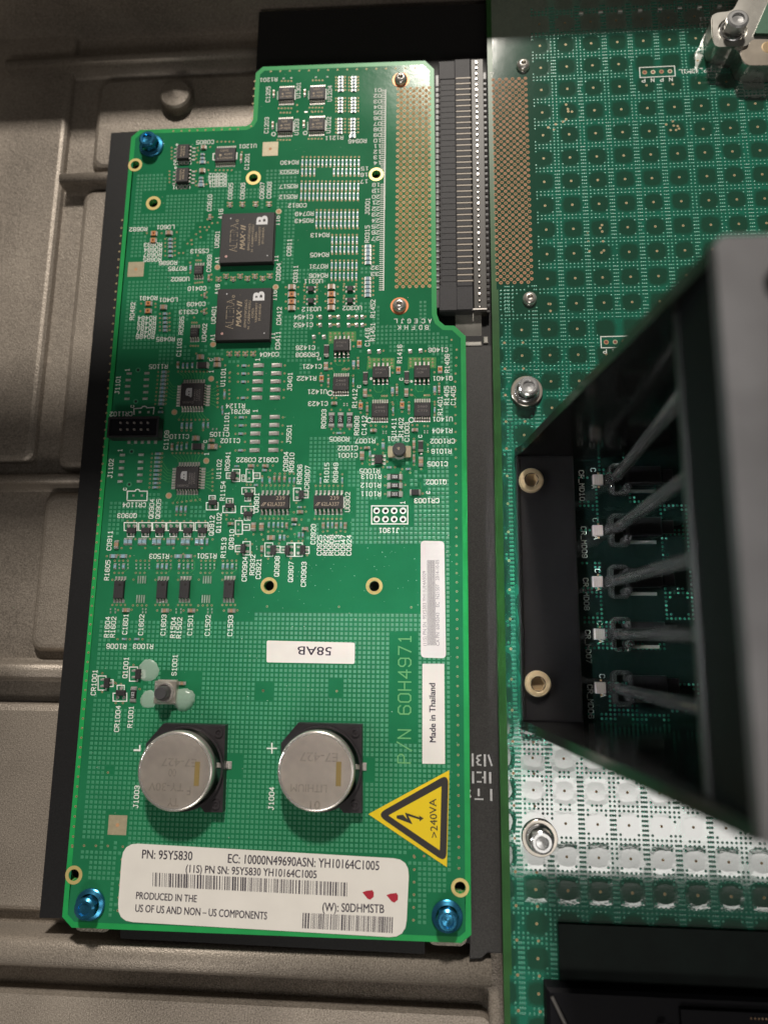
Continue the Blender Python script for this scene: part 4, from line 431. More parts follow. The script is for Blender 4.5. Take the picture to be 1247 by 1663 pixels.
D['via'] = [[-49.4,167.07],[-48.37,167.02],[-47.34,166.97],[-46.31,166.92],[-45.29,166.87],[-48.72,177.04],[-47.68,176.98],[-46.64,176.93],[-45.61,176.88],[-39.35,166.82],[-38.33,166.77],[-37.31,166.72],[-36.29,166.67],[-35.26,166.62],[-38.59,176.75],[-37.56,176.7],[-36.53,176.64],[-35.5,176.59],[-49.3,155.64],[-48.31,155.6],[-47.32,155.55],[-46.34,155.51],[-45.35,155.47],[-48.62,165.43],[-47.63,165.38],[-46.63,165.33],[-45.64,165.29],[-39.3,155.6],[-38.25,155.56],[-37.21,155.51],[-36.16,155.47],[-35.12,155.42],[-38.55,165.36],[-37.49,165.31],[-36.44,165.26],[-35.39,165.21],[-31.07,177.5],[-28.16,177.47],[-31.04,176.36],[-28.14,176.32],[-31.02,175.28],[-28.12,175.25],[-30.99,174.08],[-28.09,174.05],[-30.96,172.76],[-28.06,172.73],[-30.89,169.78],[-28.0,169.76],[-30.86,168.6],[-27.97,168.57],[-30.83,167.41],[-27.95,167.39],[-30.8,166.23],[-27.92,166.2],[-30.77,165.05],[-27.9,165.02],[-30.71,162.22],[-27.84,162.2],[-30.68,161.05],[-27.81,161.03],[-30.65,159.88],[-27.79,159.86],[-30.62,158.71],[-27.76,158.69],[-30.59,157.42],[-27.74,157.41],[-26.84,177.28],[-23.95,177.24],[-26.82,176.14],[-23.93,176.1],[-26.8,175.06],[-23.91,175.03],[-26.77,173.86],[-23.89,173.83],[-26.75,172.55],[-23.86,172.52],[-26.69,169.57],[-23.81,169.55],[-26.66,168.39],[-23.79,168.36],[-26.64,167.2],[-23.77,167.18],[-26.61,166.02],[-23.75,166.0],[-26.59,164.84],[-23.72,164.82],[-26.53,162.02],[-23.67,162.01],[-26.51,160.85],[-23.65,160.84],[-26.49,159.68],[-23.63,159.67],[-26.46,158.52],[-23.61,158.5],[-26.44,157.24],[-23.59,157.22],[-41.02,149.2],[-39.74,149.14],[-38.46,149.09],[-37.18,149.03],[-35.9,148.98],[-34.62,148.93],[-33.35,148.87],[-32.07,148.82],[-30.8,148.76],[-29.52,148.71],[-28.25,148.66],[-26.98,148.6],[-25.71,148.55],[-24.44,148.5],[-23.17,148.44],[-41.12,145.87],[-39.84,145.82],[-38.55,145.76],[-37.27,145.71],[-35.98,145.66],[-34.7,145.6],[-33.42,145.55],[-32.14,145.5],[-30.86,145.45],[-29.59,145.39],[-28.31,145.34],[-27.04,145.29],[-25.76,145.24],[-24.49,145.19],[-23.22,145.13],[-40.96,142.55],[-39.72,142.5],[-38.43,142.45],[-37.14,142.4],[-30.9,142.15],[-29.61,142.1],[-28.32,142.04],[-27.03,141.99],[-25.74,141.94],[-24.45,141.89],[-23.16,141.84],[-41.01,140.67],[-39.72,140.62],[-38.44,140.57],[-37.17,140.52],[-35.89,140.47],[-34.61,140.42],[-33.34,140.37],[-32.06,140.32],[-30.79,140.27],[-29.52,140.22],[-28.25,140.17],[-26.98,140.12],[-25.71,140.07],[-24.44,140.02],[-23.18,139.97],[-41.0,137.33],[-39.72,137.28],[-38.45,137.23],[-37.17,137.18],[-35.9,137.14],[-34.62,137.09],[-33.35,137.04],[-32.08,136.99],[-30.81,136.94],[-29.54,136.89],[-28.28,136.85],[-27.01,136.8],[-25.75,136.75],[-24.48,136.7],[-23.22,136.65],[-41.05,134.06],[-39.77,134.02],[-38.49,133.97],[-37.22,133.92],[-35.94,133.88],[-34.67,133.83],[-33.4,133.78],[-32.13,133.73],[-30.86,133.69],[-29.59,133.64],[-28.32,133.59],[-27.06,133.55],[-25.79,133.5],[-24.53,133.45],[-23.26,133.41],[-43.43,167.97],[-43.24,165.59],[-38.33,165.17],[-35.99,130.58],[-34.71,130.53],[-33.44,130.48],[-32.16,130.44],[-30.89,130.39],[-29.62,130.35],[-28.35,130.3],[-27.08,130.26],[-25.81,130.21],[-24.54,130.17],[-23.27,130.12],[-35.9,127.54],[-34.63,127.49],[-33.36,127.45],[-32.09,127.4],[-30.82,127.36],[-29.55,127.32],[-28.28,127.27],[-27.01,127.23],[-25.75,127.19],[-24.48,127.14],[-23.22,127.1],[-35.81,124.31],[-34.54,124.27],[-33.27,124.23],[-32.01,124.19],[-30.74,124.14],[-29.47,124.1],[-28.21,124.06],[-26.94,124.02],[-25.68,123.97],[-24.42,123.93],[-23.16,123.89],[-30.96,121.95],[-29.69,121.91],[-28.42,121.87],[-27.15,121.83],[-25.88,121.78],[-24.62,121.74],[-23.35,121.7],[-30.88,118.86],[-29.62,118.82],[-28.35,118.78],[-27.08,118.74],[-25.82,118.7],[-24.56,118.66],[-23.29,118.62],[-30.8,115.59],[-29.54,115.55],[-28.28,115.51],[-27.01,115.47],[-25.75,115.44],[-24.49,115.4],[-23.24,115.36],[-30.93,113.37],[-29.66,113.34],[-28.39,113.3],[-27.13,113.26],[-25.86,113.22],[-24.59,113.19],[-23.33,113.15],[-30.85,110.18],[-29.59,110.15],[-28.32,110.11],[-27.06,110.07],[-25.79,110.04],[-24.53,110.0],[-23.27,109.97],[-30.77,106.86],[-29.51,106.83],[-28.25,106.79],[-26.99,106.76],[-25.73,106.72],[-24.47,106.69],[-23.21,106.65],[-21.46,117.77],[-18.14,117.77],[-21.44,116.44],[-18.12,116.43],[-21.42,115.21],[-18.11,115.2],[-21.39,113.83],[-18.09,113.83],[-21.37,112.36],[-18.07,112.36],[-21.37,107.14],[-18.13,107.15],[-21.35,105.78],[-18.11,105.79],[-21.33,104.42],[-18.09,104.44],[-21.3,103.07],[-18.07,103.08],[-21.28,101.68],[-18.05,101.69],[-83.66,154.35],[-83.57,153.06],[-83.48,151.77],[-83.4,150.48],[-83.79,145.89],[-83.7,144.61],[-83.62,143.34],[-83.53,142.07],[-75.17,153.98],[-71.05,154.06],[-75.25,151.42],[-75.4,150.04],[-74.85,148.69],[-71.49,148.55],[-75.13,145.64],[-71.14,145.78],[-75.0,141.99],[-74.83,140.57],[-71.51,140.84],[-74.87,152.94],[-68.82,155.87],[-67.5,155.81],[-66.19,155.75],[-64.88,155.7],[-63.58,155.64],[-68.77,145.69],[-67.48,145.64],[-66.19,145.58],[-64.9,145.53],[-63.62,145.48],[-60.69,151.82],[-64.27,134.11],[-62.99,134.07],[-64.22,133.02],[-62.93,132.97],[-60.29,134.07],[-59.01,134.02],[-60.24,132.97],[-58.95,132.93],[-56.04,134.01],[-54.76,133.96],[-55.99,132.92],[-54.71,132.87],[-51.8,133.85],[-50.53,133.81],[-51.76,132.76],[-50.48,132.72],[-83.57,122.28],[-80.49,122.28],[-83.48,120.9],[-80.4,120.91],[-83.39,119.68],[-80.32,119.68],[-83.28,118.12],[-80.22,118.12],[-83.18,116.6],[-80.12,116.61],[-89.63,124.44],[-84.86,124.29],[-80.04,124.47],[-70.43,128.58],[-68.87,129.27],[-68.89,127.2],[-67.16,127.34],[-69.82,125.95],[-71.19,125.9],[-72.57,124.47],[-73.79,123.53],[-75.28,121.62],[-76.35,120.43],[-74.96,120.15],[-75.05,121.61],[-72.27,122.5],[-70.45,124.89],[-72.66,125.95],[-78.89,117.35],[-77.52,117.31],[-75.13,113.97],[-74.91,110.58],[-73.11,107.11],[-72.37,107.18],[-71.63,107.24],[-70.88,107.3],[-73.19,114.66],[-72.49,114.64],[-71.78,114.62],[-73.23,86.51],[-72.47,86.49],[-71.7,86.48],[-70.94,86.46],[-73.24,94.04],[-72.55,94.02],[-71.85,94.01],[-72.74,95.72],[-72.82,116.3],[-68.14,109.79],[-68.04,108.06],[-66.45,108.76],[-65.24,108.73],[-66.4,107.77],[-65.19,107.74],[-64.18,109.68],[-62.97,109.65],[-64.12,108.69],[-62.91,108.66],[-61.94,108.73],[-60.74,108.7],[-61.89,107.75],[-60.69,107.71],[-59.76,109.56],[-58.55,109.53],[-59.71,108.57],[-58.51,108.54],[-57.41,108.76],[-56.2,108.72],[-57.36,107.77],[-56.16,107.74],[-55.13,109.43],[-53.93,109.4],[-55.08,108.45],[-53.88,108.41],[-52.69,108.63],[-51.49,108.59],[-52.65,107.64],[-51.45,107.61],[-50.51,109.4],[-49.32,109.37],[-50.47,108.42],[-49.28,108.38],[-69.29,103.92],[-70.86,102.98],[-69.19,102.2],[-69.07,98.45],[-70.54,97.61],[-68.9,97.08],[-89.71,100.65],[-85.15,100.54],[-89.75,98.16],[-85.07,99.41],[-83.51,97.18],[-80.49,97.21],[-83.41,95.72],[-80.39,95.75],[-83.31,94.31],[-80.29,94.34],[-83.22,92.96],[-80.2,92.99],[-83.13,91.75],[-80.12,91.78],[-61.78,84.29],[-60.61,84.37],[-61.73,83.35],[-60.55,83.32],[-59.33,84.25],[-58.15,84.32],[-59.28,83.3],[-58.1,83.28],[-56.92,84.2],[-55.75,84.27],[-56.88,83.26],[-55.7,83.23],[-54.52,84.16],[-53.35,84.23],[-54.48,83.21],[-53.3,83.19],[-44.75,104.95],[-40.99,104.85],[-44.67,102.65],[-40.91,102.55],[-44.58,100.25],[-40.83,100.16],[-44.5,98.02],[-40.75,97.93],[-32.58,104.74],[-28.84,104.64],[-32.52,102.44],[-28.79,102.35],[-32.46,100.05],[-28.74,99.96],[-32.4,97.83],[-28.68,97.74],[-39.03,104.96],[-39.1,103.79],[-35.23,104.86],[-35.2,103.79],[-35.25,105.66],[-38.96,105.76],[-38.91,101.06],[-38.97,99.9],[-35.12,100.97],[-35.09,99.91],[-35.14,101.77],[-38.84,101.86],[-27.01,104.75],[-27.08,103.58],[-23.24,104.65],[-23.22,103.58],[-23.25,105.45],[-26.93,105.55],[-26.92,100.87],[-27.0,99.71],[-23.16,100.78],[-23.14,99.72],[-23.18,101.57],[-26.84,101.66],[-34.75,95.15],[-34.68,92.53],[-29.95,95.04],[-29.89,92.42],[-29.26,95.02],[-29.2,92.41],[-24.33,94.91],[-24.28,92.3],[-23.74,94.9],[-23.69,92.29],[-20.26,94.82],[-20.22,92.21],[-35.55,86.97],[-34.06,89.75],[-14.75,83.84],[-2.36,83.5],[-19.13,81.87],[-30.66,89.62],[-29.33,89.6],[-28.0,89.57],[-26.68,89.54],[-25.36,89.51],[-24.03,89.48],[-30.63,88.59],[-24.01,88.45],[-30.61,87.55],[-23.94,87.41],[-18.78,81.1],[-17.47,81.07],[-16.17,81.05],[-14.86,81.03],[-13.56,81.0],[-12.26,80.98],[-18.76,80.08],[-12.25,79.96],[-18.75,79.06],[-12.19,78.95],[-6.72,81.03],[-5.43,81.01],[-4.13,80.99],[-2.84,80.96],[-1.55,80.94],[-0.26,80.92],[-6.72,80.02],[-0.26,79.9],[-6.72,79.0],[-0.21,78.89],[-23.66,85.39],[-11.98,76.92],[0.26,76.86],[-32.97,73.36],[-33.17,77.07],[-21.21,64.78],[-21.37,68.41],[-9.12,64.88],[-9.24,68.5],[-30.27,80.13],[-30.09,78.49],[-18.49,71.58],[-18.33,69.97],[-6.4,71.55],[-6.25,69.95],[-31.01,76.42],[-30.92,72.97],[-19.35,67.74],[-19.29,64.36],[-7.14,67.77],[-7.13,64.41],[-22.28,81.72],[-22.17,78.51],[-23.53,78.43],[-10.7,73.22],[-10.63,70.06],[-11.96,69.98],[1.63,73.33],[1.67,70.19],[0.34,70.11],[-23.58,76.25],[-23.52,73.01],[-11.75,67.14],[-11.72,63.97],[0.34,66.98],[0.33,63.82],[-29.72,69.38],[-28.51,69.36],[-30.77,78.4],[-26.68,78.23],[-26.0,78.22],[-25.32,78.21],[-23.63,76.15],[-23.59,73.92],[-19.0,69.98],[-14.97,69.83],[-14.3,69.82],[-13.63,69.81],[-11.99,67.79],[-11.97,65.6],[-6.58,70.01],[-2.59,69.85],[-1.93,69.84],[-1.27,69.83],[0.34,67.82],[0.34,65.65],[-29.07,80.93],[-27.71,80.9],[-26.39,80.88],[-25.18,80.96],[-26.2,78.43],[-24.98,78.4],[-44.12,79.74],[-55.07,79.84],[-44.11,63.62],[-55.11,63.8],[-44.12,77.24],[-55.05,77.37],[-44.11,61.14],[-55.13,61.31],[-44.12,74.7],[-55.02,74.82],[-44.11,58.62],[-55.1,58.78],[-44.11,72.12],[-55.0,72.33],[-44.1,56.12],[-55.07,56.26],[-44.11,69.66],[-54.97,69.81],[-44.1,53.62],[-55.04,53.71],[-58.34,79.89],[-58.21,77.38],[-58.09,74.82],[-57.84,69.75],[-58.28,63.74],[-58.15,61.24],[-58.03,58.71],[-57.77,53.64],[-82.7,78.32],[-79.58,78.36],[-82.73,77.05],[-79.61,77.09],[-82.75,75.78],[-79.64,75.83],[-82.77,74.51],[-79.66,74.56],[-82.8,73.25],[-79.69,73.3],[-82.82,71.99],[-79.72,72.04],[-82.85,70.73],[-79.74,70.78],[-82.87,69.48],[-79.77,69.53],[-82.89,68.23],[-79.8,68.28],[-82.76,52.86],[-79.7,52.93],[-82.77,51.58],[-79.72,51.65],[-82.78,50.3],[-79.73,50.38],[-82.79,49.03],[-79.74,49.1],[-82.8,47.76],[-79.75,47.83],[-82.8,46.49],[-79.77,46.56],[-82.81,45.22],[-79.78,45.3],[-82.82,43.96],[-79.79,44.03],[-82.83,42.69],[-79.8,42.77],[-76.56,78.36],[-75.44,78.34],[-74.32,78.32],[-73.2,78.3],[-72.08,78.29],[-70.96,78.27],[-69.84,78.25],[-68.72,78.23],[-67.61,78.21],[-74.28,59.91],[-72.8,59.89],[-71.5,59.88],[-67.8,59.94],[-75.34,63.23],[-74.08,63.21],[-72.83,63.2],[-71.59,63.18],[-70.34,63.17],[-69.09,63.16],[-67.85,63.14],[-66.6,63.13],[-76.61,53.0],[-75.48,52.99],[-74.36,52.99],[-73.23,52.98],[-72.11,52.97],[-70.99,52.96],[-69.86,52.95],[-68.74,52.94],[-67.62,52.93],[-75.2,56.16],[-74.04,56.15],[-72.42,56.14],[-62.46,54.89],[-64.26,73.57],[-64.09,72.23],[-63.94,71.08],[-63.86,69.74],[-63.99,68.55],[-64.47,74.78],[-60.79,77.61],[-60.72,76.16],[-62.1,72.34],[-61.96,69.71],[-60.47,69.69],[-60.54,71.03],[-60.61,72.27],[-71.34,83.98],[-67.47,82.44],[-63.22,82.02],[-62.27,80.06],[-69.15,82.96],[-64.21,73.48],[-64.14,72.18],[-64.07,70.89],[-64.0,69.6],[-63.93,68.31],[-63.86,67.02],[-64.31,47.92],[-64.24,46.68],[-64.17,45.45],[-64.1,44.21],[-64.04,42.98],[-63.97,41.75],[-60.66,77.85],[-60.65,74.96],[-29.81,65.74],[-29.66,59.87],[-27.15,65.71],[-27.02,59.84],[-24.5,65.68],[-24.38,59.82],[-28.99,58.72],[-25.93,58.69],[-18.11,60.8],[-16.73,60.79],[-14.66,60.48],[-13.65,60.47],[-6.09,60.81],[-4.72,60.8],[-2.66,60.49],[-1.66,60.48],[-20.91,54.13],[-20.46,49.47],[-16.11,55.18],[-16.91,53.67],[-18.33,50.49],[-18.31,49.22],[-14.48,52.62],[-13.31,49.98],[-14.43,48.36],[-11.02,48.33],[-14.57,56.49],[-5.62,56.73],[-5.6,52.88],[-5.59,49.0],[-3.55,47.73],[-1.66,54.96],[-1.61,52.84],[-13.85,45.56],[-9.42,46.74],[-13.82,43.01],[-9.4,44.19],[-13.8,40.48],[-9.39,41.66],[-8.98,47.76],[-6.71,46.68],[-3.09,40.58],[-8.04,43.13],[-88.62,32.73],[-86.63,32.73],[-87.05,24.83],[-85.85,27.45],[-84.27,32.73],[-82.3,32.73],[-82.75,24.84],[-81.53,27.46],[-80.13,32.73],[-78.16,32.73],[-78.64,24.85],[-77.42,27.46],[-75.95,32.72],[-73.99,32.72],[-74.49,24.85],[-73.27,27.47],[-71.84,32.72],[-69.88,32.72],[-70.41,24.86],[-69.18,27.47],[-67.54,32.72],[-65.59,32.72],[-66.15,24.87],[-64.91,27.48],[-63.15,27.39],[-93.96,22.47],[-90.78,22.76],[-87.11,22.49],[-74.89,22.48],[-68.04,22.55],[-71.46,23.17],[-91.12,26.89],[-89.78,24.82],[-91.5,21.15],[-91.3,17.65],[-90.18,21.16],[-89.99,17.65],[-89.01,21.16],[-88.83,17.66],[-87.61,21.17],[-78.89,21.2],[-78.74,17.71],[-77.59,21.2],[-77.44,17.71],[-76.29,21.2],[-76.14,17.72],[-75.04,21.21],[-72.58,21.22],[-72.45,17.74],[-71.24,21.22],[-71.11,17.74],[-70.04,21.23],[-69.91,17.75],[-68.7,21.23],[-59.82,21.26],[-59.73,17.79],[-58.54,21.27],[-58.45,17.8],[-57.17,21.27],[-57.08,17.81],[-55.93,21.27],[-85.13,21.17],[-83.87,21.18],[-82.57,21.18],[-81.31,21.19],[-85.0,17.68],[-83.75,17.68],[-82.45,17.69],[-66.12,21.24],[-64.78,21.24],[-63.5,21.25],[-62.26,21.25],[-66.05,17.77],[-64.72,17.77],[-63.44,17.78],[-91.15,8.51],[-89.91,8.52],[-88.68,8.53],[-87.45,8.54],[-91.74,15.65],[-78.6,8.61],[-77.37,8.62],[-76.15,8.63],[-74.92,8.64],[-79.1,15.72],[-72.04,8.66],[-70.82,8.67],[-69.6,8.68],[-68.39,8.69],[-72.5,15.76],[-59.29,8.76],[-58.08,8.77],[-56.88,8.78],[-55.67,8.79],[-59.67,15.82],[-85.12,8.43],[-83.82,8.44],[-82.51,8.45],[-81.21,8.46],[-85.55,15.73],[-66.19,8.57],[-64.9,8.59],[-63.61,8.6],[-62.32,8.61],[-66.49,15.83],[-85.45,7.22],[-89.36,7.1],[-74.09,7.18],[-77.98,7.06],[-66.47,7.25],[-70.34,7.13],[-54.92,7.3],[-58.75,7.18],[-74.29,34.53],[-72.98,34.53],[-71.67,34.53],[-75.47,38.03],[-74.14,38.2],[-72.82,38.37],[-71.5,38.54],[-70.18,38.71],[-68.87,38.87],[-67.55,39.04],[-49.45,43.14],[-48.17,43.13],[-46.88,43.13],[-45.6,43.12],[-44.32,43.11],[-43.04,43.11],[-41.76,43.1],[-49.44,33.4],[-48.16,33.4],[-46.89,33.39],[-45.62,33.39],[-44.36,33.39],[-43.09,33.39],[-33.78,42.99],[-32.49,42.98],[-31.21,42.98],[-29.93,42.97],[-28.65,42.97],[-27.37,42.96],[-26.09,42.95],[-33.78,33.3],[-32.52,33.3],[-31.27,33.3],[-30.02,33.3],[-28.77,33.3],[-27.52,33.3],[-26.27,33.3],[-45.82,46.65],[-44.4,46.64],[-42.94,46.63],[-41.48,46.62],[-40.26,46.62],[-32.55,46.37],[-26.16,46.33],[-49.53,45.85],[-47.61,45.63],[-47.07,29.63],[-45.64,30.03],[-44.27,29.75],[-43.07,29.75],[-31.29,29.63],[-30.03,29.83],[-27.53,29.44],[-26.27,29.84],[-24.97,29.64],[-40.5,30.43],[-35.7,29.83],[-38.23,31.63],[-37.6,33.11],[-36.36,35.43],[-36.8,36.76],[-39.87,35.24],[-39.41,28.91],[-41.38,28.24],[-48.45,27.31],[-51.33,28.83],[-49.0,28.83],[-40.18,26.85],[-38.27,26.93],[-37.08,27.05],[-46.75,21.9],[-40.28,22.03],[-35.65,22.91],[-43.82,26.25],[-47.28,47.6],[-46.53,49.04],[-51.02,49.07],[-53.94,43.4],[-52.8,43.4],[-53.47,27.43],[-51.6,26.04],[-55.67,23.25],[-51.69,23.66],[-55.57,33.44],[-55.73,28.42],[-59.41,33.24],[-59.39,34.46],[-52.54,37.69],[-48.74,22.8],[-39.24,37.98],[-40.14,43.01],[-88.86,-1.05],[-85.3,-1.01],[-81.65,-0.97],[-81.48,-14.57],[-83.68,-8.08],[-92.45,-10.43],[-88.38,-13.16],[-86.88,-13.33],[-87.95,-18.47],[-85.92,-18.43],[-92.1,-15.54],[-86.28,-10.22],[-88.71,-12.97],[-88.63,-36.82],[-55.13,-34.94],[-46.67,-14.43],[-46.67,-14.56],[-92.55,-10.51],[-81.37,-14.58],[-46.51,8.45],[-26.28,8.52],[-6.2,8.54],[-46.62,-14.5],[-26.38,-14.26],[6.33,-58.04],[6.33,-55.5],[6.33,-52.97],[6.33,-50.43],[6.33,-47.89],[6.33,-45.36],[6.33,-42.82],[6.33,-40.29],[6.33,-37.75],[6.32,-35.21],[6.32,-32.68],[6.32,-30.14],[6.32,-27.6],[6.32,-25.07],[6.32,-22.53],[6.32,-19.99],[6.32,-17.46],[6.32,-14.92],[6.32,-12.39],[6.32,-9.85],[6.32,-7.31],[6.32,-4.78],[6.32,-2.24],[6.32,0.3],[6.32,2.83],[6.32,5.37],[6.31,7.9],[6.31,10.44],[6.31,12.98],[6.31,15.51],[6.31,18.05],[6.31,20.59],[6.31,23.12],[6.31,25.66],[6.31,28.2],[6.31,30.73],[6.31,33.27],[6.31,35.8],[6.31,38.34],[6.31,40.88],[6.31,43.41],[6.31,45.95],[6.31,48.49],[6.31,51.02],[6.3,53.56],[6.3,56.1],[6.3,58.63],[6.3,61.17],[6.3,63.7],[6.3,66.24],[6.3,68.78],[6.3,71.31],[6.3,73.85],[6.43,76.33],[6.55,78.81],[6.68,81.28],[6.8,83.76],[5.31,86.86],[-96.9,-55.99],[-96.9,-53.43],[-96.91,-50.88],[-96.91,-48.32],[-96.92,-45.77],[-96.92,-43.21],[-96.93,-40.66],[-96.93,-38.1],[-96.94,-35.54],[-96.94,-32.99],[-96.95,-30.43],[-96.95,-27.88],[-96.96,-25.32],[-96.96,-22.76],[-96.97,-20.21],[-96.97,-17.65],[-96.98,-15.1],[-96.98,-12.54],[-96.99,-9.99],[-96.99,-7.43],[-97.02,-4.82],[-97.05,-2.21],[-97.07,0.39],[-97.1,3.0],[-97.13,5.61],[-97.16,8.22],[-97.19,10.82],[-97.22,13.43],[-97.24,16.04],[-97.27,18.65],[-97.3,21.25],[-97.33,23.86],[-97.36,26.47],[-97.39,29.08],[-97.41,31.68],[-97.44,34.29],[-97.47,36.9],[-97.5,39.51],[-97.53,42.11],[-97.56,44.72],[-97.58,47.33],[-97.61,49.94],[-97.64,52.54],[-97.67,55.15],[-97.7,57.76],[-97.73,60.37],[-97.75,62.97],[-97.78,65.58],[-97.81,68.19],[-97.84,70.8],[-97.87,73.4],[-97.9,76.01],[-97.92,78.62],[-97.95,81.23],[-97.98,83.83],[-98.01,86.44],[-98.04,89.05],[-98.07,91.66],[-98.09,94.26],[-98.12,96.87],[-98.15,99.48],[-98.14,102.19],[-98.13,104.89],[-98.12,107.6],[-98.11,110.31],[-98.1,113.01],[-98.09,115.72],[-98.07,118.43],[-98.06,121.13],[-98.05,123.84],[-98.04,126.55],[-98.03,129.25],[-83.51,160.37],[-80.86,160.35],[-78.21,160.33],[-75.56,160.31],[-72.91,160.29],[-70.25,160.26],[-67.6,160.24],[-64.95,160.22],[-62.3,160.2],[-58.08,160.99],[-58.0,163.74],[-57.93,166.48],[-57.85,169.23],[-57.77,171.97],[-57.69,174.72],[-57.62,177.46],[-52.49,180.86],[-49.37,180.78],[-46.25,180.7],[-43.13,180.61],[-40.01,180.53],[-36.88,180.45],[-33.76,180.37],[-30.64,180.28],[-27.52,180.2],[-24.4,180.12],[-21.28,180.03],[-18.16,179.95],[-15.03,179.87],[-11.91,179.79],[-8.79,179.7],[-5.67,179.62],[-5.1,-55.74],[-5.14,-58.74],[-5.18,-61.74],[-5.22,-64.75],[-5.27,-67.75],[-5.31,-70.75],[-82.95,-55.57],[-82.97,-58.72],[-83.0,-61.87],[-83.03,-65.02],[-83.05,-68.17],[-83.07,-71.32],[-96.93,-55.69],[-93.65,-55.63],[-90.37,-55.56],[-87.09,-55.5],[-5.26,-55.45],[-2.63,-55.37]]
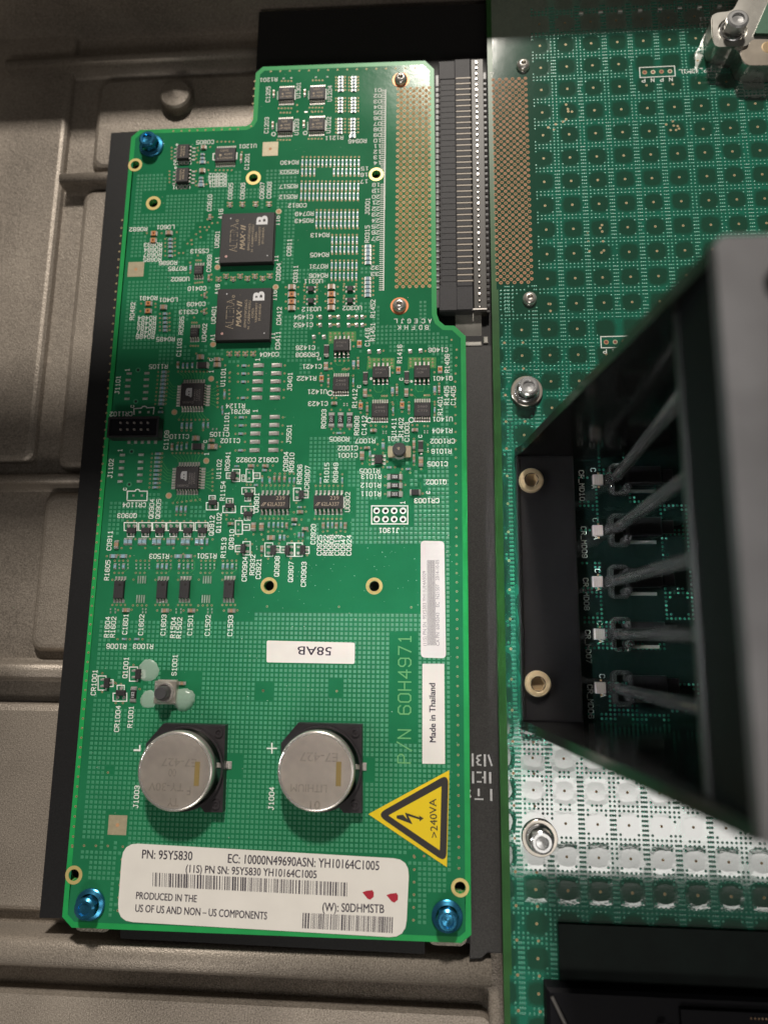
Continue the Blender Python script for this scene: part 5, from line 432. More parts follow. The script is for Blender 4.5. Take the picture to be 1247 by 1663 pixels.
D['lines'] = [[0.45,[[-44.33,173.5],[-44.21,170.06]]],[0.2,[[-49.96,173.19],[-49.85,170.34]]],[0.45,[[-34.26,173.23],[-34.17,169.71]]],[0.2,[[-39.86,172.92],[-39.77,169.99]]],[0.45,[[-44.43,161.98],[-44.31,158.52]]],[0.2,[[-49.85,161.65],[-49.74,158.76]]],[0.45,[[-34.1,161.91],[-34.0,158.4]]],[0.2,[[-39.8,161.59],[-39.71,158.66]]],[0.3,[[-15.03,172.07],[-14.93,130.05]]],[0.3,[[-15.11,147.3],[-14.94,103.15]]],[0.4,[[-80.63,149.85],[-78.28,149.75]]],[0.4,[[-80.56,141.6],[-78.32,141.51]]],[0.35,[[-69.42,151.58],[-69.89,151.6],[-69.86,149.4],[-69.39,149.38]]],[0.45,[[-62.81,151.55],[-62.25,151.53],[-62.24,149.49],[-62.71,149.51]]],[0.3,[[-24.73,87.53],[-24.67,84.38]]],[0.3,[[-12.81,78.86],[-12.78,75.77]]],[0.3,[[-89.14,65.05],[-89.37,66.82],[-87.03,66.99],[-86.73,67.46],[-86.17,67.55],[-85.7,67.45],[-85.38,67.06],[-83.18,67.13],[-83.27,65.13]]],[0.3,[[-17.59,37.05],[-7.34,37.03],[-7.31,31.85],[-17.51,31.86],[-17.59,37.05]]],[0.3,[[-89.24,38.77],[-89.37,41.61],[-86.98,41.6],[-86.83,42.02],[-86.36,42.16],[-85.87,42.02],[-85.65,41.59],[-83.37,41.58],[-83.26,38.76],[-89.24,38.77]]],[0.26,[[-89.57,32.27],[-85.7,32.27],[-85.52,29.95],[-89.39,29.94],[-89.57,32.27]]],[0.26,[[-88.42,29.67],[-86.44,29.67],[-86.33,28.14],[-88.3,28.14],[-88.42,29.67]]],[0.26,[[-85.23,32.27],[-81.37,32.26],[-81.2,29.95],[-85.05,29.95],[-85.23,32.27]]],[0.26,[[-84.09,29.67],[-82.12,29.67],[-82.01,28.15],[-83.98,28.15],[-84.09,29.67]]],[0.26,[[-81.09,32.26],[-77.24,32.26],[-77.08,29.95],[-80.92,29.95],[-81.09,32.26]]],[0.26,[[-79.96,29.67],[-77.99,29.67],[-77.89,28.15],[-79.85,28.15],[-79.96,29.67]]],[0.26,[[-76.91,32.26],[-73.07,32.26],[-72.92,29.95],[-76.75,29.95],[-76.91,32.26]]],[0.26,[[-75.8,29.67],[-73.83,29.67],[-73.73,28.16],[-75.69,28.15],[-75.8,29.67]]],[0.26,[[-72.79,32.26],[-68.96,32.26],[-68.82,29.95],[-72.64,29.95],[-72.79,32.26]]],[0.26,[[-71.69,29.67],[-69.73,29.68],[-69.64,28.16],[-71.59,28.16],[-71.69,29.67]]],[0.26,[[-68.49,32.26],[-64.68,32.26],[-64.55,29.95],[-68.35,29.95],[-68.49,32.26]]],[0.26,[[-67.41,29.68],[-65.46,29.68],[-65.37,28.16],[-67.32,28.16],[-67.41,29.68]]],[0.26,[[-58.33,47.96],[-56.2,47.95],[-56.03,44.36],[-58.15,44.37],[-58.33,47.96]]],[0.26,[[-60.13,46.94],[-58.49,46.93],[-58.4,45.27],[-60.04,45.28],[-60.13,46.94]]],[0.2,[[-55.59,46.29],[-54.65,46.29],[-54.56,44.35],[-55.49,44.35],[-55.59,46.29]]],[0.26,[[-54.32,48.02],[-52.28,48.01],[-52.1,44.22],[-54.14,44.23],[-54.32,48.02]]],[0.26,[[-52.14,46.89],[-50.18,46.88],[-50.11,45.23],[-52.07,45.24],[-52.14,46.89]]],[0.26,[[-55.32,42.51],[-51.54,42.49],[-51.45,40.61],[-55.23,40.62],[-55.32,42.51]]],[0.26,[[-54.35,40.13],[-52.65,40.13],[-52.58,38.58],[-54.28,38.58],[-54.35,40.13]]],[0.26,[[-60.63,37.09],[-56.97,37.09],[-56.87,35.18],[-60.53,35.19],[-60.63,37.09]]],[0.26,[[-59.73,39.33],[-57.81,39.33],[-57.74,37.82],[-59.65,37.82],[-59.73,39.33]]],[0.26,[[-55.26,37.0],[-51.49,36.99],[-51.4,34.93],[-55.16,34.94],[-55.26,37.0]]],[0.26,[[-54.21,34.45],[-52.47,34.45],[-52.4,32.92],[-54.13,32.92],[-54.21,34.45]]],[0.26,[[-56.76,32.84],[-54.73,32.84],[-54.55,28.9],[-56.56,28.9],[-56.76,32.84]]],[0.26,[[-54.6,31.75],[-52.54,31.75],[-52.47,30.03],[-54.52,30.03],[-54.6,31.75]]],[0.26,[[-54.24,26.75],[-52.15,26.75],[-51.98,22.95],[-54.06,22.94],[-54.24,26.75]]],[0.26,[[-56.4,25.63],[-54.71,25.63],[-54.62,23.85],[-56.31,23.84],[-56.4,25.63]]],[0.26,[[-65.58,38.12],[-62.11,38.12],[-61.99,36.0],[-65.46,36.01],[-65.58,38.12]]],[0.26,[[-64.88,40.17],[-63.04,40.16],[-62.97,38.85],[-64.81,38.86],[-64.88,40.17]]],[0.26,[[-47.89,26.36],[-45.62,26.37],[-45.46,22.57],[-47.73,22.56],[-47.89,26.36]]],[0.26,[[-45.26,25.45],[-43.47,25.46],[-43.4,23.68],[-45.19,23.67],[-45.26,25.45]]],[0.26,[[-41.51,26.37],[-39.44,26.38],[-39.31,22.59],[-41.37,22.58],[-41.51,26.37]]],[0.26,[[-43.38,25.26],[-41.91,25.26],[-41.85,23.6],[-43.32,23.6],[-43.38,25.26]]],[0.26,[[-39.25,26.38],[-37.1,26.38],[-36.98,22.59],[-39.12,22.59],[-39.25,26.38]]],[0.26,[[-36.83,25.27],[-35.17,25.28],[-35.11,23.39],[-36.77,23.38],[-36.83,25.27]]],[0.26,[[-40.2,42.32],[-38.1,42.31],[-37.98,38.66],[-40.07,38.67],[-40.2,42.32]]],[0.26,[[-37.67,41.5],[-35.94,41.49],[-35.88,39.46],[-37.61,39.47],[-37.67,41.5]]],[0.35,[[-41.3,39.48],[-41.2,36.65]]],[0.4,[[-25.62,39.51],[-25.55,36.62]]],[0.26,[[-84.78,-8.67],[-82.48,-8.63],[-82.19,-12.46],[-84.48,-12.49],[-84.78,-8.67]]],[0.26,[[-82.07,-9.56],[-80.37,-9.53],[-80.23,-11.46],[-81.93,-11.49],[-82.07,-9.56]]],[0.26,[[-93.59,-11.22],[-91.32,-11.19],[-91.0,-15.0],[-93.25,-15.04],[-93.59,-11.22]]],[0.26,[[-90.89,-12.23],[-89.19,-12.2],[-89.04,-14.01],[-90.74,-14.04],[-90.89,-12.23]]],[0.26,[[-88.89,-15.81],[-84.99,-15.75],[-84.82,-17.9],[-88.71,-17.96],[-88.89,-15.81]]],[0.26,[[-87.92,-13.67],[-85.88,-13.64],[-85.74,-15.36],[-87.77,-15.39],[-87.92,-13.67]]],[0.5,[[-81.65,-30.83],[-80.14,-30.8]]],[0.4,[[-80.23,-29.61],[-80.13,-30.93]]],[0.35,[[-44.87,-29.56],[-42.39,-29.5]]],[0.35,[[-43.68,-28.23],[-43.58,-30.74]]]]
D['pads'] = [[-51.27,171.34,0.43,0.6,"flat"],[-41.17,171.07,0.42,0.6,"flat"],[-51.15,159.83,0.42,0.59,"flat"],[-41.1,159.77,0.42,0.59,"flat"],[-40.44,165.27,1.16,0.59,"flat"],[-60.8,148.25,0.37,0.61,"flat"],[-33.85,94.87,1.09,1.37,"wedge"],[-33.78,92.3,1.09,1.36,"wedge"],[-30.84,94.8,1.09,1.36,"wedge"],[-30.77,92.23,1.08,1.36,"wedge"],[-28.37,94.74,1.08,1.36,"wedge"],[-28.31,92.18,1.08,1.36,"wedge"],[-25.21,94.67,1.08,1.36,"wedge"],[-25.16,92.11,1.08,1.36,"wedge"],[-22.85,94.62,1.08,1.36,"wedge"],[-22.81,92.06,1.08,1.35,"wedge"],[-21.14,94.58,1.08,1.36,"wedge"],[-21.09,92.02,1.08,1.35,"wedge"],[-35.6,88.53,1.18,1.35,"wedge"],[-32.55,88.47,1.18,1.35,"wedge"],[-18.86,83.56,1.16,1.33,"wedge"],[-15.96,83.6,1.16,1.33,"wedge"],[-6.78,83.43,1.15,1.33,"wedge"],[-3.71,83.52,1.15,1.33,"wedge"],[-31.65,82.46,0.88,0.62,"flat"],[-19.87,73.76,0.87,0.61,"flat"],[-7.74,73.83,0.86,0.6,"flat"],[-91.71,77.98,1.62,0.73,"wedge"],[-86.19,77.99,1.61,0.73,"wedge"],[-91.76,52.56,1.59,0.79,"wedge"],[-86.08,52.61,1.67,0.79,"wedge"],[-52.05,79.88,3.16,1.26,"wedge"],[-46.57,79.83,3.15,1.26,"wedge"],[-52.08,63.76,3.02,1.22,"wedge"],[-46.54,63.74,3.01,1.22,"wedge"],[-91.83,75.93,1.62,0.73,"wedge"],[-86.19,75.99,1.61,0.73,"wedge"],[-91.74,50.55,1.58,0.79,"wedge"],[-86.06,50.42,1.67,0.79,"wedge"],[-52.08,77.37,3.15,1.25,"wedge"],[-46.61,77.28,3.14,1.25,"wedge"],[-52.1,61.27,3.02,1.22,"wedge"],[-46.58,61.26,3.01,1.22,"wedge"],[-91.87,73.94,1.61,0.73,"wedge"],[-86.18,73.95,1.61,0.72,"wedge"],[-91.72,48.55,1.58,0.79,"wedge"],[-86.0,48.42,1.67,0.79,"wedge"],[-52.11,74.83,3.15,1.25,"wedge"],[-46.7,74.74,3.13,1.24,"wedge"],[-52.13,58.75,3.01,1.21,"wedge"],[-46.57,58.74,3.0,1.21,"wedge"],[-91.81,71.96,1.61,0.72,"wedge"],[-86.13,71.97,1.61,0.72,"wedge"],[-91.79,46.51,1.58,0.78,"wedge"],[-85.99,46.48,1.66,0.78,"wedge"],[-52.13,72.29,3.14,1.24,"wedge"],[-46.69,72.16,3.13,1.24,"wedge"],[-52.1,56.24,3.01,1.21,"wedge"],[-46.56,56.19,2.99,1.2,"wedge"],[-91.79,69.98,1.61,0.72,"wedge"],[-86.16,69.95,1.6,0.72,"wedge"],[-91.81,44.53,1.58,0.78,"wedge"],[-85.94,44.55,1.66,0.78,"wedge"],[-52.16,69.77,3.13,1.24,"wedge"],[-46.73,69.69,3.12,1.23,"wedge"],[-52.13,53.69,3.0,1.2,"wedge"],[-46.55,53.69,2.99,1.2,"wedge"],[-81.06,66.96,0.94,0.48,"flat"],[-67.35,80.29,0.75,0.49,"flat"],[-67.37,54.93,0.74,0.47,"flat"],[-64.91,60.28,0.46,0.66,"flat"],[-63.76,60.27,0.46,0.66,"flat"],[-87.45,65.75,1.03,0.95,"flat"],[-84.82,65.72,1.03,0.95,"flat"],[-14.55,59.05,0.37,0.38,"flat"],[-13.72,59.04,0.37,0.38,"flat"],[-14.54,58.48,0.37,0.38,"flat"],[-13.72,58.47,0.37,0.38,"flat"],[-2.57,59.07,0.36,0.38,"flat"],[-1.75,59.06,0.36,0.38,"flat"],[-2.57,58.5,0.36,0.38,"flat"],[-1.75,58.49,0.36,0.38,"flat"],[-26.12,67.63,0.47,0.39,"flat"],[-25.24,67.62,0.47,0.39,"flat"],[-26.11,67.05,0.47,0.39,"flat"],[-25.22,67.04,0.47,0.39,"flat"],[-3.56,52.25,0.81,0.56,"flat"],[-1.61,53.78,0.36,0.38,"flat"],[-1.61,53.17,0.36,0.38,"flat"],[-87.45,40.28,0.95,0.94,"flat"],[-84.93,40.27,0.95,0.94,"flat"],[-88.46,31.38,0.77,0.97,"flat"],[-86.68,31.38,0.77,0.97,"flat"],[-87.37,28.9,0.99,0.91,"flat"],[-84.12,31.38,0.77,0.97,"flat"],[-82.34,31.38,0.77,0.97,"flat"],[-83.05,28.91,0.99,0.91,"flat"],[-79.98,31.38,0.77,0.97,"flat"],[-78.21,31.38,0.77,0.97,"flat"],[-78.92,28.91,0.98,0.91,"flat"],[-75.81,31.38,0.77,0.97,"flat"],[-74.05,31.38,0.77,0.97,"flat"],[-74.76,28.91,0.98,0.91,"flat"],[-71.7,31.38,0.77,0.97,"flat"],[-69.94,31.38,0.76,0.97,"flat"],[-70.66,28.92,0.98,0.91,"flat"],[-67.41,31.38,0.76,0.97,"flat"],[-65.66,31.38,0.76,0.97,"flat"],[-66.39,28.92,0.97,0.91,"flat"],[-90.09,20.02,0.47,0.64,"flat"],[-90.01,19.02,0.47,0.64,"flat"],[-87.52,20.03,0.47,0.64,"flat"],[-87.44,19.03,0.47,0.63,"flat"],[-74.96,20.08,0.46,0.63,"flat"],[-74.89,19.08,0.46,0.63,"flat"],[-71.17,20.09,0.46,0.63,"flat"],[-71.11,19.1,0.46,0.63,"flat"],[-68.63,20.1,0.46,0.63,"flat"],[-68.57,19.11,0.46,0.63,"flat"],[-55.87,20.15,0.46,0.63,"flat"],[-55.82,19.16,0.46,0.63,"flat"],[-85.05,20.04,0.51,0.64,"flat"],[-84.97,19.04,0.51,0.63,"flat"],[-83.79,20.04,0.51,0.64,"flat"],[-83.71,19.04,0.51,0.63,"flat"],[-82.48,20.05,0.51,0.63,"flat"],[-82.41,19.05,0.51,0.63,"flat"],[-81.23,20.05,0.51,0.63,"flat"],[-81.15,19.05,0.51,0.63,"flat"],[-66.05,20.11,0.51,0.63,"flat"],[-65.99,19.12,0.51,0.63,"flat"],[-64.72,20.11,0.51,0.63,"flat"],[-64.66,19.12,0.51,0.63,"flat"],[-63.43,20.12,0.51,0.63,"flat"],[-63.38,19.13,0.5,0.63,"flat"],[-62.19,20.12,0.5,0.63,"flat"],[-62.14,19.13,0.5,0.63,"flat"],[-84.16,15.74,0.37,2.16,"flat"],[-84.11,10.26,0.37,2.23,"flat"],[-83.46,15.74,0.37,2.16,"flat"],[-83.42,10.27,0.37,2.23,"flat"],[-82.77,15.75,0.37,2.16,"flat"],[-82.73,10.27,0.37,2.23,"flat"],[-82.07,15.75,0.37,2.16,"flat"],[-82.03,10.28,0.37,2.23,"flat"],[-65.11,15.84,0.37,2.15,"flat"],[-65.16,10.4,0.36,2.22,"flat"],[-64.43,15.84,0.37,2.15,"flat"],[-64.47,10.4,0.36,2.22,"flat"],[-63.74,15.85,0.37,2.15,"flat"],[-63.79,10.41,0.36,2.22,"flat"],[-63.05,15.85,0.37,2.15,"flat"],[-63.11,10.41,0.36,2.22,"flat"],[-91.6,7.3,0.42,0.58,"flat"],[-91.53,6.41,0.42,0.58,"flat"],[-90.22,7.32,0.42,0.58,"flat"],[-90.14,6.43,0.42,0.58,"flat"],[-82.23,7.38,0.41,0.58,"flat"],[-82.17,6.49,0.41,0.58,"flat"],[-81.31,7.39,0.41,0.58,"flat"],[-81.25,6.5,0.41,0.58,"flat"],[-72.51,7.46,0.41,0.57,"flat"],[-72.45,6.58,0.41,0.57,"flat"],[-71.14,7.47,0.41,0.57,"flat"],[-71.08,6.59,0.41,0.57,"flat"],[-63.4,7.54,0.41,0.57,"flat"],[-63.35,6.66,0.41,0.57,"flat"],[-62.26,7.55,0.41,0.57,"flat"],[-62.21,6.67,0.41,0.57,"flat"],[-57.05,46.98,0.89,0.72,"flat"],[-56.97,45.33,0.89,0.72,"flat"],[-59.26,46.1,0.98,0.83,"flat"],[-55.07,45.79,0.49,0.49,"flat"],[-55.03,44.85,0.49,0.49,"flat"],[-53.41,46.99,0.86,0.76,"flat"],[-53.33,45.24,0.86,0.76,"flat"],[-51.13,46.06,1.17,0.82,"flat"],[-54.27,41.79,0.76,0.79,"flat"],[-52.53,41.78,0.76,0.79,"flat"],[-53.47,39.35,0.85,0.93,"flat"],[-59.58,35.91,0.73,0.8,"flat"],[-57.9,35.91,0.73,0.8,"flat"],[-58.73,38.58,0.96,0.9,"flat"],[-54.2,36.21,0.75,0.87,"flat"],[-52.47,36.21,0.75,0.87,"flat"],[-53.3,33.68,0.87,0.92,"flat"],[-55.85,31.77,0.85,0.79,"flat"],[-55.77,29.96,0.85,0.79,"flat"],[-53.53,30.89,1.23,0.86,"flat"],[-52.98,25.72,0.88,0.76,"flat"],[-52.9,23.97,0.87,0.76,"flat"],[-55.51,24.74,1.01,0.89,"flat"],[-64.57,36.81,0.69,0.89,"flat"],[-62.97,36.81,0.69,0.89,"flat"],[-63.92,39.51,0.92,0.78,"flat"],[-46.89,25.34,0.96,0.76,"flat"],[-46.82,23.59,0.95,0.76,"flat"],[-44.33,24.57,1.07,0.89,"flat"],[-40.28,25.35,0.87,0.76,"flat"],[-40.21,23.61,0.87,0.76,"flat"],[-42.61,24.43,0.88,0.83,"flat"],[-38.31,25.35,0.9,0.76,"flat"],[-38.25,23.61,0.9,0.76,"flat"],[-35.97,24.33,1.0,0.95,"flat"],[-39.28,41.33,0.88,0.73,"flat"],[-39.23,39.65,0.88,0.73,"flat"],[-36.78,40.48,1.04,1.01,"flat"],[-58.07,33.24,0.32,0.4,"flat"],[-57.26,33.24,0.32,0.4,"flat"],[-50.25,25.33,0.32,0.4,"flat"],[-50.13,24.61,0.32,0.4,"flat"],[-83.73,-9.69,0.96,0.77,"flat"],[-83.6,-11.45,0.96,0.76,"flat"],[-81.15,-10.51,1.02,0.97,"flat"],[-92.54,-12.24,0.95,0.76,"flat"],[-92.39,-14.0,0.95,0.76,"flat"],[-89.96,-13.12,1.02,0.9,"flat"],[-87.72,-17.13,0.78,0.9,"flat"],[-85.93,-17.1,0.78,0.9,"flat"],[-86.83,-14.52,1.02,1.03,"flat"]]
D['ic'] = [["tssop",-46.89,171.56,5.12,4.47,{"n":8,"side":"tb","mk":["54200","4498Z","P4J9"]}],["tssop",-36.87,171.29,5.09,4.63,{"n":8,"side":"tb","mk":["54200","4498Z","P4J9"]}],["tssop",-46.89,160.1,4.92,4.56,{"n":8,"side":"tb","mk":["54200","4498Z","P4J9"]}],["tssop",-36.75,160.04,5.2,4.67,{"n":8,"side":"tb","mk":["54200","4498Z","P4J9"]}],["soic",-79.27,151.72,3.91,5.1,{"n":4,"side":"lr","mk":["R0GEN","4B36"]}],["soic",-78.97,143.43,4.07,5.03,{"n":4,"side":"lr","mk":["R0GEN","4B36"]}],["tssop",-65.7,150.4,6.7,4.88,{"n":10,"side":"tb","mk":["CSN2","4297","ILCM244"]}],["tssop",-72.02,110.98,2.79,2.96,{"n":4,"side":"tb","mk":["L47A","EEX"]}],["tssop",-72.08,90.52,2.61,2.86,{"n":4,"side":"tb","mk":["L47A","EEX"]}],["dfn",-36.96,103.95,1.69,1.7,{"n":2,"side":"lr"}],["dfn",-36.84,100.07,1.69,1.69,{"n":2,"side":"lr"}],["dfn",-25.01,103.74,1.68,1.7,{"n":2,"side":"lr"}],["dfn",-24.93,99.88,1.67,1.69,{"n":2,"side":"lr"}],["soic",-27.12,85.32,4.85,3.79,{"n":4,"side":"tb","mk":["F7424","SA2R"]}],["soic",-15.42,76.68,4.87,3.62,{"n":4,"side":"tb","mk":["F7424","SA2R"]}],["soic",-3.34,76.63,4.73,3.91,{"n":4,"side":"tb","mk":["F7424","SA2R"]}],["tssop",-27.12,73.5,4.81,4.33,{"n":7,"side":"tb","mk":["2460","CT73"]}],["tssop",-15.51,65.21,4.83,4.25,{"n":7,"side":"tb","mk":["2460","CT73"]}],["tssop",-3.23,65.26,4.79,4.33,{"n":7,"side":"tb","mk":["2460","CT73"]}],["qfp",-71.4,70.68,7.06,7.04,{"n":8,"side":"4","logo":1}],["qfp",-71.34,45.34,6.81,6.73,{"n":8,"side":"4","logo":1}],["sot5",-15.74,50.58,2.18,2.71,{"n":3,"side":"lr"}],["msop",-89.33,12.85,3.05,5.09,{"n":4,"side":"tbl"}],["msop",-76.8,12.93,3.03,5.07,{"n":4,"side":"tbl"}],["msop",-70.26,13.06,3.01,5.06,{"n":4,"side":"tbl"}],["msop",-57.53,13.19,2.99,5.05,{"n":4,"side":"tbl"}],["soic",-45.38,38.06,8.6,4.02,{"n":7,"side":"tb","mk":["239","62LA337"]}],["soic",-29.86,38.06,8.51,3.92,{"n":7,"side":"tb","mk":["239","62LA337"]}]]
D['sot'] = [[-87.06,29.91,2.77,1.66,"b"],[-82.75,29.91,2.76,1.65,"b"],[-78.64,29.91,2.75,1.65,"b"],[-74.49,29.91,2.74,1.65,"b"],[-70.41,29.91,2.74,1.65,"b"],[-66.15,29.91,2.73,1.65,"b"],[-57.91,45.95,1.53,2.57,"l"],[-53.09,40.31,2.71,1.34,"b"],[-58.54,37.13,2.62,1.37,"t"],[-53.03,34.71,2.69,1.48,"b"],[-54.01,24.73,1.49,2.73,"l"],[-63.56,38.06,2.49,1.52,"t"],[-45.33,24.35,1.63,2.72,"r"],[-41.28,24.36,1.48,2.72,"l"],[-36.91,24.37,1.53,2.71,"r"],[-37.8,40.3,1.5,2.62,"r"],[-81.98,-10.5,1.64,2.74,"r"],[-90.75,-13.04,1.62,2.73,"r"],[-86.54,-15.66,2.8,1.54,"t"]]
D['bigr'] = [[-29.65,62.65,1.67,4.13,"221"],[-27.0,62.62,1.67,4.12,"221"],[-24.36,62.59,1.66,4.12,"122"],[-11.05,45.45,3.97,1.57,""],[-11.03,42.91,3.96,1.57,""],[-11.01,40.39,3.95,1.56,""],[-83.01,-16.07,1.69,3.81,"102"]]
D['trace'] = [[[-29.08,81.29],[-29.06,80.36],[-28.41,79.59],[-26.95,79.56],[-26.53,80.22],[-26.55,81.24]],[[-25.28,81.22],[-25.27,80.6]],[[-17.31,72.67],[-17.3,71.76],[-16.66,71.0],[-15.22,70.98],[-14.8,71.62],[-14.81,72.63]],[[-13.57,72.61],[-13.56,72.01]],[[-5.16,72.63],[-5.16,71.73],[-4.54,70.97],[-3.12,70.95],[-2.69,71.6],[-2.69,72.6]],[[-1.46,72.58],[-1.46,71.98]],[[-29.26,76.44],[-29.29,77.56],[-29.89,78.28],[-30.67,78.4]],[[-27.32,76.41],[-27.33,77.22],[-26.77,78.03]],[[-26.69,76.4],[-26.7,77.21],[-26.09,78.02]],[[-26.06,76.39],[-26.07,77.2],[-25.41,78.0]],[[-24.89,76.27],[-23.63,76.15]],[[-17.53,68.06],[-17.55,69.16],[-18.13,69.87],[-18.9,69.98]],[[-15.62,68.04],[-15.63,68.84],[-15.07,69.63]],[[-15.0,68.03],[-15.01,68.83],[-14.4,69.62]],[[-14.38,68.02],[-14.39,68.82],[-13.73,69.61]],[[-13.23,67.91],[-11.99,67.79]],[[-5.15,68.1],[-5.15,69.19],[-5.73,69.89],[-6.49,70.01]],[[-3.25,68.07],[-3.26,68.86],[-2.69,69.65]],[[-2.64,68.06],[-2.64,68.86],[-2.02,69.64]],[[-2.02,68.05],[-2.02,68.85],[-1.36,69.63]],[[-0.89,67.94],[0.34,67.82]],[[-74.85,75.96],[-74.91,76.93],[-76.59,78.12]],[[-74.44,65.87],[-74.39,65.11],[-75.45,63.61]],[[-73.99,75.94],[-74.05,76.91],[-75.41,78.1]],[[-73.58,65.86],[-73.53,65.1],[-74.24,63.59]],[[-73.12,75.93],[-73.18,76.9],[-74.23,78.08]],[[-72.73,65.85],[-72.68,65.09],[-73.03,63.58]],[[-72.26,75.91],[-72.32,76.88],[-73.05,78.06]],[[-71.87,65.84],[-71.83,65.08],[-71.82,63.57]],[[-71.4,75.9],[-71.46,76.87],[-71.87,78.04]],[[-71.02,65.83],[-70.98,65.07],[-70.61,63.55]],[[-70.54,75.89],[-70.6,76.86],[-70.7,78.02]],[[-70.17,65.82],[-70.12,65.06],[-69.41,63.54]],[[-69.68,75.87],[-69.74,76.84],[-69.52,78.0]],[[-69.32,65.81],[-69.27,65.05],[-68.2,63.52]],[[-68.83,75.86],[-68.88,76.83],[-68.35,77.98]],[[-68.47,65.8],[-68.42,65.04],[-66.99,63.51]],[[-76.75,73.42],[-77.95,73.68],[-79.51,75.88]],[[-76.7,72.56],[-77.88,72.72],[-79.42,74.53]],[[-76.64,71.69],[-77.82,71.75],[-79.32,73.17]],[[-76.58,70.82],[-77.75,70.79],[-79.23,71.82]],[[-76.52,69.96],[-77.69,69.83],[-79.14,70.48]],[[-66.4,72.55],[-65.47,72.63],[-64.35,73.48]],[[-66.35,71.69],[-65.41,71.67],[-64.28,72.18]],[[-66.3,70.82],[-65.36,70.71],[-64.21,70.89]],[[-66.25,69.96],[-65.31,69.76],[-64.14,69.6]],[[-66.2,69.1],[-65.25,68.8],[-64.06,68.31]],[[-66.15,68.24],[-65.2,67.85],[-63.99,67.03]],[[-74.72,50.2],[-74.78,51.13],[-76.42,52.26]],[[-74.32,40.56],[-74.27,39.83],[-75.31,38.38]],[[-73.87,50.2],[-73.93,51.12],[-75.27,52.25]],[[-73.48,40.56],[-73.43,39.83],[-74.13,38.38]],[[-73.03,50.19],[-73.09,51.12],[-74.11,52.24]],[[-72.65,40.56],[-72.6,39.83],[-72.94,38.38]],[[-72.19,50.19],[-72.25,51.11],[-72.96,52.23]],[[-71.81,40.55],[-71.77,39.83],[-71.76,38.37]],[[-71.35,50.18],[-71.41,51.11],[-71.81,52.22]],[[-70.98,40.55],[-70.93,39.82],[-70.58,38.37]],[[-70.51,50.17],[-70.57,51.1],[-70.66,52.21]],[[-70.14,40.55],[-70.1,39.82],[-69.4,38.37]],[[-69.67,50.17],[-69.73,51.09],[-69.51,52.2]],[[-69.31,40.54],[-69.27,39.82],[-68.22,38.37]],[[-68.83,50.16],[-68.88,51.09],[-68.36,52.2]],[[-68.48,40.54],[-68.43,39.82],[-67.04,38.36]],[[-76.58,47.77],[-77.75,48.0],[-79.28,50.1]],[[-76.53,46.94],[-77.68,47.08],[-79.19,48.8]],[[-76.47,46.11],[-77.62,46.16],[-79.1,47.5]],[[-76.41,45.28],[-77.56,45.24],[-79.01,46.21]],[[-76.36,44.45],[-77.5,44.32],[-78.92,44.92]],[[-66.45,47.02],[-65.54,47.1],[-64.45,47.92]],[[-66.4,46.19],[-65.49,46.19],[-64.38,46.68]],[[-66.36,45.37],[-65.44,45.27],[-64.31,45.45]],[[-66.31,44.54],[-65.39,44.36],[-64.24,44.21]],[[-66.26,43.72],[-65.33,43.44],[-64.17,42.98]],[[-66.21,42.9],[-65.28,42.53],[-64.1,41.75]],[[-5.6,52.88],[-1.61,52.84]],[[-14.52,52.71],[-12.2,52.83]],[[-2.89,56.14],[-1.66,55.05],[-1.66,54.02]],[[-18.31,49.22],[-19.01,49.93],[-19.12,51.1],[-18.49,52.04]],[[-13.85,45.56],[-12.81,45.55]],[[-13.82,43.01],[-12.78,43.01]],[[-13.8,40.52],[-12.76,40.52]],[[-6.71,47.75],[-6.71,46.68]],[[-9.42,46.6],[-9.37,39.68]],[[-3.77,43.8],[-3.63,41.96],[-3.63,40.95]],[[-41.96,35.36],[-39.95,35.32]],[[-43.08,33.23],[-40.28,33.15]],[[-38.76,35.43],[-36.35,35.39]],[[-49.61,43.06],[-49.56,41.75]],[[-49.57,34.65],[-49.52,33.44]],[[-33.86,42.91],[-33.82,41.69]],[[-33.82,34.62],[-33.78,33.34]],[[-48.35,43.05],[-48.3,41.74]],[[-48.32,34.64],[-48.27,33.44]],[[-32.57,42.9],[-32.54,41.68]],[[-32.54,34.62],[-32.51,33.34]],[[-47.1,43.05],[-47.04,41.74]],[[-47.07,34.64],[-47.02,33.43]],[[-31.29,42.9],[-31.26,41.68]],[[-31.27,34.62],[-31.23,33.34]],[[-45.84,43.04],[-45.79,41.73]],[[-45.83,34.64],[-45.78,33.43]],[[-30.01,42.89],[-29.98,41.67]],[[-29.99,34.62],[-29.96,33.34]],[[-44.58,43.03],[-44.53,41.73]],[[-44.58,34.64],[-44.53,33.43]],[[-28.73,42.88],[-28.7,41.67]],[[-28.72,34.62],[-28.69,33.34]],[[-43.33,43.03],[-43.28,41.72]],[[-43.34,34.64],[-43.29,33.43]],[[-27.45,42.88],[-27.42,41.66]],[[-27.45,34.62],[-27.42,33.34]],[[-42.08,43.02],[-42.03,41.72]],[[-42.09,34.64],[-42.05,33.43]],[[-26.17,42.87],[-26.14,41.66]],[[-26.18,34.61],[-26.16,33.34]],[[-74.76,20.33],[-74.45,19.06],[-75.47,17.99]],[[-68.08,20.99],[-67.95,18.87],[-68.97,17.81]],[[-62.04,21.01],[-61.93,18.9],[-62.94,17.84]],[[-55.81,21.03],[-55.7,18.71],[-56.94,17.87]],[[-87.45,20.92],[-87.22,19.0],[-88.53,17.93]]]
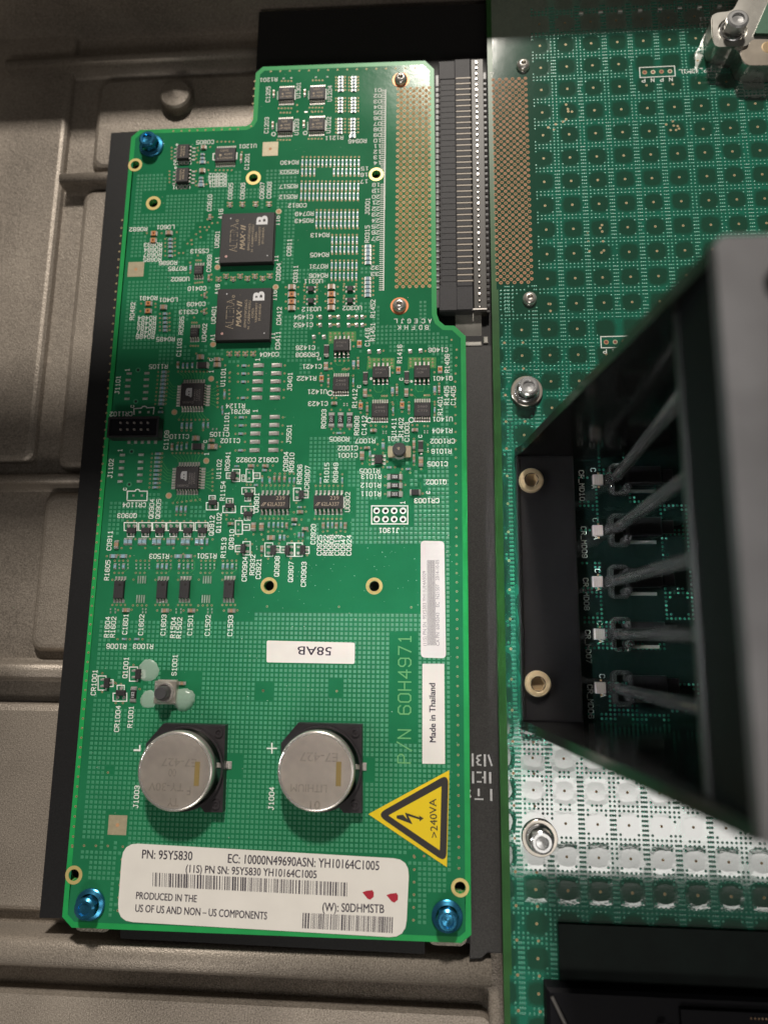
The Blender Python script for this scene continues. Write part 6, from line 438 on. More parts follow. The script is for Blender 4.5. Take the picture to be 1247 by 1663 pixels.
D['rings'] = [[-50.65,157.75,0.75],[-40.46,157.7,0.75],[-81.98,155.31,0.4],[-81.9,147.04,0.4],[-30.29,70.9,0.85],[-18.6,62.42,0.85],[-6.41,62.38,0.85],[-18.3,75.15,0.4],[-6.46,74.16,0.4]]
D['holes'] = [["brass",-56.5,142.48,2.4],["brass",-17.66,142.18,2.3],["brass",-95.29,148.66,2.3],["brass",-88.3,134.84,2.4],["pin",-16.17,35.67,1.05],["pin",-16.14,33.22,1.05],["pin",-13.65,35.67,1.05],["pin",-13.63,33.21,1.05],["pin",-11.18,35.67,1.05],["pin",-11.16,33.21,1.05],["pin",-8.67,35.66,1.05],["pin",-8.66,33.21,1.05],["brass",-46.24,14.27,2.35],["brass",-16.54,14.33,2.35],["brass",-95.81,-63.03,2.35],["brass",6.6,-62.66,2.3]]
D['fid'] = [[-66.36,112.17],[-47.9,105.07],[-66.34,86.85],[-47.95,130.49],[-66.31,75.92],[-76.89,65.62],[-66.34,50.61],[-76.89,40.24]]
D['sq'] = [[-51.49,152.54,4.98,4.94],[-92.24,112.22,5.12,4.99],[-84.85,-50.18,5.12,5.0]]
D['nod'] = [[-46.24,-14.26,3.08,4.38],[-26.39,-13.8,3.55,4.35],[-18.73,-33.97,5.23,5.87],[-54.01,-34.27,5.53,5.18],[-69.79,-12.68,11.42,5.43],[-46.58,-14.34,4.2,4.03],[-7.89,-12.6,6.55,29.15],[-29.15,16.28,53.94,18.64],[-67.96,61.59,55.82,35.98],[-75.95,14.63,50.32,19.22],[-92.39,61.85,18.92,45.77],[-14.51,136.36,4.96,76.19],[-5.75,137.08,14.44,75.03],[-50.73,48.37,29.08,55.23],[-18.7,70.44,34.42,24.63],[-30.18,132.72,23.08,42.26]]
D['grid0'] = [-48.24,6.28]
D['cellbase'] = [[-67.1,-34.55],[-30.22,-33.68]]
D['pipetop'] = [[46.3,45.48],[45.9,29.53],[45.63,14.48],[45.16,1.31],[44.93,-10.87]]
D['clamp'] = [[84.04,186.35],[84.91,188.1],[90.71,188.52],[96.29,199.85],[126.24,197.87],[123.11,167.76],[93.44,169.25],[92.07,170.44],[91.5,173.98],[90.15,175.56],[84.69,176.12],[83.8,178.45]]
D['clampboss'] = [[84.16,187.3],[94.59,187.55],[94.13,175.17],[83.75,175.5]]
D['clamppocket'] = [[94.94,178.09],[123.95,176.42],[123.07,167.92],[93.2,169.41],[91.72,171.87],[91.98,175.24],[94.33,175.73]]
D['clamphole'] = [99.84,175.17]
D['clampgreen'] = [[100.75,190.29],[124.84,189.29],[123.59,177.28],[95.75,179.4]]
# ================================================================== large structure
# ---- cast chassis
ch = thing('cast_chassis', (-118, 60, -24)); tag(ch, 'rough grey cast aluminium chassis tray with ribs under the boards', 'chassis')
def bead(mb, x0, y0, x1, y1, w, zb, zt, k='cast', r=1.6):
    """rounded rib between two points (axis parallel)"""
    n = 6; prof = [(-w/2-1.2, zb), (-w/2-0.2, zb+0.8)]
    for i in range(n+1):
        t = math.pi*(1-i/n); prof.append((w/2*math.cos(t) if r > w/2 else (w/2-r)*(1 if t < math.pi/2 else -1 if t > math.pi/2 else 0)+r*math.cos(t), zt-r+r*math.sin(t)))
    prof += [(w/2+0.2, zb+0.8), (w/2+1.2, zb)]
    d = Vector((x1-x0, y1-y0)).normalized(); nv = Vector((-d.y, d.x)); vs = []
    for px_, py_ in ((x0, y0), (x1, y1)):
        for u, z in prof: vs.append((px_+nv.x*u, py_+nv.y*u, z))
    m = len(prof); mb.add(vs, [(i, m+i, m+i+1, i+1) for i in range(m-1)]+[tuple(range(m)), tuple(reversed(range(m, 2*m)))], k, True)
b = MB()
b.box(-60, 60, 420, 480, -26, -15, 'cast')
floor = obj('tray_floor', b, ch)
b = MB()                                                # raised pads left of the insulating sheet
for (x0, x1, y0, y1, z, ) in ((-118.5, 20, 51, 148.5, -11), (-117, 20, 156, 192, -11.4), (-121.5, -90, -5, 44, -11), (-150, -90, -77.5, -20, -11.5), (-190, -127, 54, 250, -12.5)):
    
    for k_, (d_, dz) in enumerate(((0, -2.4), (.5, -1.1), (1.2, -.4), (2.2, 0))):      # stepped down to a soft cast edge
        p_ = rrect(x0+d_, y0+d_, x1-d_, y1-d_, 3.2, 6); n_ = len(p_)
        if k_: b.add([(q_[0], q_[1], z+zp) for q_ in pp]+[(q_[0], q_[1], z+dz) for q_ in p_], [(i_, (i_+1) % n_, n_+(i_+1) % n_, n_+i_) for i_ in range(n_)], 'cast', True)
        else: b.prism(p_, -16, z+dz, 'cast')
        pp, zp = p_, dz
    b.prism(pp, z, z, 'cast', bottom=False)
obj('raised_pad', b, ch)
b = MB(); bead(b, -150, 47.6, -95, 47.6, 3.4, -15, -8.5); obj('rib', b, ch)
b = MB(); bead(b, -150, -10.5, -95, -10.5, 4.5, -15, -6.5); obj('rib', b, ch)
b = MB(); bead(b, -126, 152.2, -90, 152.2, 4.0, -15, -9.0); obj('rib', b, ch)
b = MB(); bead(b, -150, 198, -60, 198, 4, -15, -9.0); obj('rib', b, ch)
b = MB(); bead(b, -190, -84.6, 14.6, -84.6, 7.4, -20, -4.2, 'cast', 2.6); obj('front_ledge', b, ch)
b = MB(); b.prism(rrect(-190, -150, 14.6, -96.5, 3), -20, -9.0, 'cast'); obj('front_pad', b, ch)
b = MB(); b.hard(-87.4, 181.6, [(5.9, -11.4), (5.6, -10.9), (5.4, -8.6), (4.8, -8.0), (0.6, -7.3), (0, -7.3)], 'cast', 40); obj('locating_peg', b, ch)
# walls of the chassis, just beyond the top of the picture and to its left
b = MB(); b.box(-30, 211+4, 420, 8, -20, 24, 'cast', 1.5); obj('side_wall', b, ch)
b = MB(); b.box(-205, 70, 8, 420, -20, 34, 'cast', 1.5); obj('side_wall', b, ch)
b = MB(); b.box(-130, 203, 150, 42, 118, 122, 'cast', 1); b.box(-203, 203, 4, 42, 20, 118, 'cast'); obj('added_shade_plate', b, ch)  # unseen plate, added to cast the dark band across the left side
for x, y in ((-90.5, -69.9), (3.3, -69.6), (-90.3, 155)):
    b = MB(); b.prism(rrect(x-5, y-7.6, x+5, y+6, 2), -15, -2.05, 'cast'); obj('standoff', b, ch)

# ---- black insulating sheet under both boards
b = MB()
poly = [(-106.4, 164), (-97, 164.2), (-97, 158), (-58.6, 158), (-58.6, 208), (17.5, 206.5), (30, 206.5), (30, -79.2), (13.6, -79.2), (12, -80.6), (9, -80.9), (9.2, -77.2), (-2.5, -77.2), (-2.5, -80.2), (-83.5, -79.6), (-84, -74.8), (-106.4, -75.4)]
b.prism(poly, -4.5, -4.0, 'sheet')
sheet = obj('insulating_sheet', b, None, (-50, 60, -4.5)); tag(sheet, 'thin black plastic insulating sheet showing round the green card', 'plastic sheet')
b = MB()                                                # white stencilled lettering, partly under the boards
for (x0, y0, x1, y1) in ((10.35, -30.55, 10.35, -33.35), (13.6, -30.7, 13.6, -33.3), (10.4, -35.1, 10.4, -37.7), (13.55, -35.0, 13.55, -37.6), (14.95, -35.2, 14.95, -37.6), (11.85, -39.5, 11.85, -40.9), (15.15, -39.5, 15.15, -42.0), (11.55, -35.1, 12.5, -35.1), (11.55, -37.5, 12.5, -37.5), (10.9, -41.9, 12.9, -41.9), (13.0, -36.4, 13.5, -36.4)):
    b.line([(x0, y0), (x1, y1)], 0.55 if x0 == x1 else 0.4, -3.93, 'stencil')
b.line([(12.5, -30.7), (11.7, -30.9), (11.5, -31.5), (12.1, -31.95), (11.5, -32.5), (11.8, -33.1), (12.5, -33.2)], 0.42, -3.93, 'stencil')
b.line([(14.6, -30.7), (15.4, -33.2)], 0.45, -3.93, 'stencil')
b.line([(8.9, -39.4), (9.5, -39.8), (9.2, -40.6), (9.6, -41.3), (8.9, -42.0)], 0.5, -3.93, 'stencil')
obj('stencil_lettering', b, sheet)
b = MB(); b.prism([(8.6, 86.5), (17.5, 86.5), (17.5, -79), (13.6, -79), (12, -80.4), (9.2, -80.6)], -4.0, -3.985, 'strip', bottom=False); obj('grey_strip', b, sheet)

# ---- the left card
bd = thing('circuit_card', (-44, 50, -2)); tag(bd, 'bright green circuit card crowded with chips, stickers and two coin cell holders', 'circuit board')
OUT = D['outline']
def inset(poly, d):
    n = len(poly); ar = sum(a[0]*b_[1]-b_[0]*a[1] for a, b_ in zip(poly, poly[1:]+poly[:1])); s = 1 if ar > 0 else -1; out = []
    for i in range(n):
        p0, p1, p2 = Vector(poly[i-1]), Vector(poly[i]), Vector(poly[(i+1) % n])
        e1 = (p1-p0).normalized(); e2 = (p2-p1).normalized()
        n1 = Vector((-e1.y, e1.x))*s; n2 = Vector((-e2.y, e2.x))*s
        m = (n1+n2).normalized(); k = d/max(0.4, m.dot(n1)); q = p1+m*k; out.append((q.x, q.y))
    return out
IN = inset(OUT, 1.45)
holes = []
HR = {'brass': 1.45, 'pin': 0.55}
for k, x, y, r in D['holes']: holes.append((k, x, y, r))
b = MB(); b.prism(OUT, -2, 0, 'mask_edge', [circ(x, y, HR[k], 20) for k, x, y, r in holes]); 
sub = obj('laminate', b, bd)
b = MB(); b.prism(IN, 0.02, 0.02, 'mask', [circ(x, y, HR[k], 20) for k, x, y, r in holes], bottom=False); obj('solder_mask', b, bd)
for k, x, y, r in holes:
    b = MB()
    if k == 'brass':
        b.hard(x, y, [(1.45, -2.05), (1.45, 0.06), (r, 0.06), (r, 0.0)], 'brass', 28); obj('mounting_hole_ring', b, bd)
    else:
        b.hard(x, y, [(0.55, -2.05), (0.55, 0.06), (0.95, 0.06), (0.95, 0)], 'silk', 16); obj('pin_hole', b, bd)
# shadow floor of the pin holes: short plugs
b = MB()
for k, x, y, r in holes:
    if k == 'pin': b.disc(x, y, 0.56, -1.2, 'hole', 12)
obj('pin_hole_plug', b, bd)

# occupied rectangles, for the copper dot fill
OCC = []
def occ(x, y, w, h, m): OCC.append((x-w/2-m, y-h/2-m, x+w/2+m, y+h/2+m))
for r in D['res']+D['cap']+D['org']+D['dio']: occ(*r[:4], 0.75)
for r in D['ic']: occ(*r[1:5], 2.4 if r[0] in ('soic', 'qfp') else 1.9)
for r in D['sot']: occ(*r[:4], 1.4)
for r in D['bigr']: occ(*r[:4], 0.9)
for r in D['pads']: occ(*r[:4], 0.7)
for r in D['nod']: occ(*r[:4], 0)
for x, y in D['via']: occ(x, y, 0.3, 0.3, 0.75)
for k, x, y, r in holes: occ(x, y, 2*r, 2*r, 1.2)
for x, y in D['bolts_blue']+D['dome']: occ(x, y, 8, 8, 1.0)
for x, y in D['bga']: occ(x, y, 17, 17, 1.6)
for x, y in D['fid']: occ(x, y, 1.8, 1.8, 0.6)
for r in D['sq']: occ(*r[:4], 0.5)
for t in D['trace']:
    for a, c in zip(t, t[1:]): occ((a[0]+c[0])/2, (a[1]+c[1])/2, abs(a[0]-c[0]), abs(a[1]-c[1]), 0.6)
for q in (D['lab_big'], D['lab_58'], D['lab_bar'], D['lab_made']):
    xs = [p[0] for p in q]; ys = [p[1] for p in q]; OCC.append((min(xs)+1, min(ys)+1, max(xs)-1, max(ys)-1))
GRID = {}
for i, r in enumerate(OCC):
    for gx in range(int(r[0]//4), int(r[2]//4)+1):
        for gy in range(int(r[1]//4), int(r[3]//4)+1): GRID.setdefault((gx, gy), []).append(r)
def free(x, y, m=0.4):
    for r in GRID.get((int(x//4), int(y//4)), ()):
        if r[0]-m < x < r[2]+m and r[1]-m < y < r[3]+m: return False
    return True
def inside(poly, x, y):
    c = False; n = len(poly)
    for i in range(n):
        (x1, y1), (x2, y2) = poly[i-1], poly[i]
        if (y1 > y) != (y2 > y) and x < (x2-x1)*(y-y1)/(y2-y1)+x1: c = not c
    return c
ZONE = inset(OUT, 3.3)
dots = MB(); gx0, gy0 = D['grid0']; PT = 1.27
for i in range(-90, 50):
    for j in range(-110, 110):
        x = gx0+i*PT; y = gy0+j*PT
        if inside(ZONE, x, y) and free(x, y):
            a, c = 0.40, 0.31
            vs = [(x-a, y-a, .02), (x+a, y-a, .02), (x+a, y+a, .02), (x-a, y+a, .02), (x-c, y-c, .055), (x+c, y-c, .055), (x+c, y+c, .055), (x-c, y+c, .055)]
            dots.add(vs, [(4,5,6,7),(0,1,5,4),(1,2,6,5),(2,3,7,6),(3,0,4,7)], 'mask_dot')
obj('copper_dot_fill', dots, bd)
b = MB()
for q in D['cu']: b.prism(q, 0.02, 0.035, 'mask_pour', bottom=False)
for t in D['trace']: b.line(t, 0.17, 0.032, 'trace')
obj('copper_traces', b, bd)
b = MB()
for x, y in D['via']:
    b.ring(x, y, 0.15, 0.31, 0.05, 'viagold', 10); b.disc(x, y, 0.16, 0.045, 'hole', 8)
for x, y in D['bigvia']: b.ring(x, y, 0.4, 0.8, 0.04, 'mask_dot', 16); b.disc(x, y, 0.42, 0.042, 'hole', 12)
obj('via_pads', b, bd)
b = MB()
(ax, ay), (bx, by), (cx, cy), (dx, dy) = D['gl']
for i in range(11):
    for j in range(35):
        x = ax+(bx-ax)*i/10; y = 171.2-2.0*j+(1.0 if i % 2 == 0 else 0)
        if y > 103.6:
            b.ring(x, y, 0.2, 0.58, 0.05, 'fieldgold', 14); b.disc(x, y, 0.22, 0.045, 'redhole', 8)
            if i % 2: b.line([(x, y+0.2), (x, y+0.95)], 0.22, 0.052, 'fieldgold')
            else: b.ring(x, y, 0.36, 0.43, 0.055, 'tan', 14)
obj('connector_pin_field', b, bd)
for x, y, w, h in D['sq']:
    b = MB(); b.box(x, y, w, h, 0.02, 0.06, 'tan'); b.disc(x, y, 0.5, 0.065, 'copper', 14); obj('tooling_pad', b, bd)
for x, y in D['fid']:
    b = MB(); b.disc(x, y, 0.92, 0.04, 'tan', 18); b.disc(x, y, 0.58, 0.05, 'copper', 16); obj('fiducial_mark', b, bd)
# solder pads
flats = sorted([r for r in D['pads'] if r[4] == 'flat'], key=lambda r: -r[2]*r[3]); rest = MB()
for i, (x, y, w, h, k) in enumerate(flats):
    b = MB() if i < 100 else rest; b.box(x, y, w, h, 0.02, 0.12, 'solder', min(w, h)*0.25)
    if i < 100: obj('solder_pad', b, bd)
if rest.v: tag(obj('small_solder_pads', rest, bd), None, kind='stuff')
for x, y, w, h, k in D['pads']:
    if k == 'wedge':
        b = MB(); a, c = w/2, h/2
        vs = [(x-a, y-c, .03), (x+a, y-c, .03), (x+a, y+c, .03), (x-a, y+c, .03), (x-a*.9, y-c*.7, .08), (x+a*.72, y-c*.8, .34), (x+a*.72, y+c*.8, .34), (x-a*.9, y+c*.3, .08)]
        b.add(vs, [(4,5,6,7),(0,1,5,4),(1,2,6,5),(2,3,7,6),(3,0,4,7)], 'solder'); obj('tinned_pad', b, bd)
# silkscreen
b = MB()
for s, x, y, rot, adv, h in D['txt']: strokes(b, s, x, y, rot, adv, h, 0.075, 'silk', 0.205)
for w, pts in D['lines']: b.line(pts, w, 0.074, 'silk')
for x, y, r in D['rings']: b.ring(x, y, max(0.05, r-0.27), r, 0.076, 'silk', 18)
(x0, y0), (x1, y1) = D['comb']
for i in range(104):
    y = y0-0.6667*i
    if y < y1 or (i*0.6667 > 28.4 and i*0.6667 < 33.2): continue
    x = x0+(x1-x0)*i/103; b.line([(x, y), (x-1.25, y)], 0.24, 0.073, 'silk')
obj('silkscreen', b, bd)
b = MB(); (x0, y0), (x1, y1) = D['pn']
strokes(b, 'P/N 60H4971', (x0+x1)/2, (y0+y1)/2, 90, (y1-y0)/10.6, 3.3, 0.06, 'etchtext', 0.34); obj('etched_part_number', b, bd)

# ---- chips
LEAD = {}
def lead_mesh(kind, w):
    """gull-wing pin, origin at the body edge on the board, pointing +x"""
    key = (kind, round(w, 2))
    if key in LEAD: return LEAD[key]
    zs, l, ft = {'soic': (0.85, 0.45, 0.75), 'tssop': (0.62, 0.22, 0.72), 'msop': (0.5, 0.2, 0.6), 'qfp': (0.8, 0.3, 0.85), 'sot5': (0.5, 0.15, 0.4), 'sot': (0.5, 0.12, 0.35), 'dfn': (0.3, 0.02, 0.25)}[kind]
    prof = [(-0.06, zs), (l*0.7, zs), (l, zs-0.06), (l+0.16, 0.16), (l+0.22, 0.11), (l+0.2+ft, 0.10)]; t = 0.13
    b = MB(); vs = []; n = len(prof)
    for y in (-w/2, w/2):
        vs += [(x, y, z+t/2) for x, z in prof]+[(x, y, z-t/2) for x, z in prof]
    fs = []
    for i in range(n-1):
        fs += [(i, i+1, 2*n+i+1, 2*n+i), (n+i+1, n+i, 3*n+i, 3*n+i+1), (i+1, i, n+i, n+i+1), (2*n+i, 2*n+i+1, 3*n+i+1, 3*n+i)]
    fs += [(0, 2*n, 3*n, n), (n-1, 2*n-1, 4*n-1, 3*n-1)]
    b.add(vs, fs, 'pin')
    e = l+0.2+ft
    b.add([(l+0.1, -w*.8, 0.03), (e+0.2, -w*.8, 0.03), (e+0.2, w*.8, 0.03), (l+0.1, w*.8, 0.03), (l+0.2, -w*.45, 0.12), (e+0.05, -w*.45, 0.13), (e+0.05, w*.45, 0.13), (l+0.2, w*.45, 0.12)], [(4,5,6,7),(0,1,5,4),(1,2,6,5),(2,3,7,6),(3,0,4,7)], 'solder')
    LEAD[key] = mesh_of(b, 'pin'); return LEAD[key]
def body_box(b, x, y, w, h, z0, z1, k='chip'):
    zm = z0+(z1-z0)*0.5; a, c = w/2, h/2; vs = []
    for z, d in ((z0, 0.10), (zm, 0), (z1, min(0.14, w*0.1))):
        vs += [(x+i*(a-d), y+j*(c-d), z) for i, j in ((-1,-1),(1,-1),(1,1),(-1,1))]
    b.add(vs, [(8,9,10,11)]+[(l+t, l+(t+1) % 4, l+4+(t+1) % 4, l+4+t) for l in (0, 4) for t in range(4)], k)
def chip(kind, x, y, w, h, k):
    zt = {'soic': 1.6, 'tssop': 1.1, 'msop': 1.0, 'qfp': 1.45, 'sot5': 1.05, 'dfn': 0.8}[kind]
    b = MB(); body_box(b, x, y, w, h, 0.12, zt)
    nm = {'soic': 'small_outline_chip', 'tssop': 'thin_chip', 'msop': 'narrow_chip', 'qfp': 'square_controller_chip', 'sot5': 'tiny_regulator_chip', 'dfn': 'tiny_square_chip'}[kind]
    o = obj(nm, b, bd, (x, y, 0))
    n = k['n']; side = k['side']; sides = {'tb': 'tb', 'lr': 'lr', '4': 'tblr', 'tbl': 'tb'}[side]
    for s in sides:
        span = (w if s in 'tb' else h)*(0.86 if kind != 'soic' or n > 4 else 0.80)
        if kind == 'qfp': span = w*0.84
        for i in range(n):
            u = -span/2+span*i/(n-1) if n > 1 else 0
            wd_ = min(0.42, span/(n-1)*0.46 if n > 1 else .4)
            me = lead_mesh(kind, wd_)
            if s == 't': shared('pin', me, o, (x+u, y+h/2, 0), math.pi/2)
            elif s == 'b': shared('pin', me, o, (x+u, y-h/2, 0), -math.pi/2)
            elif s == 'l': shared('pin', me, o, (x-w/2, y+u, 0), math.pi)
            else: shared('pin', me, o, (x+w/2, y+u, 0), 0)
    z = zt+0.012; m = MB()
    if kind == 'tssop' and n >= 8:
        for i, s in enumerate(k['mk']):
            yy = y+h*0.22-i*h*0.27; type_on(m, s, (x-w*(.24 if i != 1 else .05), yy-.1), (x+w*(.16 if i == 0 else .36), yy-.1), h*0.15, z, 'mark')
        m.disc(x-w*.22, y-h*.05+.02, w*.07, z, 'mark', 6)
        m.disc(x-w*.33, y-h*.3, w*.05, z, 'markgrey', 8)
    elif kind == 'tssop':
        for i, s in enumerate(k['mk']): type_on(m, s, (x-w*.3, y+h*.12-i*h*.3), (x+w*.3, y+h*.12-i*h*.3), h*.15, z, 'markgrey')
    elif kind == 'soic' and n == 7:
        type_on(m, k['mk'][0], (x+w*.06, y+h*.13), (x+w*.36, y+h*.13), h*.26, z, 'mark'); type_on(m, k['mk'][1], (x-w*.22, y-h*.32), (x+w*.37, y-h*.32), h*.28, z, 'mark')
        m.line([(x-w*.42, y-h*.3), (x-w*.34, y-h*.08), (x-w*.26, y-h*.08)], .16, z, 'mark'); m.line([(x-w*.36, y-h*.3), (x-w*.29, y-h*.1)], .2, z, 'mark')
    elif kind == 'soic' and side == 'lr':
        for i, s in enumerate(k['mk']): type_on(m, s, (x-w*.05+i*w*.22, y-h*.36), (x-w*.05+i*w*.22, y+h*.36), w*.16, z, 'mark')
    elif kind == 'soic':
        for i, s in enumerate(k['mk']): type_on(m, s, (x-w*.3, y+h*.12-i*h*.28), (x+w*(.3-.2*i), y+h*.12-i*h*.28), h*.14, z, 'markgrey')
    elif kind == 'msop':
        m.disc(x+w*.1, y+h*.26, w*.14, z, 'hole', 12)
    elif kind == 'qfp':
        # bold letter B lying on its side, and three rows of small type
        cx, cy, a = x-w*.13, y+h*.06, w*.36
        pl = [(-.5,-.1),(-.45,.32),(-.3,.5),(.42,.5),(.46,-.4),(.3,-.52),(.1,-.36),(-.1,-.3),(-.4,-.3)]
        m.prism([(cx+u*a*.8, cy+v*a*1.15) for u, v in pl], z, z, 'markgreyb', [circ(cx, cy+.15*a, a*.09, 8), circ(cx+.02*a, cy-.2*a, a*.09, 8)], bottom=False)
        for i, s in enumerate(('SC4403', '1528W', 'JAPAN')): type_on(m, s, (x+w*(.16+.1*i), y-h*.3), (x+w*(.16+.1*i), y+h*.2), w*.07, z, 'markgrey')
        type_on(m, 'SE8FQ', (x-w*.38, y-h*.4), (x+w*.1, y-h*.4), h*.08, z, 'markgrey')
    if m.v: obj('chip_marking', m, o)
    return o
for kind, x, y, w, h, k in D['ic']: chip(kind, x, y, w, h, k)
# two large ball-grid chips
for q, (x, y) in enumerate(D['bga']):
    b = MB(); b.box(x, y, 16.9, 16.9, 0.02, 0.75, 'black', 0); b.box(x, y, 16.6, 16.6, 0.75, 1.9, 'chip', 0.12)
    o = obj('ball_grid_chip', b, bd, (x, y, 0)); z = 1.915; m = MB()
    # outlined maker's name, reading upwards
    m.line([(x-1.3+0.1, y+6.2), (x-1.3, y+6.2)], .1, z, 'mark')
    tx, k = x-5.1, 'mark'
    def up(pts, w=0.17): m.line([(x-6.0+u*2.35+v*0.45, y-4.9+v) for u, v in pts], w, z, k)
    # letters along +y (v), heights along x (u): A L T E R A, drawn as outlines
    m2 = MB()
    def outl(s, v0, v1):
        type_on(m2, s, (x-3.5, y-4.8+v0), (x-3.5, y-4.8+v1), 2.45, z, 'mark', bold=0.0)
    type_on(m, 'ALTERA', (x-2.95, y-4.75), (x-2.95, y+4.9), 2.35, z, 'mark', bold=0.0)
    type_on(m, 'ALTERA', (x-3.12, y-4.55), (x-3.12, y+4.72), 2.0, z+.006, 'chip')
    m.ring(x-3.3, y+5.75, .28, .44, z, 'mark', 12)
    type_on(m, 'MAX', (x-.55, y-4.1), (x-.55, y+1.3), 1.55, z, 'mark', bold=0.10, shear=0.25); m.ring(x-1.5, y+1.9, .12, .25, z, 'mark', 10)
    type_on(m, 'II', (x-.55, y+2.4), (x-.55, y+4.2), 1.55, z, 'mark', bold=0.10, shear=0.25)
    for i, (s, a, c) in enumerate((('EPM1270F256C5', -4.3, 4.6), ('N  CABBM1425U', -4.9, 4.2), ('KOREA', -1.3, 1.8), ('VA0NM59077', -2.9, 3.5), ('SF1184HEA', -2.4, 3.2))):
        type_on(m, s, (x+1.0+i*1.08, y+a), (x+1.0+i*1.08, y+c), 0.68, z, 'mark')
    type_on(m, 'B', (x+6.2, y+4.2), (x+6.2, y+6.7), 3.3, z, 'markwhite', bold=.45)
    m.disc(x-6.2, y-6.2, .42, z, 'resend' if False else 'pinkdot', 14); m.disc(x-5.4, y+6.6, .2, z, 'markwhite', 8); m.disc(x+6.6, y-6.3, .18, z, 'markwhite', 8)
    obj('chip_marking', m, o); tag(o, 'large square chip with tan outlined lettering and a white letter B')
# transistors
for x, y, w, h, d in D['sot']:
    b = MB(); body_box(b, x, y, w, h, 0.1, 0.95); o = obj('transistor', b, bd, (x, y, 0)); me = lead_mesh('sot', 0.4)
    if d in 'bt':
        s = -1 if d == 'b' else 1
        shared('pin', me, o, (x, y+s*h/2, 0), s*math.pi/2)
        for u in (-1, 1): shared('pin', me, o, (x+u*w*.33, y-s*h/2, 0), -s*math.pi/2)
    else:
        s = 0 if d == 'r' else math.pi; g = 1 if d == 'r' else -1
        shared('pin', me, o, (x+g*w/2, y, 0), s)
        for u in (-1, 1): shared('pin', me, o, (x-g*w/2, y+u*h*.33, 0), s+math.pi)
# ---- small two-ended parts
CACHE = {}
def two_end(kind, w, h):
    key = (kind, round(w, 1), round(h, 1))
    if key in CACHE: return CACHE[key]
    w, h = key[1], key[2]; b = MB(); bodyk, endk, z, fr = {'res': ('resbody', 'resend', 0.36, 0.21), 'cap': ('cap', 'pin', 0.62, 0.26), 'org': ('orange', 'resend', 0.5, 0.16), 'dio': ('chip', 'pin', 0.95, 0.1), 'big': ('resblack', 'resend', 0.5, 0.2)}[kind]
    v = h > w; L_, W_ = (h, w) if v else (w, h)
    e = L_*fr
    def bx(u, l, ww, z0, z1, k, c):
        if v: b.box(0, u, ww, l, z0, z1, k, c)
        else: b.box(u, 0, l, ww, z0, z1, k, c)
    bx(0, L_-2*e+0.01, W_*.96, 0.05, z, bodyk, 0.03)
    for s in (-1, 1):
        bx(s*(L_/2-e/2), e, W_, 0.04, z+0.03, endk, min(0.08, e*0.3))
        bx(s*(L_/2+0.06), 0.3, W_*1.02, 0.025, z*0.45, 'solder', 0.1)
    if kind == 'org': bx(0, L_*.30, W_*.5, z, z+0.02, 'brown', 0)
    if kind == 'res': bx(0, L_*.42, W_*.80, z, z+0.012, 'resbody', 0)
    CACHE[key] = mesh_of(b, {'res': 'resistor', 'cap': 'capacitor', 'org': 'orange_resistor', 'dio': 'diode', 'big': 'wide_resistor'}[kind]); return CACHE[key]
def turn(r): return 0
res = sorted(D['res'], key=lambda r: -r[2]*r[3])
for x, y, w, h in res[:100]: shared('resistor', two_end('res', w, h), bd, (x, y, 0))
b = MB()
for x, y, w, h in res[100:]:
    me = two_end('res', w, h); ks = [m_.name for m_ in me.materials]
    inv = {m_.name: k for k, m_ in M.items()}
    for p in me.polygons:
        b.add([(me.vertices[i].co.x/S+x, me.vertices[i].co.y/S+y, me.vertices[i].co.z/S) for i in p.vertices], [tuple(range(len(p.vertices)))], inv[ks[p.material_index]])
tag(obj('small_resistors', b, bd), None, kind='stuff')
for x, y, w, h in D['cap']: shared('capacitor', two_end('cap', w, h), bd, (x, y, 0))
for x, y, w, h in D['org']: shared('orange_resistor', two_end('org', w, h), bd, (x, y, 0))
for x, y, w, h in D['dio']: shared('diode', two_end('dio', w, h), bd, (x, y, 0))
for x, y, w, h, s in D['bigr']:
    o = shared('wide_resistor', two_end('big', w, h), bd, (x, y, 0))
    if s:
        m = MB(); type_on(m, s, (x+w*.18, y-h*.2), (x+w*.18, y+h*.2), w*.5, 0.515, 'markwhite'); obj('resistor_code', m, o)
    else:
        m = MB(); strokes(m, 'IOI', x, y, 180, w*.15, h*.5, .515, 'markwhite', .14); obj('resistor_code', m, o)
# ---- inductor
x, y = D['ind']; b = MB()
b.prism(rrect(x-3.3, y-1.9, x-1.2, y+1.4, .3), .03, .9, 'tan'); b.prism(rrect(x+1.2, y-1.9, x+3.3, y+1.4, .3), .03, .9, 'tan')
b.hard(x, y-.25, [(2.15, .05), (2.15, .7), (1.7, .8)], 'pin', 28)
o = obj('wound_inductor', b, bd, (x, y, 0)); b = MB()
b.hard(x, y, [(1.5, .6), (1.95, 1.9), (1.95, 2.6), (1.75, 2.8), (0, 2.8)], 'plunger', 28); m = b; m.line([(x-.5, y+.3), (x-.1, y-.2), (x+.1, y+.3), (x-.2, y+.5)], .2, 2.82, 'mark'); obj('inductor_drum', b, o)
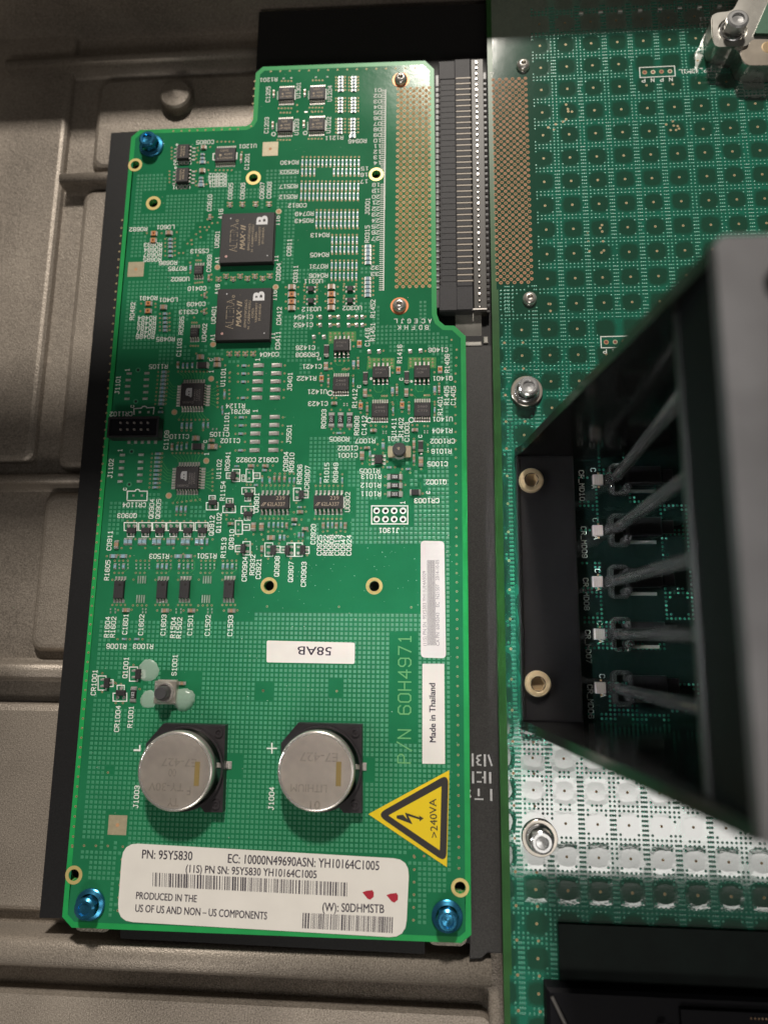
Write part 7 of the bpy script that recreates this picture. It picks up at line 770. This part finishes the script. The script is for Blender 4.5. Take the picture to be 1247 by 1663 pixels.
# ---- push button
(x, y) = D['button'][0]; b = MB(); b.box(x, y, 6.2, 6.0, .05, 1.9, 'steelw', .15); b.box(x, y, 5.4, 6.6, .03, .5, 'pin')
o = obj('push_button', b, bd, (x, y, 0)); b = MB(); b.hard(x, y, [(2.75, 1.9), (2.75, 2.4), (2.55, 2.6), (2.2, 2.6), (2.05, 2.3), (1.85, 2.3)], 'steelrim', 36); obj('button_collar', b, o)
b = MB(); b.hard(x, y, [(1.8, 2.0), (1.75, 5.0), (1.5, 5.3), (0, 5.3)], 'plunger', 32); obj('plunger', b, o)
r = D['btncap']; shared('capacitor', two_end('cap', r[2], r[3]), bd, (r[0], r[1], 0))
for (x, y, r), hgt in zip(D['blobs'], (.5, 1.2, .4)):
    b = MB(); rr = random.Random(int(x*10)); n_ = 44; wob = [1+rr.uniform(-.05, .04)+.04*math.sin(3*t_*2*math.pi/n_+x) for t_ in range(n_)]; pf = [(1, .03), (.95, .3), (.82, .62), (.6, .86), (.34, .97), (.08, 1)]
    vs = [(x+r*f_*(1+(wob[t_]-1)*f_)*math.cos(2*math.pi*t_/n_), y+r*f_*(1+(wob[t_]-1)*f_)*math.sin(2*math.pi*t_/n_), max(.03, hgt*h_*rr.uniform(.96, 1.04))) for f_, h_ in pf for t_ in range(n_)]
    b.add(vs, [(j_*n_+t_, j_*n_+(t_+1) % n_, (j_+1)*n_+(t_+1) % n_, (j_+1)*n_+t_) for j_ in range(5) for t_ in range(n_)]+[tuple(range(5*n_, 6*n_))], 'blob', True); obj('adhesive_blob', b, bd)
# ---- pin header
q = D['header']; x0 = q[0][0]; x1 = q[1][0]; y1 = q[0][1]; y0 = q[2][1]; x, y, w, h = (x0+x1)/2, (y0+y1)/2, x1-x0, y1-y0
b = MB(); b.prism(rrect(x0, y0, x1, y1, .3), .6, 4.0, 'black', [rrect(x0+.6, y0+.6, x1-.6, y1-.6, .2)]); b.box(x, y, w-1.2, h-1.2, .6, 3.5, 'matt')
o = obj('pin_header', b, bd, (x, y, 0))
for row in D['hpins']:
    for px_, py_ in row:
        b = MB(); b.box(px_, py_, .5, .5, 3.5, 4.4, 'pindark', .2); obj('header_pin', b, o)
for px_, py_ in D['hfeet']:
    b = MB(); b.box(px_, py_+.9, .5, 2.6, .06, .3, 'pin', .1); b.box(px_, py_, .9, 1.2, .025, .16, 'solder', .08); obj('solder_foot', b, o)
# ---- coin cell holders
def holder(cx, cy, tx, ty):
    """square black holder with a round well; cx, cy = centre of the well"""
    R_ = 10.25
    out = [(cx-6.6, cy+11.3), (cx+10.6, cy+11.2), (cx+11.0, cy-10.9), (cx+6.2, cy-11.0)]+[(cx+10.75*math.cos(math.radians(a_)), cy+10.75*math.sin(math.radians(a_))) for a_ in range(-63, -181, -9)]+[(cx-11.0, cy+6.0)]
    b = MB(); b.prism(out, .05, 2.6, 'holderblack', [circ(cx, cy, R_, 48)])
    b.hard(cx, cy, [(R_+.05, .4), (R_+.05, 3.6), (R_+.55, 3.6), (R_+.55, 2.6)], 'holderblack', 64)
    b.prism(circ(cx, cy, R_+.02, 48), .06, .5, 'wellgreen')
    o = obj('coin_cell_holder', b, bd, (cx, cy, 0))
    for sx, sy in ((8.9, 9.2), (9.1, -9.0)):
        b = MB(); b.hard(cx+sx, cy+sy, [(1.15, 2.6), (1.15, 3.0), (.75, 3.0), (.6, 2.7), (.3, 2.7), (.2, 2.9), (0, 2.9)], 'holderblack', 20); obj('locating_stud', b, o)
    b = MB(); b.box(tx-1.4, ty, 3.2, 1.3, .35, .75, 'pin', .12); b.box(tx+.2, ty, 1.6, 2.0, .03, .3, 'solder', .1); obj('terminal_tab', b, o)
    return o
CELLS = D['cellbase']
holder(CELLS[0][0]+.55, CELLS[0][1]-.15, D['tab'][0][0], D['tab'][0][1]); holder(CELLS[1][0]+.55, CELLS[1][1]-.15, D['tab2'][0][0], D['tab2'][0][1])

# ---- stickers on the card (parts of it)
def plate(name, q, r, k, th=.12, z=.06):
    b = MB(); b.prism(rquad(q, r), z, z+th, k); return obj(name, b, bd)
def bars(mb, q, n, seed, z, k):
    """bar code across the quad q: from edge 0-3 to edge 1-2"""
    rn = random.Random(seed); a, b_, c, d = [Vector(p) for p in q]; t = 0; L_ = (b_-a).length
    while t < 1:
        w = rn.choice((1, 1, 1, 2, 2, 3))/n; g = rn.choice((1, 1, 2, 2, 3))/n
        if t+w > 1: break
        p = [a+(b_-a)*t, a+(b_-a)*(t+w), d+(c-d)*(t+w), d+(c-d)*t]
        mb.add([(v.x, v.y, z) for v in reversed(p)] if (p[1]-p[0]).cross(p[2]-p[0]) < 0 else [(v.x, v.y, z) for v in p], [(0, 1, 2, 3)], k); t += w+g
big = plate('part_number_sticker', D['lab_big'], 4.2, 'paper'); tag(big, 'large cream sticker with rounded corners, bar codes and two red marks'); z = .195
m = MB()
for s, (a, c, h) in D['bigtext'].items():
    parts = {'EC: 10000N49690ASN: YH10164C1005': 1}.get(s); type_on(m, s, a, c, h*.97, z, 'ink', bold=.07)
bars(m, D['bc1'], 330, 3, z, 'ink2'); bars(m, D['bc2'], 160, 5, z, 'ink2'); obj('sticker_print', m, big)
for i, (x, y) in enumerate(D['red']):
    m = MB(); m.prism([(x-1.6, y+.5), (x-.5, y+.9), (x+1.0, y+1.1), (x+1.4, y+.5), (x+1.35, y-.5), (x+.5, y-1.2), (x-.2, y-1.0)], z, z+.01, 'red'); obj('red_ink_mark', m, big)
s58 = plate('white_code_sticker', D['lab_58'], .5, 'paper'); m = MB(); x, y = D['t58']
type_on(m, '58AB', (x+4.7, y+1.05), (x-4.7, y+1.2), 2.25, z, 'ink', bold=.06); obj('sticker_print', m, s58)
bar = plate('serial_sticker', D['lab_bar'], 1.2, 'paper2'); m = MB(); bars(m, D['bc3'], 130, 9, z, 'inkgrey')
for s, a, c in D['bct']: type_on(m, s, a, c, .95, z, 'inkgrey')
obj('sticker_print', m, bar)
mk = plate('origin_sticker', D['lab_made'], .15, 'paper'); m = MB(); type_on(m, 'Made in Thailand', D['made'][0], D['made'][1], 1.6, z, 'ink', bold=.12); obj('sticker_print', m, mk)
T3 = D['tri']; b = MB(); b.prism(rquad(T3, .15), .06, .18, 'yellow'); tri = obj('warning_sticker', b, bd); tag(tri, 'yellow triangular high energy warning sticker with a black bolt')
m = MB(); m.prism(rquad(D['tri_mid'], 2.6, 6), .185, .19, 'vinylblack'); m.prism(rquad(D['tri_in'], .1), .195, .2, 'yellow')
m.prism(D['bolt_sym'], .205, .21, 'vinylblack'); a, c = D['va']; type_on(m, '>240VA', a, c, 1.85, .207, 'vinylblack', bold=.05); obj('sticker_print', m, tri)
# ---- dust and flecks on the mask
b = MB(); rn = random.Random(4)
for i in range(420):
    x, y = rn.uniform(-95, 7), rn.uniform(-73, 180)
    if rn.random() < .35: x, y = rn.gauss(-25, 22), rn.gauss(20, 9)
    if not inside(IN, x, y): continue
    r = rn.choice((.06, .07, .08, .1, .14)); n = 5; a0 = rn.random()*6
    b.add([(x+r*math.cos(a0+t*6.283/n)*rn.uniform(.5, 1.2), y+r*math.sin(a0+t*6.283/n)*rn.uniform(.5, 1.2), .085) for t in range(n)], [tuple(range(n))], 'dust')
tag(obj('dust_flecks', b, bd), None, kind='stuff')

# ================================================================== main board
mb_ = thing('main_board', (60, 50, -3)); tag(mb_, 'larger dark green glossy main board at right, gridded with small solder bumps', 'circuit board')
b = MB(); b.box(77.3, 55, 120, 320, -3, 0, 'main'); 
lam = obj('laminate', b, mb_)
b = MB(); b.box(18.0, 55, 1.5, 320, -2.9, .012, 'main_edge'); b.box(18.9, 10, .8, 185, -2.8, .009, 'main_edge'); obj('bare_edge', b, mb_)
md = MB(); mv = MB(); rn = random.Random(11)
DN, DR = 8, [(0.36, .0), (.34, .05), (.26, .10), (.13, .125)]
def dome(mb, x, y, s=1.0):
    vs = []; fs = []
    for r, z in DR: vs += [(x+r*s*math.cos(2*math.pi*i/DN), y+r*s*math.sin(2*math.pi*i/DN), z*s) for i in range(DN)]
    for j in range(3):
        for i in range(DN): fs.append((j*DN+i, j*DN+(i+1) % DN, (j+1)*DN+(i+1) % DN, (j+1)*DN+i))
    fs.append(tuple(range(3*DN, 4*DN))); mb.add(vs, fs, 'main_dot', True)
def blocked(x, y):
    for cx, cy, r in ((26.7, 70.45, 5.5), (27, -50, 5.2), (28.3, 178.3, 3.4), (28.34, 99.15, 3.2)):
        if (x-cx)**2+(y-cy)**2 < r*r: return True
    if 22 < x < 40 and -24 < y < 54: return True
    if 62 < x < 77 and 170 < y < 178: return True
    if 48 < x < 62 and 84 < y < 92: return True
    if x < 31 and y > 104: return True
    return False
pit = 8/7
for i in range(-30, 46):
    for j in range(-228, 38):
        x = 49.8+i*pit; y = 161.55+j*pit
        if x < 20 or x > 110 or y < -92 or y > 200 or blocked(x, y): continue
        a = abs((i+3) % 7-3); c = abs((j+3) % 7-3); ci, cj = round(i/7), round(j/7)
        h1 = (math.sin(ci*12.9898+cj*78.233)*43758.5453) % 1; h2 = (math.sin(ci*39.3+cj*11.1+3)*24634.6) % 1
        if -24 < y < 54 and x > 40: 
            if h1 < .5: continue
        keep = (a >= 3 and (a == 3)) or (c >= 3 and rn.random() < .96)
        if a == 3 and c < 2 and h1 < .25: keep = rn.random() < .7
        if a == 2 and c == 3: keep = True
        if a == 3 and c == 3: keep = True
        if a == 2 and c == 2 and h2 > .45: keep = True
        if y < 60 and a == 2 and c >= 2: keep = h2 > .3
        if keep: dome(md, x, y)
for i in range(4):                                       # half pitch columns make the bands three wide
    pass
for ci in range(-4, 8):
    for j in range(-228, 38):
        x = 49.8+8*ci+4.0; y = 161.55+j*pit
        if x < 20 or x > 110 or y < -92 or y > 200 or blocked(x, y) or (-24 < y < 54 and x > 40): continue
        h1 = (math.sin(ci*51.7+round(j/7)*7.7)*9758.5) % 1
        if h1 > .22: dome(md, x, y)
for i in range(10):
    for j in range(7):
        x = 20.3+i*1.15; y = -22.5-j*1.15
        if not (x > 31): dome(md, x, y)
for i in range(4):
    for j in range(6):
        x = 19.9+i*1.15; y = 102-j*1.2
        if (x-28.3)**2+(y-99.1)**2 > 9: dome(md, x, y)
obj('solder_bumps', md, mb_)
for ci in range(-5, 8):
    for cj in range(-31, 5):
        x = 49.8+8*ci; y = 161.55+8*cj
        if x < 20 or blocked(x, y) or (-18 < y < 50 and x > 40): continue
        x += rn.uniform(-.08, .08); mv.ring(x, y, .17, .36, .05, 'viagold', 12); mv.disc(x, y, .18, .04, 'redhole', 8)
for y in [85.6-8*k for k in range(24)]:
    for x in (20.7,) if -24 < y < 54 else (20.7, 26.05):
        if blocked(x, y) and x > 21: continue
        mv.ring(x, y, .17, .36, .05, 'viagold', 12); mv.disc(x, y, .18, .04, 'redhole', 8)
for x, y in ((41.2, 164), (41.7, 162.4), (42.9, 161.4), (41, 158.8), (40, 158), (37.8, 157.2), (37.2, 155.5), (35.5, 156.2), (71.0, 155.6), (73, 156.6), (74.4, 154.9), (73.2, 155.1), (72.2, 153.6), (74.7, 154.0), (46, 120.3), (46.1, 117.2), (46.3, 114.1), (50.3, 122.5), (50.3, 120.4), (50.4, 117.2), (50.5, 114.2), (34.3, 97.5), (34.3, 95.3)):
    mv.ring(x, y, .17, .36, .05, 'viagold', 12); mv.disc(x, y, .18, .04, 'redhole', 8)
obj('via_pads', mv, mb_)
b = MB(); (ax, ay), (bx, by), (cx, cy), (dx, dy) = D['gf']
for i in range(11):
    for j in range(35):
        x = ax+(bx-ax)*i/10+.12*j/34; y = 174.0-2.01*j-(1.0 if i % 2 else 0)
        if y > 104.6: b.ring(x, y, .26, .53, .05, 'copper', 16); b.disc(x, y, .27, .045, 'redhole' if rn.random() < .5 else 'hole', 10)
obj('connector_pin_field', b, mb_)
b = MB()
b.line([(18.0, 176.6), (19.1, 176.6), (18.5, 174.9), (18.0, 176.6)], .2, .06, 'silk')
for q, n in ((D['tcp'], 4), (D['tcp2'], 4)):
    x0, y0 = q[0]; x1, y1 = q[2] if n == 4 and q is D['tcp'] else (q[0][0]+10.6, q[2][1])
    b.line([(x0, y0), (x1, y0), (x1, y1), (x0, y1), (x0, y0)], .28, .06, 'silk')
    for k_, s in enumerate('PNPN'):
        xx = x0+(x1-x0)*(.14+.24*k_); yy = (y0+y1)/2
        b.ring(xx, yy, .42, .72, .06, 'tan' if k_ % 2 else 'copper', 16); b.disc(xx, yy, .45, .05, 'redhole', 12); strokes(b, s, xx-.5+.2*k_, y1-1.1, 180, 1.3, 1.15, .06, 'silk', .22)
strokes(b, 'TCP_43MIL', 81.4, 173.9, 180, 1.24, 1.25, .06, 'silk', .22)
strokes(b, '26 A13', 87, 190.3, 180, 1.3, 1.2, .06, 'silk', .2); strokes(b, '22 A11', 87, 192.3, 180, 1.3, 1.2, .06, 'silk', .2)
for s, y0, y1 in (('CR_MD10', 46.5, 39.0), ('CR_MD09', 30.5, 23.0), ('CR_MD08', 16.5, 8.5), ('CR_MD07', 3.2, -6.2), ('CR_MD06', -11.6, -20.0)):
    strokes(b, s, 41.3, (y0+y1)/2, -90, 1.28, 1.25, .06, 'silk', .2)
for i, (x, y) in enumerate(D['led']):
    strokes(b, 'C', 44.6, y+3.0, -90, 1.3, 1.3, .06, 'silk', .2); strokes(b, 'A', 44.7, y-1.9, -90, 1.3, 1.3, .06, 'silk', .2)
obj('silkscreen', b, mb_)
for x, y in D['led']:
    b = MB(); b.box(x-2.6, y, 2.6, 2.9, .05, 1.2, 'led', .15)
    for t in range(4): b.box(x-3.5+t*.55, y, .08, 2.5, 1.2, 1.23, 'tan')
    b.box(x-2.3, y+1.9, .5, .5, .03, .12, 'copper'); b.box(x-2.3, y-1.9, .5, .5, .03, .12, 'copper'); obj('indicator_lamp', b, mb_, (x, y, 0))
    b = MB(); b.box(x+9.5, y+.9, 9.0, 5.0, .05, 3.0, 'black', .3); b.box(x+16, y+.9, 3.0, 3.6, .05, 1.6, 'black', .2); o = obj('driver_block', b, mb_, (x+9.5, y, 0))
    b = MB(); b.box(x+9.5, y-3.2, 7, .9, .05, .5, 'pin', .1); obj('driver_terminal', b, o)
b = MB()                                                 # far connector rows in the dark, top and bottom
for i in range(8): b.box(47.0+6.1*i, 196.6, 1.3, .7, .05, .5, 'solder', .1)
obj('tinned_pads', b, mb_)
# ================================================================== connector between the two
cn = thing('board_connector', (9, 140, -4)); tag(cn, 'long black multi-row connector bridging the green card and the main board', 'connector')
b = MB()
b.box(4.35, 139.2, 5.2, 86.0, -4, -.6, 'conn', .15); b.box(9.35, 139.4, 4.9, 86.4, -4, -.5, 'conn', .15); obj('housing', b, cn)
b = MB()
for j in range(36):                                       # ribs and slots of the card-side row
    y = 174.3-1.99*j
    if y > 104: b.box(4.7, y, 4.4, 1.92, -.6, -.45, 'conn', .06)
b.box(4.4, 178.4, 5.0, 6.0, -.6, -.35, 'conn', .1); b.box(4.4, 100.2, 5.2, 7.6, -.6, -.3, 'conn', .1)
obj('card_side_ribs', b, cn)
b = MB(); b.box(9.35, 100.0, 4.8, 7.0, -.5, -.28, 'conn', .1)
for j in range(36):
    y = 175.4-1.99*j
    if y > 104: b.box(9.35, y-.95, 4.5, 1.3, -.5, -.33, 'conn', .08)
obj('main_side_ribs', b, cn)
b = MB()
for j in range(36):
    y = 175.4-1.99*j
    if y > 104: b.box(9.55, y, 4.7, .50, -.5, -.24, 'goldtan', .06)
tag(obj('contact_row', b, cn), None)
b = MB(); b.box(14.0, 139.3, 3.9, 86.6, -4, -.8, 'conn2', .15)
for j in range(43): b.hard(13.75, 181.2-1.99*j, [(.48, -.8), (.38, -.45), (0, -.4)], 'conn' if j % 5 else 'pin', 8)
obj('terminal_strip', b, cn)
b = MB()
for j in range(43): b.disc(13.7, 181.0-1.99*j, .26, -.38, 'pin', 8)
obj('contact_tips', b, cn)
b = MB(); b.box(16.3, 137, .9, 82, -4, -1.3, 'black'); 
for j in range(40): b.box(16.3, 175-1.99*j, 1.0, .8, -1.3, -1.05, 'hole')
b.box(1.35, 138, .9, 80, -4, -1.6, 'black')
for j in range(36): b.box(1.45, 174-1.99*j, 1.1, .5, -1.6, -1.3, 'markgreyb'); b.box(2.05, 175-1.99*j, .4, .9, -.8, -.4, 'hole')
obj('contact_slots', b, cn)
b = MB(); b.box(13.6, 96.7, 4.6, .45, -.75, -.4, 'pin', .1); obj('retaining_strip', b, cn)
# polished bracket under the connector's lower end
b = MB(); pr = []
for i in range(9):
    t = math.radians(10*i); pr.append((88.0+3.4-3.4*math.sin(t) if False else 87.6+9*(1-i/8), -3.2-1.6*(i/8)**2.5))
vs = [(x, y, z) for x in (6.6, 14.4) for y, z in pr]; n = len(pr); b.add(vs, [(i, i+1, n+i+1, n+i) for i in range(n-1)], 'alu', True)
b.box(10.5, 87.2, 7.8, 1.2, -6, -3.6, 'alu', .2); b.box(15.6, 88.3, 1.4, 2.0, -6, -3.4, 'alu', .2); b.box(10, 94, 7, 6, -6, -4, 'alu')
o = obj('guide_bracket', b, None, (10.5, 90, -6)); tag(o, 'small shiny metal bracket below the connector between the two boards', 'bracket')

# ================================================================== screws
def flange_bolt(name, x, y, k, z=0, R_=3.95, hexr=2.75, hh=3.9, washer=None):
    o = thing(name, (x, y, z)); b = MB()
    if washer: b.hard(x, y, [(washer, z+.03), (washer, z+.8), (washer-.15, z+.9), (2.5, z+.9)], 'zincw', 40); obj('washer', b, o); z += .9; b = MB()
    b.hard(x, y, [(R_, z+.03), (R_, z+.55), (R_-.25, z+.75), (hexr+.1, z+1.15)], k, 40); obj('flange', b, o)
    b = MB(); b.hard(x, y, [(hexr, z+.9), (hexr, z+hh-.35)], k, 6, a0=.35, smooth=False)
    b.hard(x, y, [(hexr*.985, z+hh-.36), (hexr*.8, z+hh), (hexr*.58, z+hh), (hexr*.5, z+hh-.5), (0, z+hh-.65)], k, 30); obj('hex_head', b, o)
    return o
for (x, y), l in zip(D['bolts_blue'], ('blue flange bolt at the notched upper left corner of the green card', 'blue flange bolt left of the cream sticker at the lower left corner', 'blue flange bolt right of the cream sticker below the yellow triangle')):
    tag(flange_bolt('flange_bolt', x, y, 'blue', .06), l, 'bolt', 'blue bolts fixing the green card')
for (x, y), l in zip(D['bolt_main'], ('silver hex bolt on a washer just above the black plastic frame', 'silver hex bolt in the bright reflection at the lower left of the main board')):
    tag(flange_bolt('hex_bolt', x, y, 'zinc', 0.02, 3.6, 2.9, 4.2, 4.55), l, 'bolt', 'silver bolts on the main board')
def dome_screw(x, y, k, label, group):
    o = thing('dome_screw', (x, y, .03)); b = MB()
    if k: b.hard(x, y, [(2.75, .03), (2.7, .12), (1.2, .12)], 'copperring', 32); obj('copper_ring', b, o); b = MB()
    b.lathe(x, y, [(2.1, .1), (2.08, .5), (1.85, 1.05), (1.4, 1.45), (.95, 1.62), (.9, 1.62)], 'steelrim', 32)
    b.hard(x, y, [(.9, 1.62), (.72, 1.1), (0, .9)], 'steelw', 6, smooth=False); obj('screw_head', b, o); tag(o, label, 'screw', group)
dome_screw(*D['dome'][0], 1, 'dome head screw in a copper ring at the top of the gold pin field', 'screws of the connector')
dome_screw(*D['dome'][1], 1, 'dome head screw in a copper ring below the gold pin field', 'screws of the connector')
dome_screw(*D['dome_main'][0], 0, 'plain dome head screw above the pin field of the dark main board', 'screws of the connector')
dome_screw(*D['dome_main'][1], 0, 'plain dome head screw below the pin field of the dark main board', 'screws of the connector')

# ================================================================== coin cells
def cell(x, y, label, rows, tilt):
    o = thing('coin_cell', (x, y, .6)); b = MB()
    b.lathe(x, y, [(9.0, 4.6), (9.9, 4.9), (10.0, 5.2), (10.0, 7.5), (9.93, 7.85), (9.7, 8.06), (9.4, 8.12)], 'steelrim', 72)
    b.lathe(x, y, [(9.4, 8.12), (9.1, 8.15)], 'steelrim', 72); b.prism(circ(x, y, 9.15, 72), 8.0, 8.16, 'steel', bottom=False)
    b.hard(x, y, [(8.2, .6), (8.6, 4.2), (9.1, 4.6)], 'steelrim', 48); obj('can', b, o)
    m = MB(); z = 8.175
    m.box(x+5.9, y-.5, 1.35, 6.0, z-.01, z+.01, 'gum')
    for s, a, c, h in rows: type_on(m, s, (x+a[0], y+a[1]), (x+c[0], y+c[1]), h, z, 'etch', bold=.05)
    obj('stamped_marking', m, o); tag(o, label, 'battery', 'coin cells in their holders'); return o
cell(*CELLS[0], 'steel coin cell nearer the push button, left of the pair', [('E7-427', (5.6, 3.2), (-3.6, 3.2), 2.0), ('F', (4.5, -3.6), (3.6, -3.6), 2.2), ('00', (.4, .6), (-1.6, .6), 1.9), ('TY-30V', (2.6, -2.9), (-6.6, -2.9), 2.0), ('TY', (1.5, -6.6), (-1.4, -6.6), 2.0)], 0)
cell(*CELLS[1], 'steel coin cell nearer the yellow warning triangle, right of the pair', [('E7-427', (5.6, 4.6), (-4.2, 4.6), 2.2), ('LITHIUM', (3.0, -3.2), (-6.3, -3.2), 1.9), ('01', (1.4, -7.2), (-1.2, -7.2), 1.9)], 0)

# ================================================================== black light-pipe frame
hs = thing('light_pipe_housing', (30, 15, 0)); tag(hs, 'tall black plastic frame with a grey top plate standing on the main board', 'plastic frame')
y0, y1, xf, xw, ZT = -20.9, 50.8, 23.1, 37.8, 105
b = MB(); b.box((xf+38.8)/2, (y0+y1)/2, 38.8-xf, y1-y0, .03, 2.6, 'satin', .35); b.box(xf+.55, (y0+y1)/2, .8, y1-y0-2, 2.6, 3.1, 'gloss', .2)
obj('foot', b, hs)
def side(ya, yb):
    prof = [(xf-.3, .04), (xf-.3, 2.0), (xf+1, 6.0), (xw-.4, ZT-1), (112, ZT-1), (112, .04)]
    b = MB(); n = len(prof); vs = [(x, ya, z) for x, z in prof]+[(x, yb, z) for x, z in prof]
    b.add(vs, [tuple(range(n)), tuple(reversed(range(n, 2*n)))]+[(i, n+i, n+(i+1) % n, (i+1) % n) for i in range(n)], 'gloss')
    obj('gusset_wall', b, hs)
side(y1, y1+2.2); side(y0-2.2, y0)
b = MB(); b.box(xw+1.4, (y0+y1)/2, 2.2, y1-y0, 89, ZT-1.2, 'matt', .3); b.box(xw+1.4, (y0+y1)/2, 3.0, y1-y0, 88, 89.6, 'satin', .4); obj('front_bar', b, hs)
b = MB(); b.prism(rrect(xw-.4, y0-2.4, 118, y1+2.6, 1.6), ZT-1.2, ZT+1.2, 'grey', [circ(46.2, 46.2, 3.0, 28), circ(45.6, 39.2, 2.0, 20), circ(46.4, 27.2, 3.5, 24)])
tp = obj('top_plate', b, hs)
b = MB()
for x, y, r in ((46.2, 46.2, 3.05), (45.6, 39.2, 2.05), (46.4, 27.2, 3.55)): b.disc(x, y, r, ZT-1.1, 'matt', 24)
b.hard(46.4, 27.2, [(3.2, ZT-1), (3.2, ZT+.6), (2.4, ZT+1.0), (0, ZT+1.0)], 'grey', 24); obj('button_hole', b, tp)
# socket screws through the foot
for (x, y), l in zip(D['brass'], ('pale brass socket screw at the upper end of the black foot', 'pale brass socket screw at the lower end of the black foot')):
    o = thing('socket_screw', (x, y, 2.6)); b = MB()
    b.hard(x, y, [(3.35, 2.62), (3.35, 4.3), (3.05, 4.7), (2.2, 4.75), (1.95, 4.7)], 'brassscrew', 40)
    b.hard(x, y, [(1.95, 4.7), (1.8, 3.0), (0, 2.9)], 'brassdark', 6, smooth=False); obj('screw_head', b, o); tag(o, l, 'screw', 'brass screws in the black foot')
# clear light pipes
for i, (x, y) in enumerate(D['led']):
    l = ('clear plastic light pipe beside the marking CR_MD10, topmost of the five', 'clear plastic light pipe beside the marking CR_MD09', 'clear plastic light pipe beside the marking CR_MD08', 'clear plastic light pipe beside the marking CR_MD07', 'clear plastic light pipe beside the last marking, lowest of the five')[i]
    o = thing('light_pipe', (x+2, y, 0)); b = MB(); x1, y1_ = D['pipetop'][i]
    b.tube([(x-.6, y, 1.7), (x+.6, y, 2.2), (x+1.6, y+.05, 3.6)]+[(x+1.6+(x1-x-1.6)*t, y+(y1_-y)*t, 3.6+66.4*t) for t in (.05, .3, .6, 1, 1.4)], 1.5, 'clear', 18); obj('rod', b, o)
    b = MB()
    for s in (-1, 1):
        yb = y+s*2.7
        b.tube([(x+1.0, y+s*.6, 1.1), (x+1.0, y+s*3.4, 1.1), (x+1.6, y+s*4.0, 1.1), (x+4.8, y+s*4.0, 1.1), (x+5.2, y+s*3.6, 1.1), (x+5.2, y+s*2.6, 1.1)], .62, 'clear', 10)
        b.hard(x+5.0, yb-s*.2, [(1.0, .05), (1.0, 2.6), (.7, 3.0), (.3, 3.0), (.3, 2.2), (0, 2.2)], 'clear', 18)
    obj('snap_clip', b, o); tag(o, l, 'light pipe', 'clear light pipes inside the black frame')

# ================================================================== aluminium clamp at the top right
cl = thing('clamp_casting', (86, 172, 0)); tag(cl, 'machined aluminium clamp casting at the upper right corner of the main board', 'clamp')
def pl32(z): return None
b = MB()
prof = rquad(D['clamp'], 1.8, 6); b.prism(prof, .1, 6.3, 'alu'); 
obj('clamp_body', b, cl)
b = MB(); bx_, by_ = D['bolt_br'][0]; 
b.prism(rquad(D['clampboss'], 2.2, 6), 6.3, 7.1, 'alu', [circ(bx_, by_, 4.3, 32)]); obj('bolt_boss', b, cl)
b = MB(); b.prism(rquad(D['clamppocket'], 1.4, 6), 6.3, 6.4, 'mirrorpocket'); b.hard(D['clamphole'][0], D['clamphole'][1], [(2.0, 6.41), (1.6, 6.45), (0, 6.45)], 'brassdark', 24); obj('pocket', b, cl)
b = MB(); b.prism(rquad(D['clampgreen'], .8, 5), 6.35, 7.3, 'greenpad'); obj('substrate', b, cl)
tag(flange_bolt('hex_bolt', bx_, by_, 'zinc', 6.4, 3.7, 3.2, 4.8), 'silver hex bolt standing in the aluminium clamp at upper right', 'bolt', 'silver bolts on the main board')
# black guide block at the bottom edge of the picture
gd = thing('card_guide', (72, -100, 0)); tag(gd, 'low black plastic guide block with a row of gold pins at the lower right edge', 'card guide')
b = MB(); b.box(77, -100, 92, 60, .03, .9, 'shadowdark', 0); b.box(73, -103, 92, 40, .03, 5.0, 'matt', .8); b.box(88, -103.5, 60, 36, 5.0, 6.2, 'matt', .1); obj('block', b, gd)  # the thin dark slab stands in for deep shadow on the board
b = MB(); b.tube([(28.2, -84.6, 5.2), (31.0, -90, 5.6), (34.4, -98, 6.2)], .45, 'greyedge', 10); obj('edge_highlight', b, gd)  # grey tube stands in for the highlight along the guide's edge
b = MB()
for i in range(44): b.box(74+.86*i, -88.6, .42, .8, 6.2, 6.6, 'gold', .1)
for i in range(44): b.box(74+.86*i, -86.7, .2, .3, 6.2, 6.4, 'gold')
obj('contact_row', b, gd)
for x, y in ((53.5, -89.5), (55.5, -91), (83, -94.5), (87, -94.5)):
    b = MB(); b.box(x, y, 1.8, 1.2, 6.2, 6.4, 'greyedge', .1); obj('small_pad', b, gd)
